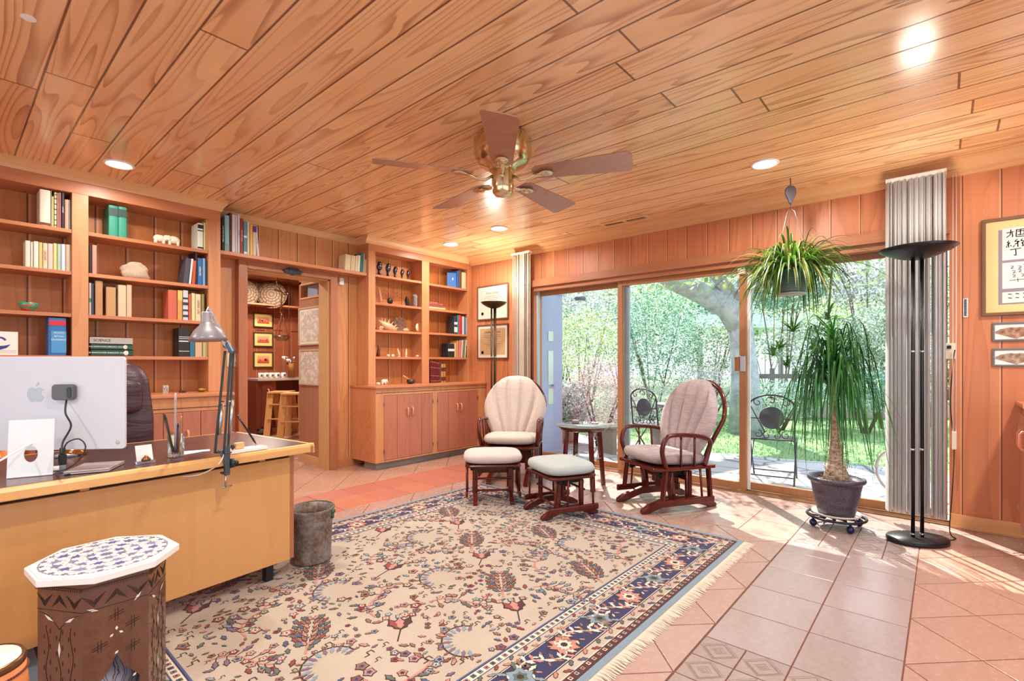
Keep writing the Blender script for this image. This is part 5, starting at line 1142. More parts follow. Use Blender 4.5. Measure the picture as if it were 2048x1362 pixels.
# ================================================================== GLIDER CHAIRS AND OTTOMANS
pivot=M('pivot_steel','#1c1e24',.3,.6)
def cushion(w,d,t,z,n=18,pe=4.2,crown=.3,skew=None):
    mb=MB();k=12;prof=[]
    for i in range(k+1):
        a=PI*i/k; prof.append((math.sin(a)**.22 if 0<i<k else 0,-math.cos(a)))
    vs=[]
    N=32
    for r_,h in prof:
        for j in range(N):
            a=2*PI*j/N;c,s=math.cos(a),math.sin(a); q=(abs(c)**pe+abs(s)**pe)**(-1/pe)
            x=w/2*q*c*r_;y=d/2*q*s*r_; zz=z+h*t/2*(1-.0*r_)
            if h>0: zz+=crown*t*.25*(1-r_)
            vs.append((x,y,zz))
    mb.add(vs,[(i*N+j,i*N+(j+1)%N,(i+1)*N+(j+1)%N,(i+1)*N+j) for i in range(k) for j in range(N)],0,True); return mb
def mrail(r,name,*bars):
    b=MB()
    for p,q,w,h in bars: b.bar(p,q,w,h)
    return b.build(name,mahog_m,r,bev=.005)
def glider(label,loc,face,fab,frame_z=.37):
    rz=math.atan2(face[1],face[0])+PI/2
    r=thing('glider_chair',label,'chair',(loc[0],loc[1],0),rz)
    mb=cushion(.54,.58,.105,.425,crown=.25); mb.v=[(x,y-.02,z+(-.06*(y))) for x,y,z in mb.v]; mb.build('seat_cushion',fab,r)
    # back cushion with five fanned channels
    NX,NZ=40,22;H=.68;W=.68;vs=[]
    tl_=R(17)
    def outline(u,v):
        s=.66+.34*math.sin(PI/2*min(1,v/.62)) if v<.62 else 1-.30*((v-.62)/.38)**2.2
        hh=H*(1-.10*abs(u)**2.2-.12*abs(u)**5)
        return u*W/2*s, v*hh
    for side in (0,1):
        for i in range(NZ+1):
            for j in range(NX+1):
                u=j/NX*2-1;v=i/NZ; x,z=outline(u,v)
                e=(max(0,1-abs(u)**5)*max(0,1-(abs(2*v-1))**6))**.5
                t=.075*e+.008
                if side==0:
                    for c in (-.74,-.26,.26,.74): 
                        cc=c*(.62+.38*v); t-=.042*e*math.exp(-((u-cc)/.055)**2)
                y=-t if side==0 else .03*e
                y-= .05*(u*u)*(0.6)   # wraps forward at the sides
                yy=y*math.cos(tl_)+z*math.sin(tl_); zz=z*math.cos(tl_)-y*math.sin(tl_)
                vs.append((x,.17+yy,.41+zz))
    N=(NX+1)*(NZ+1);fs=[]
    for i in range(NZ):
        for j in range(NX): k=i*(NX+1)+j; fs+=[(k,k+1,k+NX+2,k+NX+1),(N+k+1,N+k,N+k+NX+1,N+k+NX+2)]
    bd=[j for j in range(NX+1)]+[i*(NX+1)+NX for i in range(1,NZ+1)]+[NZ*(NX+1)+j for j in range(NX-1,-1,-1)]+[i*(NX+1) for i in range(NZ-1,0,-1)]
    for a,b in zip(bd,bd[1:]+bd[:1]): fs.append((b,a,N+a,N+b))
    MB().add(vs,fs,0,True).build('back_cushion',fab,r)
    def bk(x,z,y=.055): return (x,.17+y*math.cos(tl_)+z*math.sin(tl_),.41+z*math.cos(tl_)-y*math.sin(tl_))
    pts=[]
    for k in range(25):
        a=PI*k/24; x=.32*math.cos(a); z=.36+.315*math.sin(a); pts.append(bk(x,z))
    pts=[bk(.20,-.06),bk(.235,.12)]+pts+[bk(-.235,.12),bk(-.20,-.06)]
    MB().tube(pts,.017,10,flat=1.2).build('back_frame',mahog_m,r)
    for x in (-.1,0,.1): MB().cyl(bk(x,-.02,.05),bk(x*1.1,.62,.05),.008,.008,8).build('back_spindle',mahog_m,r)
    # seat frame
    b=MB(); sf=[(.295*q[0],.30*q[1]) for q in [(-.86,-1),(.86,-1),(1,-.75),(1,.9),(.9,1),(-.9,1),(-1,.9),(-1,-.75)]]; b.prism(sf,.345,.372); b.build('seat_frame',mahog_m,r,bev=.008)
    for s in (-1,1):
        x=s*.285
        p=[(x,-.20,.375),(x*1.04,-.245,.50),(x*1.06,-.22,.60),(x*1.07,-.16,.632),(x*1.07,.02,.625),(x*1.06,.16,.60),(x*1.04,.215,.56),(x,.20,.46),(x,.17,.375)]
        cur=[]
        Q=[Vector(a) for a in [p[0]]+p+[p[-1]]]
        for i in range(1,len(Q)-2):
            for k in range(4):
                t=k/4;a_,b_,c_,d_=Q[i-1],Q[i],Q[i+1],Q[i+2]; cur.append(.5*((2*b_)+(-a_+c_)*t+(2*a_-5*b_+4*c_-d_)*t*t+(-a_+3*b_-3*c_+d_)*t**3))
        cur.append(Q[-1]); MB().tube(cur,.018,10,flat=1.2).build('armrest',mahog_m,r)
        for y in (-.06,.07): MB().cyl((x,y,.372),(x*1.05,y-.01,.62),.010,.009,10).build('arm_spindle',mahog_m,r)
        # hung side: spindles and bottom rail
        for y in (-.14,.0,.13): MB().cyl((x*.98,y,.35),(x*.98,y*1.15,.115),.009,.009,8).build('side_spindle',mahog_m,r)
        mrail(r,'side_post',((x*.98,-.20,.35),(x*.98,-.23,.11),.022,.045),)
        mrail(r,'side_post',((x*.98,.21,.35),(x*.98,.23,.11),.022,.045),)
        MB().bar((x*1.02,-.30,.095),(x*1.02,.26,.095),.024,.055).build('side_rail',mahog_m,r,bev=.010)
        # base
        y=[-.36,-.30,-.12,.12,.30,.36]; z=[.012,.035,.075,.075,.035,.012]
        b=MB(); xx=s*.185
        up=[(a_,c_) for a_,c_ in zip(y,[.03,.065,.115,.115,.065,.03])]; lo=[(a_,c_) for a_,c_ in zip(y,[.0,.0,.055,.055,.0,.0])]
        b.prism(up+lo[::-1],-.022,.022,frame=lambda u,v,w:(xx+w,u,v)); b.build('base_foot',mahog_m,r,bev=.006)
        mrail(r,'base_post',((xx,-.07,.11),(xx,-.10,.32),.03,.075)); mrail(r,'base_post',((xx,.09,.11),(xx,.09,.32),.03,.06))
        b=MB(); b.bar((xx+s*.03,-.20,.30),(xx+s*.03,.02,.315),.012,.032); b.ball((xx+s*.03,-.2,.30),(.012,.022,.022),10).ball((xx+s*.045,.02,.315),(.014,.02,.02),10); b.build('glide_arm',pivot,r)
    mrail(r,'cross_rail',((-.185,.0,.19),(.185,.0,.19),.022,.06)); mrail(r,'cross_rail',((-.185,.09,.26),(.185,.09,.26),.022,.06)); mrail(r,'cross_rail',((-.19,-.08,.27),(.19,-.08,.27),.022,.06))
    mrail(r,'centre_block',((0,-.07,.22),(0,.10,.22),.10,.14))
    return r
def ottoman(label,loc,face,fab,zz=0,cz=.355):
    rz=math.atan2(face[1],face[0])+PI/2
    r=thing('ottoman',label,'ottoman',(loc[0],loc[1],zz),rz)
    cushion(.51,.44,.09,cz+.02,crown=.25).build('cushion',fab,r)
    b=MB(); b.prism([(.24*q[0],.205*q[1]) for q in [(-.85,-1),(.85,-1),(1,-.8),(1,.8),(.85,1),(-.85,1),(-1,.8),(-1,-.8)]],cz-.05,cz-.028); b.build('seat_frame',mahog_m,r,bev=.007)
    for s in (-1,1):
        x=s*.225
        for y in (-.16,-.055,.055,.16): MB().cyl((x,y,cz-.04),(x,y*1.05,.10),.0085,.0085,8).build('side_spindle',mahog_m,r)
        MB().bar((x,-.215,.08),(x,.215,.08),.022,.048).build('side_rail',mahog_m,r,bev=.010)
        xx=s*.155; yy=[-.25,-.2,-.07,.07,.2,.25]
        b=MB(); b.prism([(a,c) for a,c in zip(yy,[.025,.055,.095,.095,.055,.025])]+[(a,c) for a,c in zip(yy,[0,0,.045,.045,0,0])][::-1],-.018,.018,frame=lambda u,v,w:(xx+w,u,v)); b.build('base_foot',mahog_m,r,bev=.005)
        for y in (-.10,.10): mrail(r,'base_post',((xx,y,.07),(xx,y,cz-.07),.024,.045))
        b=MB(); b.bar((xx+s*.028,-.1,cz-.075),(xx+s*.028,.10,cz-.07),.010,.024); b.ball((xx+s*.03,-.1,cz-.075),(.012,.018,.018),10); b.build('glide_arm',pivot,r)
    for y,z in ((-.13,.20),(-.13,.10),(.13,.2)): MB().cyl((-.155,y,z),(.155,y,z),.009,.009,8).build('crossbar',mahog_m,r)
    mrail(r,'cross_rail',((-.15,0,cz-.10),(.15,0,cz-.10),.02,.06))
    return r
glider('cream cushioned wooden glider chair in front of the left floor lamp',(3.93,3.42),(-.84,-.54),fab1)
glider('mauve cushioned wooden glider chair facing left in front of the sliding door',(4.07,1.80),(-.80,.60) if False else (-.86,.50),fab2)
ottoman('glider ottoman with a pinkish cushion in front of the left chair',(3.21,3.02),(-.70,-.71),fabo1,RT_+.002)
ottoman('glider ottoman with a pale blue-grey cushion between the two chairs, nearest the camera',(3.27,2.33),(-.9,.436),fabo2,RT_+.002)
# ---- round side table
tc_=Vector((4.12,2.66,0)); r=thing('side_table','round glass-topped dark wood side table between the two glider chairs','table',tuple(tc_),R(12))
MB().lathe([(.262,.592),(.265,.598),(.262,.604),(0,.604)],n=48).build('glass_top',M('glass_top','#6c7c78',.03,.0,1.,coat=1.),r)
MB().lathe([(.20,.55),(.215,.555),(.248,.588),(.25,.592),(.225,.592),(.20,.558)],n=48).build('apron',mahog_m,r)
for k in range(4):
    a=PI/4+k*PI/2; c,s=math.cos(a),math.sin(a); b=MB(); b.bar((c*.17,s*.17,.56),(c*.215,s*.215,0),.042,.032,up=(c,s,0)); b.build('leg',mahog_m,r,bev=.003)
MB().bar((-.14,-.14,.26),(.14,.14,.26),.03,.02).bar((-.14,.14,.26),(.14,-.14,.26),.03,.02).build('shelf_stretcher',mahog_m,r,bev=.002)
MB().box((-.15,-.15,.27),(.15,.15,.282)).build('lower_shelf',mahog_m,r,bev=.002)
mg=thing('magazine','pale magazine lying on the lower shelf of the round side table','magazine',(4.10,2.62,.284),R(30)); MB().box((-.14,-.105,0),(.14,.105,.012)).build('page_block',pages,mg); MB().box((-.142,-.107,.012),(.142,.107,.0135)).build('cover',M('magazine_cover','#a8b8c0',.3),mg)
for (u,v,l) in ((1151,842,'left of the two dark round coasters on the glass side table'),(1190,847,'right of the two dark round coasters on the glass side table')):
    p=onz(u,v,.605); o=MB().lathe([(.038,0),(.04,.003),(.038,.009),(.03,.007),(0,.006)],n=24).build('coaster',M('coaster_wood','#6c3424',.4)); o.location=p; tag(o,l,'coaster','coasters')
# ================================================================== FLOOR LAMPS
def torchiere(label,x,y,rot_,rh,zh,mat,base,npole=3,sep=.045,lit=0,r0=.011):
    r=thing('floor_lamp',label,'lamp',(x,y,0),rot_)
    b=MB(); b.lathe([(base[0]*.99,0),(base[0],.004),(base[0],.026),(base[0]*.98,.032),(0,.033)],n=48,sy=base[1]/base[0]); b.build('base',mat,r)
    for k in range(npole):
        xx=(k-(npole-1)/2)*sep if npole==2 else sep*math.cos(2*PI*k/3+.5)*.6; yy=0 if npole==2 else sep*math.sin(2*PI*k/3+.5)*.6
        p=MB(); p.cyl((xx,yy,.03),(xx,yy,zh-.03),r0,r0,12); o=p.build('pole',mat,r)
        q=MB()
        for z in (.05,.62,1.28): q.cyl((xx,yy,z-.006),(xx,yy,z+.006),r0*1.12,r0*1.12,12)
        q.build('joint_ring',steel,o)
    b=MB(); b.lathe([(.03,zh-.065),(rh*.45,zh-.05),(rh*.85,zh-.012),(rh,zh+.012),(rh*.985,zh+.014),(rh*.84,zh-.005),(rh*.4,zh-.04),(0,zh-.05)],n=48); b.build('bowl_shade',mat,r)
    MB().cyl((-.06,0,zh-.02),(.06,0,zh-.02),.008,.008,10).build('bulb',bulb_m if lit else M('bulb_white','#f8f4ea',.3),r)
    return r
lb=M('bronze_lamp','#4a3c2e',.35,.7)
torchiere('dark bronze floor lamp with a shallow bowl, behind the left glider chair',4.56,4.27,0,.165,1.955,lb,(.14,.14),3,.05,1)
lm_=torchiere('tall black floor lamp with a wide bowl standing in front of the blinds',4.32,.135,math.atan2(RT.y,RT.x),.215,1.965,black,(.19,.135),2,.062,1,.0115)
tl_=bpy.data.lights.new('torchiere_light','SPOT'); tl_.energy=TORCH; tl_.color=(1,.9,.76); tl_.spot_size=R(165); tl_.spot_blend=.6; tl_.shadow_soft_size=.09
for q_,e_ in (((4.50,4.22,1.99),1.),((4.32,.135,2.0),.42)):
    l_=tl_.copy(); l_.energy=TORCH*e_; o=bpy.data.objects.new('torchiere_light',l_); C.objects.link(o); o.location=q_; o.rotation_euler=(PI,0,0)
curve('lamp_cable',[(4.40,.02,.012),(4.52,-.06,.01),(4.64,-.03,.03),(4.72,-.045,.3),(XW-.02,-.055,.6),(XW-.02,-.035,.9),(XW-.02,-.05,1.2),(XW-.03,-.06,1.30)],.0035,blackm,'thin black cable running from the black floor lamp up to the wall outlet')
# ================================================================== CEILING FAN
fc=EYE+FW*3.2+RT*(-.06); fan=thing('ceiling_fan','five-bladed ceiling fan with reddish wood blades and polished brass motor','fan',(fc.x,fc.y,2.28))
b=MB(); b.lathe([(.10,.40),(.15,.395),(.185,.35),(.188,.27),(.175,.235),(.15,.20),(.09,.18),(.085,.16)],n=48); b.build('motor_housing',brass,fan)
b=MB()
for k in range(30):
    a=2*PI*k/30; b.bar((.10*math.cos(a),.10*math.sin(a),.186),(.158*math.cos(a),.158*math.sin(a),.212),.007,.004)
b.build('vent_slots',M('vent_dark','#14100c',.6),fan)
b=MB(); b.lathe([(.062,.18),(.066,.15),(.07,.13),(.07,.06),(.066,.02),(.05,.0),(.02,-.006),(.012,-.012),(0,-.013)],n=40); b.build('switch_cup',brass,fan)
a0=math.atan2(-FW.y,-FW.x)
ZBL=.125
for k in range(5):
    a=a0+k*2*PI/5-.0; fm_=Matrix.Rotation(a,4,'Z')
    irn=MB(); irn.x=fm_; 
    irn.tube([(.07,0,.12),(.12,0,.085),(.17,0,.09),(.21,0,.105),(.25,0,.112)],[.016,.012,.013,.018,.014],10,flat=.6); irn.ball((.285,0,.112),(.05,.042,.008),14); 
    for s in (-1,1): irn.tube([(.20,s*.006,.104),(.25,s*.022,.108),(.30,s*.028,.112)],.005,6)
    irn.build('blade_iron',brass,fan)
    bl=MB(); bl.x=fm_@Matrix.Translation((0,0,ZBL))@Matrix.Rotation(R(-12),4,'X')
    w0,w1=.066,.10; L0,L1=.23,.815; out=[(L0,-w0),(L1-.03,-w1),(L1-.008,-w1+.01),(L1,-w1+.035),(L1,w1-.035),(L1-.008,w1-.01),(L1-.03,w1),(L0,w0),(L0-.03,w0*.5),(L0-.03,-w0*.5)]
    bl.prism(out,-.003,.003); bl.build('blade',dark_floor_wood,fan,bev=.001)
# ================================================================== DOWNLIGHTS, FILL LAMPS, VENT
dlt=M('downlight_trim','#f4f2ee',.4)
def downlight(p,label,power=1.,rr=.095):
    r=thing('recessed_light',label,'ceiling light',(p[0],p[1],p[2]-.012),0,'recessed ceiling lights')
    MB().lathe([(rr,.012),(rr,.006),(rr*.93,.0),(rr*.84,.002),(rr*.80,.012)],n=40).build('trim_ring',dlt,r)
    MB().lathe([(rr*.80,.0115),(rr*.5,.0105),(0,.0100)],n=32).build('bulb',bulb_m,r)
    l=bpy.data.lights.new('recessed_and_fill_lamp','AREA'); l.shape='DISK'; l.size=rr*1.4; l.energy=DOWNLIGHT*power; l.color=(1,.94,.86); l.spread=R(165)
    o=bpy.data.objects.new('recessed_and_fill_lamp',l); C.objects.link(o); o.location=(p[0],p[1],p[2]-.016)
    return r
downlight((.867,4.618,CZ),'white recessed ceiling light above the left bookcase',.4)
downlight((4.0,3.667,CZ),'white recessed ceiling light right below the fan in the picture, toward the far corner')
downlight((4.141,4.612,CZ),'white recessed ceiling light in the far corner, nearest the corner bookcase',.5)
downlight((4.0,.999,CZ),'white recessed ceiling light at the right, in front of the hanging plant')
for x,y in ((.87,1.0),(.87,2.8),(-1.2,4.0),(-1.2,1.4),(2.4,-.9),(4.0,-.9),(2.4,3.9)):  # added fill lamps with no fixtures, to brighten the room
    l=bpy.data.lights.new('recessed_and_fill_lamp','AREA'); l.shape='DISK'; l.size=.14; l.energy=DOWNLIGHT; l.color=(1,.94,.86); l.spread=R(165)
    o=bpy.data.objects.new('recessed_and_fill_lamp',l); C.objects.link(o); o.location=(x,y,CZ-.01)
    if (x,y)!=(2.4,3.9): pass
r=thing('ceiling_vent','wooden ceiling air vent with two slotted grilles beside the window wall crown','vent',(4.64,2.49,CZ-.012))
MB().box((-.055,-.27,0),(.055,.27,.011)).build('frame',MT['cedar_ceiling'],r,bev=.003)
for s in (-1,1):
    b=MB(); 
    for k in range(18): y=s*.125-.1+k*.0115; b.box((-.03,y,-.0012),(.03,y+.005,.001))
    b.build('grille',blackm,r)
r=thing('ceiling_tag','small white oval tag stuck to the ceiling at the top left','tag',tuple(onz(57,37,CZ-.003)))
MB().lathe([(.026,0),(.026,.0028),(0,.0028)],n=20).build('sticker',white,r)
# ================================================================== VERTICAL BLINDS
def fabm(name,c1,c2):
    g=G(name,.8);P,v=g.xyz();n=g.noise(g.comb(g.ma('MULTIPLY',P['X'],300.),g.ma('MULTIPLY',P['Y'],300.),g.ma('MULTIPLY',P['Z'],3.)),1,2);g.b.inputs['Transmission Weight'].default_value=.0
    c=g.mix(n,c1,c2); tr=g.n('BsdfTranslucent'); g.t.links.new(c,tr.inputs[0]); mx=g.n('MixShader'); mx.inputs[0].default_value=.4; out=[n_ for n_ in g.t.nodes if n_.type=='OUTPUT_MATERIAL'][0]
    g.t.links.new(c,g.b.inputs['Base Color']); g.t.links.new(g.b.outputs[0],mx.inputs[1]); g.t.links.new(tr.outputs[0],mx.inputs[2]); g.t.links.new(mx.outputs[0],out.inputs[0]); return g.m
bm1=fabm('blind_vinyl','#f2f0ee','#e2e0e0'); bm2=fabm('blind_vinyl_warm','#f6f0e4','#ece4d6')
def blinds(label,y0,y1,n,mat,zb,xc,rnd,wd=.085,yaw=0.):
    r=thing('vertical_blinds',label,'blinds',(xc,(y0+y1)/2,zb)); q=random.Random(rnd)
    ztop=CZ-.13
    for i in range(n):
        y=y0+(y1-y0)*(i+.5)/n-(y0+y1)/2; a=yaw+q.uniform(-.3,.3); c,s=math.cos(a),math.sin(a); w=wd/2; m=MB(); pts=[]
        for k in range(5):
            t=k/4*2-1; bow=.006*(1-t*t); pts.append((t*w*c-bow*s,y+t*w*s+bow*c))
        pp=pts+[(x+.0012*-s,yy+.0012*c) for x,yy in pts[::-1]]
        m.prism(pp,0,ztop-zb+.02); m.build('slat',mat,r)
    MB().box((-.03,(y0-y1)/2,ztop-zb+.02),(.03,(y1-y0)/2,ztop-zb+.045)).build('head_rail',white,r)
    return r
blinds('stack of open grey-white vertical blinds at the right end of the sliding doors',-.015,.335,24,bm1,.085,4.74,3,.095,.22)
blinds('closed stack of beige vertical blinds at the left end of the sliding doors',3.86,4.16,14,bm2,.085,4.79,4,.085,.9)
# pull cord
r=thing('blind_cord','white pull cord loop with a long plastic weight, right of the blinds','cord',(XW-.05,-.055,.0)); 
zt_=CZ-.1; z1=Z(1900,900,-.1) if False else .62
MB().cyl((0,.006,.70),(0,.006,zt_),.0022,.0022,6).cyl((0,-.012,.70),(0,-.012,zt_),.0022,.0022,6).build('cord',white,r)
MB().box((-.009,-.015,.575),(.009,.011,.705)).build('weight',M('clear_plastic_white','#ece4dc',.2),r,bev=.004)
# outlet
c_=onx(1898,702,XW); r=thing('wall_outlet','cream double wall outlet with a black plug, right of the blinds','outlet',(XW,c_.y,c_.z))
MB().box((-.006,-.036,-.058),(0,.036,.058)).build('plate',cream,r,bev=.002)
MB().box((-.009,-.016,-.048),(-.006,.016,-.012)).box((-.009,-.016,.012),(-.006,.016,.048)).build('socket',M('socket_cream','#d8ccb0',.4),r)
MB().box((-.03,-.012,.016),(-.009,.012,.040)).build('plug',blackm,r,bev=.003)
# thermometer
c0=onx(1931,597,XW);c1=onx(1931,635,XW); r=thing('thermometer','narrow white wall thermometer with a dark scale','thermometer',(XW,c0.y,c1.z)); hh=c0.z-c1.z
MB().box((-.008,-.013,0),(0,.013,hh)).build('backing',white,r,bev=.002); b=MB().box((-.010,-.007,.01),(-.008,.007,hh-.006)); b.build('scale',M('scale_dark','#2c3844',.3),r)
b=MB()
for k in range(14): b.box((-.0108,-.006,.015+k*hh*.065),(-.0100,.001,.0168+k*hh*.065))
b.build('tick_marks',white,r)
# ================================================================== FRAMED PICTURES
def frame_x(name,label,y0,y1,z0,z1,fw,fmat,mat,inner,cat='picture',dep=.022,xw=XW):
    r=thing(name,label,cat,(xw,(y0+y1)/2,z0)); H_=z1-z0;W_=(y0-y1)/1; w=abs(y1-y0)/2
    b=MB(); b.box((-dep,-w,0),(0,w,fw)); b.box((-dep,-w,H_-fw),(0,w,H_)); b.box((-dep,-w,fw),(0,-w+fw,H_-fw)); b.box((-dep,w-fw,fw),(0,w,H_-fw)); b.build('frame',fmat,r,bev=.003)
    MB().box((-dep*.55,-w+fw,fw),(-.001,w-fw,H_-fw)).build('mat_board',mat,r)
    return r,w,H_,-dep*.55-.0006
def rectx(b,x,y0,y1,z0,z1,mi=0): b.add([(x,y0,z0),(x,y1,z0),(x,y1,z1),(x,y0,z1)],[(3,2,1,0)] if y1>y0 else [(0,1,2,3)],mi)
ink=col('#4c4038')
goldf=wood('walnut_frame','#8a5838','#6c4028','#4c2818','Y','Z',0,rough=.35,contrast=.3)
# diplomas
for nm,(ua,va,ub,vb,zt1,zb1),ttl,inn in (('upper',(956,573,1018,0,573,641),'Knox College','#e4d8c4'),('lower',(956,0,1018,0,650,718),'Loyola University','#c8a87c')):
    XD=XW+.05; y0=onx(956,600,XD).y; y1=onx(1018,600,XD).y; za_=onx(956,573 if nm=='upper' else 650,XW).z; zb__=onx(956,641 if nm=='upper' else 718,XW).z
    r,w,H_,xf=frame_x('framed_diploma','%s of the two framed diplomas beside the left floor lamp, %s'%(nm,'white paper' if nm=='upper' else 'tan paper'),y0,y1,zb__,za_,.018,goldf,M('mat_ivory','#e8e0d2',.6),None,'diploma',xw=XD)
    if nm=='upper': inn='#e6dac8'
    b=MB(); rectx(b,xf,w-.055,-w+.055,.055,H_-.055); b.build('document',col(inn,.6),r)
    Mt=basis((xf-.0008,0,H_-.105),(0,-1,0),(0,0,1)); text('lettering',ttl,.042,ink,Mt,r)
    b=MB(); q=random.Random(4)
    for k in range(7):
        z=H_-.15-k*.024; L=w*q.choice([.35,.5,.55,.3]); rectx(b,xf-.0008,L,-L,z,z+.004)
    b.lathe([(.0,-.0008),(.022,-.0008)],(xf-.001,w-.10,.09),16,axis='X'); b.build('printed_lines',ink,r)
# calligraphy
y0=onx(1963,600,XW).y; ztp=onx(1963,442,XW).z; zbt=onx(1963,633,XW).z; y1=y0-.52
r,w,H_,xf=frame_x('framed_calligraphy','large gold-matted frame holding brushed character panels on the right wall','',0,0,1,.02,goldf,M('mat_gold','#e4c080',.6),None) if False else frame_x('framed_calligraphy','large gold-matted frame holding brushed character panels on the right wall',y0,y1,zbt,ztp,.022,goldf,M('mat_gold','#e6c588',.6),None)
b=MB(); rectx(b,xf,w-.085,-w+.085,.075,H_-.085); b.build('grey_mat',col('#8c8088',.6),r)
b=MB(); yL=w-.105; rows=[(H_-.10,H_-.335),(H_-.355,H_-.545),(H_-.56,H_-.64)]
zs=[]
for k,(f0,f1) in enumerate(((.885,.56),(.535,.27),(.235,.125))):
    for c in range(2): rectx(b,xf-.0006,yL-c*.165,yL-.150-c*.165,H_*f1,H_*f0)
    zs.append((H_*f0,H_*f1))
b.build('paper_panels',col('#e4d8d4',.6),r)
br_=MB()
def stroke(pts,w0,m=0,y_=0,z_=0,s=1.):
    for a,c in zip(pts,pts[1:]):
        p=Vector((xf-.0014,yL-.02-(a[0]*s)-y_,z_+a[1]*s));q=Vector((xf-.0014,yL-.02-(c[0]*s)-y_,z_+c[1]*s)); d=(q-p).normalized();n_=Vector((0,-d.z,d.y))*w0/2; br_.add([p-n_,q-n_,q+n_,p+n_],[(0,1,2,3)],m); br_.add([p-n_,q-n_,q+n_,p+n_],[(3,2,1,0)],m)
zc=zs[0][0]
for S_ in ([(.0,-.035),(.04,-.03)],[(.025,-.012),(.022,-.05),(.0,-.07)],[(.03,-.035),(.035,-.065),(.03,-.07)],[(.05,-.02),(.10,-.018)],[(.055,-.02),(.052,-.07),(.105,-.072)],[(.06,-.032),(.095,-.03),(.095,-.058),(.06,-.058)],[(.075,-.02),(.075,-.058)],
 [(.015,-.095),(.004,-.11),(.02,-.112),(.002,-.13)],[(.012,-.112),(.012,-.145)],[(.0,-.135),(.004,-.145)],[(.022,-.13),(.028,-.138)],[(.06,-.09),(.045,-.105),(.07,-.108),(.045,-.128)],[(.06,-.11),(.062,-.148)],[(.045,-.135),(.035,-.145)],[(.085,-.09),(.078,-.106),(.10,-.108),(.08,-.125)],[(.085,-.115),(.09,-.145),(.082,-.142)],[(.10,-.13),(.118,-.14)],
 [(.02,-.165),(.08,-.160)],[(.05,-.163),(.052,-.21),(.04,-.205)]): stroke(S_,.005,0,0,zc,.92)
for k,(a,c) in enumerate(((.02,-.025),(.06,-.03),(.085,-.022),(.03,-.06),(.06,-.055),(.09,-.06),(.03,-.09),(.075,-.088))):
    stroke([(a,c),(a+.018,c-.006),(a+.004,c-.02),(a+.02,c-.018)],.003,1,0,zs[1][0],.95)
stroke([(.015,-.125),(.10,-.122)],.003,1,0,zs[1][0]); stroke([(.055,-.11),(.058,-.14)],.003,1,0,zs[1][0])
for k in range(6): stroke([(.01+k%3*.04,-.015-(k//3)*.03),(.03+k%3*.04,-.018-(k//3)*.03)],.005,1+(k%2),0,zs[2][0],.9)
br_.build('brush_strokes',[col('#5a4038'),col('#a08878'),col('#6c7848')],r)
for i,(va,vb,lb,cc_) in enumerate(((646,683,'upper of the two pressed ginkgo leaf frames on the right wall, darker leaf','#a8826c'),(697,733,'lower of the two pressed ginkgo leaf frames on the right wall, greyer leaf','#a08c78'))):
    y0=onx(1984,680,XW).y; za_=onx(1984,va,XW).z; zb__=onx(1984,vb,XW).z; y1=y0-.36
    r,w,H_,xf=frame_x('leaf_frame',lb,y0,y1,zb__,za_,.014,M('grey_clip_frame','#6a6e6e',.4),M('mat_white','#ece6e0',.6),None,dep=.012)
    b=MB(); cz_=H_*.28; poly=[(0,-H_*.30)]
    for k in range(21):
        a=R(200-220*k/20-0); a=R(195-210*k/20); q=1-.12*(k==10)-.04*math.sin(k*2.3); a=R(180-180*k/20); poly.append((.105*math.cos(a)*q,H_*.30*math.sin(a)*q+H_*.02))
    b.prism(poly,0,.0012,frame=lambda x,y_,z_:(xf-z_,w-.045-.105-x+.03,H_*.42+y_)); 
    g=G('dried_leaf%d'%i,.7);P,v=g.xyz();n=g.noise(v,30,3,.6); b.build('pressed_leaf',g.out(g.ramp(n,[(.35,'#6c4c40'),(.55,cc_),(.7,'#c4a088')])),r)
    c=MB(); 
    for yy,zz_ in ((0,0),(0,H_),(w,H_/2),(-w,H_/2)): c.ball((-.012,yy*.98,zz_*.97+.003),.004,6)
    c.build('clip',steel,r)
# ================================================================== CABINET AT THE RIGHT EDGE
r=thing('side_cabinet','cedar cabinet with looped wood handles at the right edge of the picture','cabinet',(4.35,-.45,0))
cy=-.40
MB().box((3.95,cy-.5,.09),(XW-.006,cy,.915)).build('carcass',MT['cedar_along_x'],r,w=True); MB().box((3.93,cy-.52,.915),(XW-.006,cy+.025,.94)).build('countertop',MT['cedar_along_x'],r,w=True,bev=.003)
MB().box((4.0,cy-.45,0),(XW-.05,cy-.05,.09)).build('toe_kick',MT['grey_toe_kick'],r,w=True)
for k,(xa,xb,hdx) in enumerate(((4.45,4.83,4.50),(4.0,4.43,4.38))):
    o=MB().box((xa,cy,.12),(xb,cy+.014,.86)).build('door',doorp_m,r,w=True,bev=.002)
    h=MB().tube([(hdx,cy+.014,.66),(hdx,cy+.035,.665),(hdx,cy+.045,.68),(hdx,cy+.045,.76),(hdx,cy+.035,.775),(hdx,cy+.014,.78)],.008,8).build('handle',MT['handle_wood'],None); h.parent=o; h.matrix_parent_inverse=Matrix.Translation(-r.location)
    ex=xb if k==0 else xa
    for z in (.22,.76): MB().box((ex-.006,cy+.012,z-.02),(ex+.012,cy+.018,z+.02)).build('hinge',steel,r,w=True)
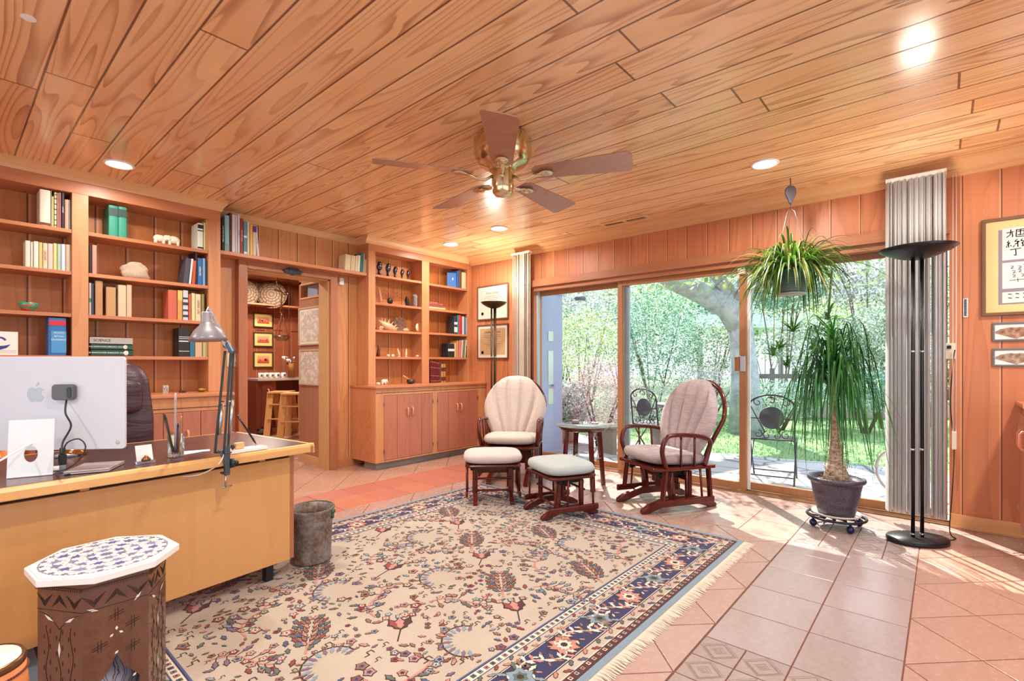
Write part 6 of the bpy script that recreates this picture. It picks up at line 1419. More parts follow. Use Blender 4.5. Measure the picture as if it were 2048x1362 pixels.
# ================================================================== PALM IN POT ON A CADDY
pc_=onz(1677,1050,0); pc_=Vector((4.33,.60,0))
r=thing('plant_caddy','round black wrought plant caddy on ball casters under the palm pot','plant stand',tuple(pc_),R(10))
rr=.185; b=MB(); b.tube([(rr*math.cos(2*PI*k/40),rr*math.sin(2*PI*k/40),.078) for k in range(40)],.009,8,closed=True)
for k in range(12):
    a=2*PI*k/12; b.tube([((.08+.10*t)*math.cos(a+.45*math.sin(PI*t)),(.08+.10*t)*math.sin(a+.45*math.sin(PI*t)),.078) for t in [i/6 for i in range(7)]],.006,6)
b.tube([(.08*math.cos(2*PI*k/24),.08*math.sin(2*PI*k/24),.078) for k in range(24)],.007,6,closed=True); b.build('scroll_ring',M('wrought_iron','#2a2226',.4,.5),r)
for k in range(4):
    a=2*PI*k/4+.5; o=MB().cyl((.165*math.cos(a),.165*math.sin(a),.035),(.165*math.cos(a),.165*math.sin(a),.078),.008,.010,8).ball((.165*math.cos(a),.165*math.sin(a),.028),(.026,.026,.027),12).build('caster',M('caster_navy','#141c44',.15,.2),r)
s=MB().lathe([(.13,0),(.15,.004),(.158,.02),(.155,.021),(.146,.006),(0,.004)],n=36).build('saucer',M('clear_saucer','#d8cfc0',.2)); s.location=pc_+Vector((0,0,.088)); tag(s,'translucent plastic saucer under the palm pot','saucer')
pz=.094
pr_=thing('potted_palm','ponytail palm with long drooping leaves in a ribbed brown pot','plant',(pc_.x,pc_.y,pz))
g=G('pot_brown',.35);P,v=g.xyz();n=g.noise(v,130,2,.5);g.bump(n,.5,.004);g.b.inputs['Metallic'].default_value=.2;potm=g.out(g.ramp(n,[(.3,'#33303a'),(.7,'#5c5460')]))
b=MB(); b.lathe([(.112,0),(.118,.01),(.125,.035),(.124,.04),(.132,.07),(.14,.1),(.139,.105),(.148,.14),(.153,.17),(.152,.176),(.163,.225),(.166,.238),(.178,.242),(.186,.255),(.184,.27),(.172,.275),(.160,.268),(.156,.24),(0,.235)],n=48); b.build('pot',potm,pr_)
MB().lathe([(.157,.238),(.1,.246),(0,.25)],n=24).build('soil',M('soil','#4a3428',.95),pr_)
g=G('palm_bark',.9);P,v=g.xyz();n=g.noise(g.comb(g.ma('MULTIPLY',P['X'],30.),g.ma('MULTIPLY',P['Y'],30.),g.ma('MULTIPLY',P['Z'],60.)),1,4,.7);g.bump(n,1,.012);bark=g.out(g.ramp(n,[(.35,'#8a6c54'),(.5,'#b49c84'),(.65,'#d4c4b0')]))
top=Vector((-.0,.02,1.06)); tp=[(0,0,.24),(0,0,.30),(.0,.0,.38),(-.004,.004,.50),(-.008,.01,.66),(-.006,.014,.85),(-.004,.018,1.02)]
MB().tube(tp,[.085,.075,.052,.038,.024,.02,.018],14).build('trunk',bark,pr_)
sp_=MB();q=random.Random(8)
for k in range(70):
    a=q.uniform(0,6.28);z=q.uniform(.26,.62);rad=.085-.11*(z-.26) if z<.55 else .035; sp_.tube([(rad*.9*math.cos(a),rad*.9*math.sin(a),z),(rad*1.25*math.cos(a),rad*1.25*math.sin(a),z+.02)],[.004,.0008],4)
sp_.build('bark_scales',bark,pr_)
def leafstrip(mb,pts,w,mi=0,fold=.25):
    n=len(pts);vs=[];pu=None
    for i,p in enumerate(pts):
        p=Vector(p); d=Vector(pts[min(i+1,n-1)])-Vector(pts[max(i-1,0)]); d.normalize(); s=d.cross(Vector((0,0,1)))
        if s.length<.15: s=pu if pu else d.orthogonal()
        s.normalize(); 
        if pu and s.dot(pu)<0: s=-s
        pu=s; t=i/(n-1); ww=w*(.55+.45*math.sin(PI*min(1,t*1.6+.2)*.5))*max(.04,(1-t**2.5)); up=s.cross(d)
        vs+= [p-s*ww/2+up*ww*fold*.5,p-up*ww*fold*.3,p+s*ww/2+up*ww*fold*.5]
    mb.add(vs,[(i*3+j,i*3+j+1,i*3+j+4,i*3+j+3) for i in range(n-1) for j in (0,1)],mi,True)
def leafmat(name,cols,rough=.4):
    g=G(name,rough); gi=g.n('NewGeometry'); k=len(cols)
    c=g.ramp(gi.outputs['Random Per Island'],[(i/(k-1),x) for i,x in enumerate(cols)]); g.b.inputs['Subsurface Weight'].default_value=0
    # thin leaves let some light through
    tr=g.n('BsdfTranslucent'); g.t.links.new(c,tr.inputs[0]); mx=g.n('MixShader'); mx.inputs[0].default_value=.3; out=[n for n in g.t.nodes if n.type=='OUTPUT_MATERIAL'][0]
    g.t.links.new(c,g.b.inputs['Base Color']); g.t.links.new(g.b.outputs[0],mx.inputs[1]); g.t.links.new(tr.outputs[0],mx.inputs[2]); g.t.links.new(mx.outputs[0],out.inputs[0]); return g.m
palm_m=leafmat('palm_leaf',['#14401a','#1f5a20','#2c7030','#3f8434','#245c38'],.35)
fr=MB(); q=random.Random(21)
for k in range(175):
    a=q.uniform(0,2*PI); h0=q.uniform(.90,1.08); rise=q.uniform(.03,.26); out=q.uniform(.14,.42); L=q.uniform(.35,.92)
    if k<30: rise=q.uniform(.3,.45); out=q.uniform(.12,.34);L=.5
    p0=Vector((top.x,top.y,h0)); pts=[p0]; c,s=math.cos(a),math.sin(a); jig=q.uniform(-1.2,1.2)
    n=11
    for i in range(1,n+1):
        t=i/n; rad=out*(t**.62)*(1+.08*math.sin(5*t+k)); 
        z=h0+rise*math.sin(PI*min(1,t*1.25))-L*max(0,t-.22)**(1.35+.8*(k%3)/2)*1.15
        aa=a+jig*t*.6
        x_=rad*math.cos(aa);y_=rad*math.sin(aa)
        wx=pc_.x+x_
        if wx>4.84: x_=4.84-pc_.x
        if z<.02: z=.02+q.uniform(0,.03)
        pts.append(Vector((top.x+x_,top.y+y_,z)))
    leafstrip(fr,pts,q.uniform(.010,.018))
fr.build('drooping_leaves',palm_m,pr_)
up=MB()
MB().tube([(top.x,top.y,1.02),(top.x+.005,top.y+.01,1.2),(top.x+.005,top.y+.015,1.34)],[.016,.013,.008],10).build('upper_stem',M('green_stem','#5a8a30',.4),pr_)
for k in range(60):
    a=q.uniform(0,2*PI); h0=q.uniform(1.10,1.34);L=q.uniform(.28,.5); out=q.uniform(.16,.36); pts=[]
    for i in range(9):
        t=i/8; pts.append((min(top.x+out*math.cos(a)*t**.8,4.84-pc_.x),top.y+out*math.sin(a)*t**.8,h0+L*(t*.9-t*t*q.uniform(.75,1.1))))
    leafstrip(up,pts,q.uniform(.010,.017))
up.build('crown_leaves',leafmat('crown_leaf',['#1f5c1c','#3a8428','#5a9c38','#2c7030'],.35),pr_)
# ================================================================== HANGING PLANT
hp_=Vector((4.45,.93,0)); dH=(hp_-EYE).dot(FW)
hu=lambda u,v,d=0: atd(u,v,dH+d)
pc2=hu(1581,545); 
r=thing('hanging_pulley','grey metal plant pulley hooked to the ceiling above the hanging basket','pulley',(pc2.x,pc2.y,CZ-.30))
zt_=atd(1580,372,dH).z; zb2=atd(1580,402,dH).z; zh=r.location.z; fx=-FW
b=MB(); w_=.042; hh=(zt_-zb2); b.x=Matrix.Rotation(math.atan2(RT.y,RT.x),4,'Z'); b.prism([(-.5*w_,hh*.1),(-w_*.98,hh*.45),(-w_*.98,hh*.8),(-w_*.5,hh),(w_*.5,hh),(w_*.98,hh*.8),(w_*.98,hh*.45),(w_*.5,hh*.1),(w_*.2,-.02),(-w_*.2,-.02)],-.014,.014,frame=lambda x,y,z:(x,z,y+zb2-zh)); b.build('housing',M('pulley_grey','#5c5a60',.4,.4),r,bev=.006)
MB().tube([(0,0,CZ-zh),(.0,0,CZ-zh-.03),(.008,0,CZ-zh-.04),(0,0,zt_-zh)],.0035,8).cyl((0,0,zb2-zh-.02),(0,0,zb2-zh-.07),.004,.004,8).build('hook',M('hook_iron','#3a3030',.4,.5),r)
hz0=atd(1581,587,dH).z; hz1=atd(1581,543,dH).z; hr=(atd(1621,545,dH)-atd(1541,545,dH)).length/2
hp=thing('hanging_plant','spider-like hanging plant with trailing plantlets in a green plastic basket','plant',(pc2.x,pc2.y,hz0))
hh=hz1-hz0
g=G('green_basket',.3);g.b.inputs['Transmission Weight'].default_value=.25;P,v=g.xyz();bk_=g.out(g.ramp(g.ma('DIVIDE',P['Z'],hh),[(0,'#5c7468'),(.75,'#2c5c44'),(.8,'#12583a')]))
prf=[(hr*.60,0),(hr*.66,.004)]
for k in range(8): z=.01+(hh-.035)*k/8; q_=hr*(.68+.24*k/8); prf+=[(q_,z),(q_+.004,z+.006),(q_+.001,z+.012)]
prf+=[(hr*.95,hh-.022),(hr*1.0,hh-.02),(hr*1.02,hh),(hr*.96,hh),(hr*.9,hh-.02),(0,hh-.03)]
MB().lathe(prf,n=40).build('basket',bk_,hp)
MB().lathe([(hr*.5,-.018),(hr*.64,-.015),(hr*.7,0),(hr*.66,0),(hr*.6,-.010),(0,-.012)],n=36).build('drip_saucer',M('basket_saucer','#a8a098',.3),hp)
hk=zb2-.07-hz0
b=MB()
for k in range(3):
    a=2*PI*k/3+.4; b.tube([(hr*.98*math.cos(a),hr*.98*math.sin(a),hh-.01),(.03*math.cos(a),.03*math.sin(a),hk-.02),(0,0,hk+.01)],.0022,6)
b.build('hanger_wires',M('wire','#8a9088',.3,.6),hp)
lv=MB();q=random.Random(4)
for k in range(300):
    a=q.uniform(0,2*PI); L=q.uniform(.32,.62); el=q.uniform(.3,1.45); out=L*math.cos(el)*1.1; rise=L*math.sin(el); dr=q.uniform(.25,.75)*L
    pts=[];r0=q.uniform(0,hr*.5); c,s=math.cos(a),math.sin(a)
    for i in range(9):
        t=i/8; rad=r0+out*t; x_=min(c*rad,4.85-pc2.x); zz_=hh-.02+rise*t*(1.25-.25*t)-dr*t**2.6*1.6; zz_=min(zz_,CZ-.1-hz0); pts.append((x_,s*rad,zz_))
    leafstrip(lv,pts,q.uniform(.014,.026),0,.3)
for k in range(60):   # long droopers at both sides
    a=q.choice([0,PI])+math.atan2(RT.y,RT.x)+q.uniform(-.7,.7); pts=[];c,s=math.cos(a),math.sin(a);L=q.uniform(.15,.42); o_=q.uniform(.08,.16)
    for i in range(9):
        t=i/8; rad=hr*.7+o_*(1-(1-t)**2); pts.append((min(c*rad,4.85-pc2.x),s*rad,hh+.10*math.sin(PI*min(1,t*1.4))-L*t**1.5))
    leafstrip(lv,pts,q.uniform(.012,.02))
lv.build('leaves',leafmat('basket_leaf',['#2c5018','#44701e','#5c842a','#264818','#7c9040','#b89c5c'],.35),hp)
dg=MB()
for k in range(45):
    a=q.uniform(0,6.28); dg.tube([(hr*.6*math.cos(a),hr*.6*math.sin(a),hh-.01),(hr*.8*math.cos(a+.2),hr*.8*math.sin(a+.2),hh+.04)],[.004,.001],4)
dg.build('dry_roots',M('dry_root','#c88c60',.8),hp)
for (u,v,s,ub,vb) in ((1547,712,1.15,1548,580),(1586,664,1.2,1587,560),(1558,698,.95,1572,600),(1573,735,1.0,1575,600),(1655,640,1.25,1664,545),(1625,700,.8,1602,560)):
    tip=hu(u,v)-hp.location; bs=hu(ub,vb)-hp.location
    b=MB(); b.tube([bs+Vector((0,0,.03)),(bs+tip)/2+Vector((.01,0,0)),tip],.0028 if u!=1655 else .008,6)
    o=b.build('runner',M('runner_green','#6c8c3c',.4),hp)
    pm_=MB()
    for k in range(22):
        a=q.uniform(0,2*PI);L=q.uniform(.08,.19)*s;el=q.uniform(.1,1.2);c,s_=math.cos(a),math.sin(a);pts=[]
        for i in range(7): t=i/6; pts.append((tip.x+c*L*math.cos(el)*t,tip.y+s_*L*math.cos(el)*t,tip.z+L*math.sin(el)*t*1.2-.06*s*t**2.5))
        leafstrip(pm_,pts,q.uniform(.012,.02))
    pm_.build('plantlet',MT['crown_leaf'],hp)
# ================================================================== BAR ROOM THINGS
def P_y(u,v,y): return ony(u,v,y)
# three framed prints
yw=YK-.001
for i,(va,vb,lb) in enumerate(((625,656,'top one of three small framed sunset prints in the bar room'),(664,694,'middle one of three small framed sunset prints in the bar room'),(703,735,'bottom one of three small framed sunset prints in the bar room'))):
    a=P_y(506,va,yw);b_=P_y(545,vb,yw); w=(b_.x-a.x)/2;H_=a.z-b_.z
    r=thing('framed_print',lb,'picture',((a.x+b_.x)/2,yw,b_.z))
    b=MB(); f=.018; b.box((-w,-.03,0),(w,0,f)).box((-w,-.03,H_-f),(w,0,H_)).box((-w,-.03,f),(-w+f,0,H_-f)).box((w-f,-.03,f),(w,0,H_-f)); b.build('frame',M('dark_frame','#3a3420',.4),r)
    MB().box((-w+f,-.018,f),(w-f,-.002,H_-f)).build('mat_board',M('mat_yellow','#e4c070',.6),r)
    g=G('sunset%d'%i,.5);P,v=g.xyz(); im=g.out(g.ramp(g.ma('DIVIDE',P['Z'],H_),[(.28,'#9c3820'),(.42,'#c85c40'),(.5,'#d88460'),(.75,'#d8a078')]))
    MB().box((-w*.6,-.020,H_*.27),(w*.6,-.018,H_*.74)).build('print',im,r)
    b=MB(); q=random.Random(i+3)
    for k in range(5): x=q.uniform(-.4,.4)*w; b.box((x,-.0215,H_*.42),(x+.014,-.0205,H_*(.45+.12*q.random())))
    b.build('printed_silhouettes',col('#3c1810'),r)
# cabinet and counter
cz_=P_y(530,757,8.75).z; 
r=thing('bar_cabinet','dark red wood bar cabinet under a pale stone counter, beyond the doorway','cabinet',(4.0,YK-.3,0))
xl=P_y(513,800,8.75).x; xm=P_y(552,800,8.75).x
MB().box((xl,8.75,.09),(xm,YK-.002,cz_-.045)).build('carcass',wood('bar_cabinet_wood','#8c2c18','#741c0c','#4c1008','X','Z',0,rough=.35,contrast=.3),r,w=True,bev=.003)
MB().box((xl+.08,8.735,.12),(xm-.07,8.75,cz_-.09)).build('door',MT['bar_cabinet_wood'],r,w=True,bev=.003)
MB().tube([(xm-.14,8.735,cz_-.28),(xm-.14,8.70,cz_-.26),(xm-.14,8.70,cz_-.20),(xm-.14,8.735,cz_-.18)],.010,8).build('handle',M('pink_wood_handle','#d89878',.4),r,w=True)
MB().box((xl-.0,8.69,cz_-.04),(XR-.003,YK-.003,cz_)).build('countertop',M('granite','#b8a8a0',.3),r,w=True,bev=.004)
MB().box((xl+.02,8.80,0),(xm,YK-.05,.09)).build('toe_kick',MT['bar_cabinet_wood'],r,w=True)
# mugs
mugm=M('mug_glaze','#ddd6cc',.3)
mg=thing('mug','pale printed mug, leftmost of five on the bar counter','mug',(0,0,0),0,'mugs on the bar counter')
MB().lathe([(.036,0),(.040,.005),(.040,.095),(.036,.095),(.035,.01),(0,.008)],n=20).build('body',mugm,mg); MB().tube([(.04,0,.075),(.06,0,.07),(.065,0,.05),(.058,0,.03),(.04,0,.022)],.005,6).build('handle',mugm,mg)
b=MB(); b.x=Matrix.Rotation(-PI/2,4,'Z'); b.box((.0395,-.018,.03),(.0412,.018,.07)); b.build('printed_motif',col('#6c4c40'),mg)
for i,(u,l) in enumerate(((521.5,'leftmost'),(532.5,'second from the left'),(543.5,'third from the left'),(554.5,'fourth from the left'),(567,'rightmost'))):
    p=P_y(u,700,8.85); o=mg if i==0 else copytree(mg); o.location=(p.x,8.85,cz_+.001); o['label']='pale printed mug, %s of five on the bar counter'%l
# jar, utensils
p=P_y(583,700,8.9); r=thing('storage_jar','tall glass jar of tan grain on the bar counter','jar',(p.x,8.9,cz_+.001)); MB().lathe([(.055,0),(.055,.27),(.05,.28)],n=20).build('contents',M('grain','#b07c3c',.8),r); MB().lathe([(.06,.28),(.06,.30),(0,.305)],n=20).build('lid',M('lid_wood','#c89868',.5),r)
q=random.Random(9); r=thing('utensil_rack','hanging rack of metal utensils and tools beside the bar','rack',(XR-.022,8.5,1.3))
MB().box((-.02,-.3,.62),(.02,.3,.66)).build('rail',MT['cedar_vertical'],r)
for k in range(16):
    y=-.28+k*.037; L=q.uniform(.2,.45); b=MB(); b.cyl((-.03,y,.62),(-.03,y,.62-L),.006,.006,6).ball((-.03,y,.62-L),(.012,.018,.03),8); b.build('utensil',[steel,blackm,M('tool_wood','#8a5030',.5)][k%3],r)
p=P_y(578,722,8.7)
r=thing('hanging_cups','cluster of small hanging cups and trinkets beside the bar','ornament',(p.x,8.7,p.z))
for k in range(7): MB().lathe([(.03,0),(.035,.05),(.03,.05),(.02,.01),(0,.008)],(q.uniform(-.1,.12),q.uniform(-.1,.1),q.uniform(-.08,.05)),12).build('cup',[mugm,steel,M('cup_brown','#8c5438',.4)][k%3],r)
MB().cyl((0,0,.04),(0,0,CZ-r.location.z),.004,.004,6).build('hanging_cord',blackm,r)
# shelf with baskets
zs_=P_y(540,608,8.95).z
o=MB().box((2.6,8.95,zs_-.03),(XR-.002,YK-.002,zs_)).build('bar_shelf',MT['cedar_along_x'],bev=.002); tag(lift(o),'high cedar shelf in the bar room holding round baskets','shelf')
g=G('coil_basket',.75);P,v=g.xyz(); rad=g.ma('SQRT',g.ma('ADD',g.ma('MULTIPLY',P['X'],P['X']),g.ma('MULTIPLY',P['Y'],P['Y']))); an=g.ma('ARCTAN2',P['Y'],P['X'])
rg=g.ma('FRACT',g.ma('MULTIPLY',rad,22.)); sp2=g.ma('FRACT',g.ma('ADD',g.ma('MULTIPLY',an,1.9),g.ma('MULTIPLY',g.ma('FLOOR',g.ma('MULTIPLY',rad,22.)),.37)))
cbm=g.out(g.mix(g.ma('MULTIPLY',g.ma('LESS_THAN',rg,.78),g.ma('GREATER_THAN',sp2,.12)),'#3a2418','#8c6e54')); g.bump(rg,.5,.006)
for (u,v,rx,lb,ti) in ((543,589,.25,'large round coiled basket tray leaning on the high shelf in the bar room',-.5),(491,583,.24,'round woven tray half hidden by the left door jamb, high shelf in the bar room',0)):
    p=P_y(u,v,9.0); r=thing('basket_tray',lb,'basket',(p.x,9.0,p.z)); b=MB(); b.lathe([(0,.02),(rx*.5,.015),(rx*.97,-.03),(rx,-.04),(rx*.97,-.045),(rx*.5,0),(0,.005)],n=40); o=b.build('coiled_tray',cbm,r); o.rotation_euler=(R(78),0,ti)
# brass hanging scale
yS=6.9
r=thing('hanging_scale','old brass hanging scale with a pan on three chains inside the doorway','scale',tuple(P_y(570,560,yS)))
sc_=M('tarnished_brass','#a88868',.3,.8)
def ps(u,v): return P_y(u,v,yS)-r.location
MB().cyl(ps(555,556),(ps(555,556).x,0,CZ-r.location.z),.003,.003,6).build('ceiling_wire',sc_,r); MB().tube([ps(555,556),ps(553,566),ps(557,572),ps(559,580)],.008,8).build('top_hook',sc_,r); b=MB().bar(ps(549,579),ps(574,588),.012,.02); b.ball(ps(570,587),.028,12); b.tube([ps(574,588),ps(577,590)],.014,8); b.build('beam',sc_,r)
b=MB().tube([ps(559,580),ps(563,590),ps(563,602),ps(563,612)],.010,8); b.tube([ps(560,625),ps(563,612),ps(567,625),ps(560,625)],.006,6); b.build('yoke',sc_,r)
pan=ps(564,672); b=MB(); 
for du,dy in ((-13,0),(12,0),(0,.1)): b.tube([ps(564,625),ps(564+du,672)+Vector((0,dy,0))],.004,6)
b.build('chain',sc_,r)
MB().lathe([(0,-.075),(.06,-.065),(.095,-.03),(.108,.004),(.104,.004),(.09,-.028),(.055,-.058),(0,-.066)],pan,32).build('pan',sc_,r)
# bar ceiling light
p=onz(553,549.5,CZ-.01); r=thing('bar_ceiling_light','long white ceiling light glimpsed through the doorway','ceiling light',(p.x,p.y,CZ-.013)); MB().lathe([(.12,-.008),(.12,.012),(0,.012)],n=24).lathe([(.12,-.008),(0,-.010)],n=24).build('diffuser',bulb_m,r)
l=bpy.data.lights.new('bar_light','AREA'); l.shape='DISK'; l.size=.2; l.energy=20; l.color=(1,.93,.84); o=bpy.data.objects.new('bar_light',l); C.objects.link(o); o.location=(p.x,p.y,CZ-.03)
l=bpy.data.lights.new('bar_light','AREA'); l.shape='DISK'; l.size=.2; l.energy=26; l.color=(1,.93,.84); o=bpy.data.objects.new('bar_light',l); C.objects.link(o); o.location=(3.2,7.9,CZ-.03)
l=bpy.data.lights.new('bar_light','AREA'); l.shape='DISK'; l.size=.2; l.energy=18; l.color=(1,.93,.84); o=bpy.data.objects.new('bar_light',l); C.objects.link(o); o.location=(1.9,6.3,CZ-.03)
# stools
def stool(label,loc,rz):
    r=thing('bar_stool',label,'stool',loc,rz,'bar stools'); sw=M('stool_pine','#d8a468',.45)
    MB().box((-.17,-.20,.70),(.17,.20,.73)).build('seat',sw,r,bev=.004)
    for s in (-1,1): 
        for t in (-1,1): MB().bar((s*.13,t*.15,.70),(s*.17,t*.22,0),.10,.025,up=(0,1,0)).build('leg',sw,r,bev=.002)
    for z,k in ((.28,1.),(.52,.9)): MB().bar((-.16*k,-.21*k,z),(.16*k,-.21*k,z),.03,.02).bar((-.16*k,.21*k,z),(.16*k,.21*k,z),.03,.02).bar((.16*k,-.21*k,z),(.16*k,.21*k,z),.02,.03).build('rung',sw,r)
p=onz(563,868,0); q2=onz(590,875,0)
stool('pine bar stool, left one of two beside the bar',(p.x,p.y,0),R(-40)); stool('pine bar stool, right one of two, half hidden by the hall wall',(q2.x,q2.y,0),R(-40))
p=onz(528,869,0); o=rockmesh(1,.10,.07,.06,2,.5,14).build('slippers',M('slipper_dark','#3a2420',.7)); o.location=p; tag(o,'dark pair of slippers on the floor in front of the bar cabinet','shoes')
c_=P_y(507,838,YK-.01); r=thing('floor_vent','wooden louvred vent low on the bar room wall','vent',(c_.x,YK,c_.z)); MB().box((-.13,-.03,-.13),(.16,0,.13)).build('frame',MT['cedar_vertical'],r,bev=.004); b=MB(); 
for k in range(8): b.box((-.10,-.034,-.10+k*.026),(.13,-.03,-.09+k*.026))
b.build('louvre',M('vent_red','#6c2410',.6),r)
# hall: framed maps and transom
def frame_h(label,ua,ub,va,vb,uh,matw):
    yn=hx/ray(ub,700).x*ray(ub,700).y; yf=hx/ray(ua,700).x*ray(ua,700).y
    yn=max(yn,YW+.17)
    z1=onx(uh,va,hx).z; z0=onx(uh,vb,hx).z
    r=thing('framed_map',label,'picture',(hx,(yn+yf)/2,z0)); w=(yf-yn)/2;H_=z1-z0
    b=MB(); f=.016; x0=-.022; b.box((x0,-w,0),(0,w,f)).box((x0,-w,H_-f),(0,w,H_)).box((x0,-w,f),(0,-w+f,H_-f)).box((x0,w-f,f),(0,w,H_-f)); b.build('frame',M('map_frame','#c8b48c' if matw else '#7c4430',.4),r)
    MB().box((-.012,-w+f,f),(-.001,w-f,H_-f)).build('mat_board',M('map_cream','#e8dcc4',.6),r)
    b=MB(); b.box((-.014,-w+f+matw,f+matw),(-.012,w-f-matw,H_-f-matw)); g=G('map_print_'+str(int(va)),.5);P,v=g.xyz();n=g.noise(v,9,5,.65);n2=g.noise(v,60,3,.6)
    ed=g.ramp(n,[(.44,0.),(.475,.8),(.50,.15),(.53,.7),(.56,0.)]); c=g.mix(ed,'#e8dccc','#a89484'); c=g.mix(g.ramp(n2,[(.6,0.),(.7,.4)]),c,'#9c8478'); b.build('map_print',g.out(c),r)
frame_h('upper cream-framed map on the hall wall seen through the doorway',600,646,614,690,622,.03)
frame_h('lower brown-framed map on the hall wall seen through the doorway',601,646,699,770,622,.0)
r=thing('window_1','',''); del r['label'];del r['category'];r['kind']='structure'; r.location=(hx,5.7,1.98)
yn=YW+.2;yf=yh-.05
MB().box((-.01,yn,1.98),(.02,yf,2.0)).box((-.01,yn,2.15),(.02,yf,2.17)).build('transom_frame',MT['cedar_along_y'],None).parent=None
for o in [x for x in C.objects if x.name.startswith('transom_frame')]:
    o.data.transform(Matrix.Translation((hx-hx,0,0))); o.location=(hx,0,0); o.parent=r; o.matrix_parent_inverse=Matrix.Translation(-r.location)
o=MB().box((.03,yn,2.0),(.034,yf,2.15)).build('glass',gm,None); o.location=(hx,0,0); o.parent=r; o.matrix_parent_inverse=Matrix.Translation(-r.location)
# ================================================================== OUTDOORS
g=G('flagstone',.75);P,v=g.xyz();vo=g.n('TexVoronoi',feature='DISTANCE_TO_EDGE');g.t.links.new(v,vo.inputs[0]);vo.inputs['Scale'].default_value=1.9
vc=g.n('TexVoronoi');g.t.links.new(v,vc.inputs[0]);vc.inputs['Scale'].default_value=1.9; n=g.noise(v,6,4,.6)
c=g.mix(g.ramp(vc.outputs['Color'],[(0,0.),(1,1.)]),'#c4bcbc','#a49ca4'); c=g.mix(g.ma('MULTIPLY',n,.5),c,'#d8d0c8'); c=g.mix(g.ramp(vo.outputs[0],[(0,1.),(.018,.8),(.035,0.)]),c,'#6c6868'); flag=g.out(c)
g=G('lawn',.9);P,v=g.xyz();n=g.noise(v,1.2,4,.6);n2=g.noise(v,30,3,.6);lawn=g.out(g.mix(g.ma('MULTIPLY_ADD',n2,.5,g.ma('MULTIPLY',n,.6),clamp=True),'#5c8c50','#98b078'));g.bump(n2,1,.03)
b=MB(); b.add([(5.03,-8,-.05),(7.6,-8,-.05),(7.5,.5,-.05),(7.1,2.4,-.05),(7.4,4.5,-.05),(7.2,9,-.05),(5.03,9,-.05)],[(0,1,2,3,4,5,6)]); b.box((5.03,-8,-.3),(7.0,9,-.06)); o=b.build('patio',flag); o['kind']='structure'
b=MB(); b.add([(5,-30,-.07),(45,-30,-.07),(45,50,-.07),(5,50,-.07)],[(0,1,2,3)]); o=b.build('lawn_ground',lawn); o['kind']='structure'
gr=MB();q=random.Random(12)
for k in range(9000):
    x=7.1+abs(q.gauss(0,1))*4;y=q.uniform(-1.5,9);h=q.uniform(.025,.06);a=q.uniform(0,PI)
    if x>10.8: continue
    c,s=math.cos(a)*.008,math.sin(a)*.008; gr.add([(x-c,y-s,-.07),(x+c,y+s,-.07),(x+q.uniform(-.02,.02),y+q.uniform(-.02,.02),-.07+h)],[(0,1,2)])
o=gr.build('grass_blades',leafmat('grass_blade',['#4c8844','#6ca058','#a0b870','#589468'],.7)); tag(o,'short sunlit lawn grass beyond the patio','grass',kind='stuff')
# eave and outside wall
ev=MB(); ev.box((5.04,-2,2.35),(5.46,6,2.41)); ev.box((5.44,-2,2.33),(5.48,6,2.46)); o=ev.build('eave',M('eave_paint','#c8ccd0',.6)); o['kind']='structure'
hwm=M('siding_blue','#a9b2d0',.7)
wz=MB(); ya_=4.25
wz.box((5.04,ya_,-.05),(6.02,ya_+.12,2.33)); wz.box((5.04,ya_-.02,2.2),(6.05,ya_,2.33)); o=wz.build('wall_outside',hwm); o['kind']='structure'
dp=MB(); 
xpipe=5.28
o=MB().cyl((5.36,ya_-.05,-.05),(5.36,ya_-.05,2.3),.045,.045,14).build('downpipe',M('pipe_lilac','#b4bad6',.5)); tag(lift(o),'pale lilac downpipe on the outside wall at the left of the sliding doors','pipe')
r=thing('garden_window','pale window panes in the outside wall seen through the left glass','window',(5.72,ya_,.9))
for x0,x1,z0,z1 in ((-.06,.06,.62,.76),(-.06,.06,.0,.48),(-.06,.06,-.28,-.06)): 
    MB().box((x0,-.01,z0),(x1,0.,z1)).build('pane',M('pane_reflection_glass','#c8dccc',.08,.0,.8),r)
MB().box((.02,-.05,-.02),(.12,-.012,0)).build('ledge',hwm,r)
# foliage
def cloud(name,c,rad,n,size,m,seed,label=None,cat='shrub',stems=True,group=None,asp=2.0,shell=.55):
    q=random.Random(seed); b=MB(); 
    for k in range(n):
        while True:
            p=Vector((q.uniform(-1,1),q.uniform(-1,1),q.uniform(-1,1)))
            if p.length<=1 and p.length>shell*(.6+.4*q.random()): break
        f=1+.28*mnoise.noise(p*2.3+Vector((seed,0,0)))
        pos=Vector((p.x*rad[0]*f,p.y*rad[1]*f,p.z*rad[2]*f)); d=Vector((q.gauss(0,1),q.gauss(0,1),q.gauss(0,.7)))+p*.6; d.normalize(); s=d.orthogonal().normalized(); s.rotate(Matrix.Rotation(q.uniform(0,6.28),3,d)); L=size*q.uniform(.6,1.3); w=L/asp
        if pos.z+c[2]<-.06: continue
        b.add([pos,pos+d*L*.5+s*w*.5,pos+d*L,pos+d*L*.5-s*w*.5],[(0,1,2,3)])
    r=thing(name,label,cat,(c[0],c[1],-.07),0,group)
    dz=c[2]-r.location.z
    b.v=[(x,y,z+dz) for x,y,z in b.v]
    b.build('leaves',m,r)
    if stems:
        st=MB()
        for k in range(5):
            a=q.uniform(0,6.28); st.tube([(0.05*math.cos(a),.05*math.sin(a),0),(rad[0]*.3*math.cos(a),rad[1]*.3*math.sin(a),dz*.6),(rad[0]*.6*math.cos(a),rad[1]*.6*math.sin(a),dz*1.2)],[.025,.018,.006],6)
        st.build('stems',M('twig','#6c5a4c',.9),r)
    return r
lg1=leafmat('leaf_mid_green',['#3c6440','#5c8854','#8ca880','#b8c4b4','#dce0dc','#f0f0f0'],.5)
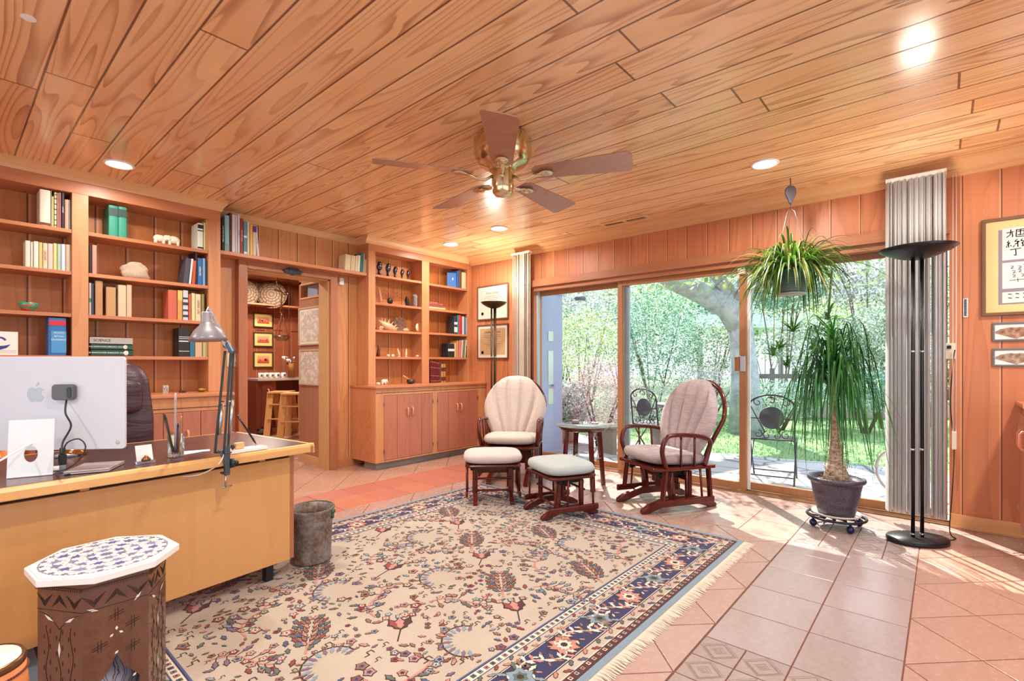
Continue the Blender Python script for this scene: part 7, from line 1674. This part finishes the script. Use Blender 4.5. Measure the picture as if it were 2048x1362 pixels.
lg5=leafmat('leaf_hydrangea',['#7ca090','#a0bcb0','#c4d4cc','#dce4e0'],.5)
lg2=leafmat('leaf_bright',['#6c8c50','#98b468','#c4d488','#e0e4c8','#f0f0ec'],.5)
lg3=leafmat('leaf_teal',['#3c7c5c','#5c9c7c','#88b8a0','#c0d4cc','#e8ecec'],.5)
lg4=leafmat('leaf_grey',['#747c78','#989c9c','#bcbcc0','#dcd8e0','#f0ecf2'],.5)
lp1=leafmat('azalea_pink',['#7c7c70','#a8988c','#d4a8b8','#e4bccc','#d094b0','#ecdce0'],.5)
def at2(u,v,x): p=onx(u,v,x); return p
def bush(u,v,x,ru,rv,n,size,m,seed,label,name='shrub',cat='shrub',**k):
    n=int(n*1.9); size=size*.68
    p=at2(u,v,x); d=(p-EYE).dot(FW); return cloud(name,tuple(p),(ru*d/F,ru*d/F,rv*d/F),n,size,m,seed,label,cat,**k)
bush(1200,800,6.6,75,85,5200,.042,lp1,1,'pink flowering azalea bush outside the left glass panel')
bush(1130,815,6.55,42,50,900,.12,lg5,2,'broad-leaved hydrangea in a terracotta pot outside the left glass panel',cat='plant',name='hydrangea',asp=1.3)
o=MB().lathe([(.16,0),(.2,.02),(.24,.28),(.26,.30),(.25,.34),(.22,.34),(0,.30)],n=28).build('terracotta_pot',M('terracotta','#b88470',.8)); p=onz(1125,905,-.05); o.location=(6.55,p.y*6.55/p.x,-.05); hyd=[x for x in C.objects if x.name=='hydrangea'][0]; o.parent=hyd; o.matrix_parent_inverse=Matrix.Translation(-hyd.location)
bush(1160,690,9.5,90,75,3600,.085,lg2,3,'yellow-green hedge behind the azalea')
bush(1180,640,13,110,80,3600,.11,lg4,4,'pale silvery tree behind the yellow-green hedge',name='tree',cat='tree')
bush(1310,665,11.5,95,105,5000,.095,lg3,5,'tall teal-green camellia in the middle of the garden')
bush(1300,800,10,115,42,4200,.06,lg4,6,'low grey twiggy shrub bed in front of the camellia')
bush(1420,775,11,80,42,3200,.06,lg4,7,'low grey shrub beside the right glider chair back')
bush(1300,575,16,130,60,4500,.13,lg2,8,'airy yellow-green tree crown above the camellia',name='tree',cat='tree',shell=.3)
bush(1420,700,13,70,60,3000,.09,lg1,9,'mid green shrub under the white carport roof')
bush(1240,600,18,120,75,3500,.15,lg1,18,'mid green tree far behind the camellia',name='tree',cat='tree',shell=.3)
bush(1560,570,13,75,60,3800,.10,lg3,10,'bright green tree seen behind the hanging basket',name='tree',cat='tree')
bush(1640,690,14,130,50,3800,.10,lg1,11,'mid green shrubs behind the ponytail palm leaves')
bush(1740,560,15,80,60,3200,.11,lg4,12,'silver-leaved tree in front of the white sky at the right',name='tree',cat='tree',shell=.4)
bush(1770,680,12,70,70,3800,.085,lg1,13,'green bush at the right edge of the garden view')
bush(1560,800,10.5,75,42,2600,.06,lg3,14,'round dark green mound behind the patio chair')
bush(1730,780,11,90,45,2800,.06,lg3,15,'low green planting at the foot of the garden fence')
bush(1860,640,13,110,150,4500,.10,lg1,16,'tall green screen of trees behind the blinds',name='tree',cat='tree')
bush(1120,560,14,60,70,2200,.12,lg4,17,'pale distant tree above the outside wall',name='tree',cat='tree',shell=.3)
bush(1640,640,20,150,45,3000,.15,lg2,19,'pale yellow-green trees beyond the neighbouring roof',name='tree',cat='tree',shell=.3)
for k,(u,du) in enumerate(((1130,130),(1330,140),(1530,140),(1740,150))):
    bush(u,610,27,du,95,4200,.34,lg1 if k%2 else lg3,40+k,['leftmost','second from the left','third from the left','rightmost'][k]+' of the tall distant trees closing the garden view',name='tree',cat='tree',shell=.2,group='tall distant trees')
# big oak
g=G('oak_bark',.9);P,v=g.xyz();n=g.noise(v,7,5,.65);g.bump(n,1,.05);ob=g.out(g.ramp(n,[(.3,'#9498a4'),(.6,'#c0c6d4')]))
r=thing('oak_tree','massive grey oak trunk forking into two heavy limbs beyond the sliding door post','tree',tuple(onz(1493,800,-.07)*1.0))
dO=9.0
def po(u,v,d=dO): return atd(u,v,d)
r.location=(po(1492,860).x,po(1492,860).y,-.07)
def rel(L): return [Vector(p)-r.location for p in L]
MB().tube(rel([(r.location.x,r.location.y,-.07),tuple(po(1490,760)),tuple(po(1484,680)),tuple(po(1478,640))]),[.30,.24,.21,.22],16).build('trunk',ob,r)
MB().tube(rel([po(1482,660),po(1455,615),po(1400,585),po(1345,560),po(1290,520),po(1240,480)]),[.21,.22,.19,.18,.15,.12],14).build('limb',ob,r)
MB().tube(rel([po(1480,650),po(1462,600),po(1435,550),po(1415,510),po(1390,440)]),[.2,.17,.15,.15,.12],14).build('limb',ob,r)
MB().tube(rel([po(1482,640),po(1492,560),po(1500,480)]),[.19,.15,.12],12).build('limb',ob,r)
MB().tube(rel([po(1462,600,9),po(1500,575,8.6),po(1560,560,8.2)]),[.10,.07,.04],10).build('limb',ob,r)
q=random.Random(77); cr=MB()
for k in range(6000):
    a=q.gauss(0,1);hi_=k%6==0;p=po(1400+q.gauss(0,150),(280+q.gauss(0,70)) if hi_ else 520+q.gauss(0,32),dO+q.uniform(-2.2,2.5));  # hi_: unseen upper leaf clumps, added to dapple the sunlight
    if p.z<2.3+q.random()*.5: continue
    if hi_ and mnoise.noise(p*1.3)<.02: continue
    p=p-r.location; d=Vector((q.gauss(0,1),q.gauss(0,1),q.gauss(0,1))).normalized(); s=d.orthogonal().normalized(); L=.14; cr.add([p,p+d*L*.5+s*L*.25,p+d*L,p+d*L*.5-s*L*.25],[(0,1,2,3)])
cr.build('crown_leaves',lg2,r)
# neighbour roof, fence, cars
r=thing('carport','low white-roofed carport beyond the garden','building',tuple(Vector((19,9.0,-.07))))
b=MB(); a=atd(1395,638,17);c=atd(1640,638,17); dv=(c-a).normalized(); nv=Vector((-dv.y,dv.x,0))
b.prism([((a-r.location).x,(a-r.location).y),((c-r.location).x,(c-r.location).y),((c-r.location+nv*3).x,(c-r.location+nv*3).y),((a-r.location+nv*3).x,(a-r.location+nv*3).y)],2.5,2.95); b.build('roof',M('roof_white','#dce8ec',.6),r)
for t in (.02,.35,.68,.98):
    p=a.lerp(c,t)-r.location; MB().box((p.x-.07,p.y-.07,0),(p.x+.07,p.y+.07,2.5)).build('post',M('post_grey','#7c8084',.7),r)
fnc=thing('rail_fence','grey wooden rail fence across the garden behind the plants','fence',tuple(Vector((13,3.5,-.07))))
fa=atd(1500,745,12.5);fb=atd(1900,738,12.5)
for t in [i/9 for i in range(10)]:
    p=fa.lerp(fb,t)-fnc.location; MB().box((p.x-.05,p.y-.05,0),(p.x+.05,p.y+.05,1.15)).build('post',M('fence_grey','#5c5c60',.8),fnc)
for z in (.95,.55):
    p=fa-fnc.location;q_=fb-fnc.location; MB().bar((p.x,p.y,z),(q_.x,q_.y,z),.04,.12).build('rail',M('fence_grey','#5c5c60',.8),fnc)
sd_=thing('stone_edging','pale stone bed edging behind the lawn','edging',tuple(Vector((11.5,3.5,-.07))))
a=atd(1480,800,11.6);c=atd(1900,795,11.6);p=a-sd_.location;q_=c-sd_.location; MB().bar((p.x,p.y,.2),(q_.x,q_.y,.2),.3,.4).build('stone_course',M('wall_stone','#b4a49c',.9),sd_,bev=.02)
# patio furniture
wi=M('wrought_black','#2c3438',.45,.5)
def spiral(c,r0,turns,sgn,a0=0,n=22): return [(c[0]+r0*(1-.75*i/n)*math.cos(a0+sgn*turns*2*PI*i/n),c[1]+r0*(1-.75*i/n)*math.sin(a0+sgn*turns*2*PI*i/n)) for i in range(n+1)]
def patio_chair(label,loc,rz):
    r=thing('patio_chair',label,'chair',loc,rz,'folding bistro chairs'); w=.21
    f=lambda pts,y=0,lean=.12:[(x,y+(z-.45)*lean,z) for x,z in pts]
    arch=[(w*math.cos(PI*k/18),.80+.12*math.sin(PI*k/18)) for k in range(19)]
    MB().tube(f([(w,.45)]+arch+[(-w,.45)]),.009,8).build('back_frame',wi,r)
    b=MB(); 
    for s in (-1,1):
        b.tube(f([(s*w*.95,.80),(s*w*.3,.52)]),.006,6); b.tube(f([(x,z) for x,z in spiral((s*.13,.50),.045,1.1,s,PI/2)]),.005,6); b.tube(f([(x,z) for x,z in spiral((s*.13,.84),.045,1.0,-s,PI/2)]),.005,6); b.tube(f([(x,z) for x,z in spiral((s*.045,.49),.045,.9,-s,PI/2)]),.005,6)
    b.tube(f([(x,z) for x,z in spiral((0,.86),.05,.9,1,0)]),.005,6); b.tube(f([(-w,.67),(w,.67)]),.006,6); b.build('scrollwork',wi,r)
    b=MB(); b.lathe([(0,-.006),(.115,-.006),(.118,0),(.115,.006),(0,.006)],(0,.027,.68),32,axis='Y'); b.build('round_back_panel',M('slate_disc','#3c4450',.4),r)
    b=MB()
    for k in range(6): b.box((-w,-.36+k*.062,.44),(w,-.31+k*.062,.452))
    b.box((-w-.01,-.37,.425),(-w+.01,.01,.44)).box((w-.01,-.37,.425),(w+.01,.01,.44)); b.build('seat_slats',wi,r)
    for s in (-1,1): MB().tube([(s*w,.0,.45),(s*w,-.14,.25),(s*w,-.34,0)],.009,8).build('leg',wi,r); MB().tube([(s*w,-.33,.43),(s*w,-.14,.24),(s*w,.10,0)],.009,8).build('leg',wi,r)
    MB().cyl((-w,-.28,.07),(w,-.28,.07),.007,.007,8).cyl((-w,.05,.07),(w,.05,.07),.007,.007,8).build('stretcher',wi,r)
    return r
c1=onz(1545,975,-.05); patio_chair('wrought iron bistro chair with a round slate back, just outside the right glass panel',(5.75,1.37,-.05),math.atan2(.0,-1)-PI/2+R(8))
patio_chair('wrought iron bistro chair outside behind the door mullion, turned sideways',(6.05,2.95,-.05),R(75))
r=thing('patio_table','grey stone-topped patio table on the lawn edge behind the right glider chair','table',(6.7,2.72,-.05)); MB().lathe([(.0,.66),(.33,.66),(.34,.68),(.33,.70),(0,.70)],n=32).build('top',M('table_stone','#7c8890',.5),r)
MB().lathe([(.03,.1),(.025,.3),(.05,.45),(.02,.6),(.06,.66)],n=16).build('pedestal',wi,r)
for k in range(3): a=2*PI*k/3; MB().tube([(0,0,.2),(.15*math.cos(a),.15*math.sin(a),.12),(.28*math.cos(a),.28*math.sin(a),0)],.015,8).build('leg',wi,r)
r=thing('garden_bench','low slatted bench behind the left glass door mullion','bench',(6.55,3.35,-.05),R(-25)); b=MB()
for k in range(5): b.box((-.55,-.2+k*.085,.36),(.55,-.13+k*.085,.385))
b.build('seat_slats',M('bench_grey','#8c8478',.8),r)
for s in (-1,1): MB().box((s*.48-.03,-.18,0),(s*.48+.03,.2,.36)).build('leg',M('bench_grey','#8c8478',.8),r)
r=thing('garden_hoop','pale curved metal arc of a garden chair at the right edge of the glass','chair',(5.9,.30,-.05)); MB().tube([(.1*math.cos(R(a)),.20*math.cos(R(a)),.23+.22*math.sin(R(a))) for a in range(0,361,15)],.014,8).build('hoop',M('pale_metal','#b4b0a8',.4,.5),r)
r=thing('heater','round metal object hanging under the eave outside the left glass','lantern',tuple(onx(1160,597,6.1))); MB().ball((0,0,0),(.06,.05,.06),14).build('lens',M('lens_white','#e8ecf0',.2),r); MB().lathe([(.07,-.03),(.09,0),(.07,.03)],n=20).build('housing',M('lantern_grey','#707880',.4,.4),r); r.name='eave_lantern'
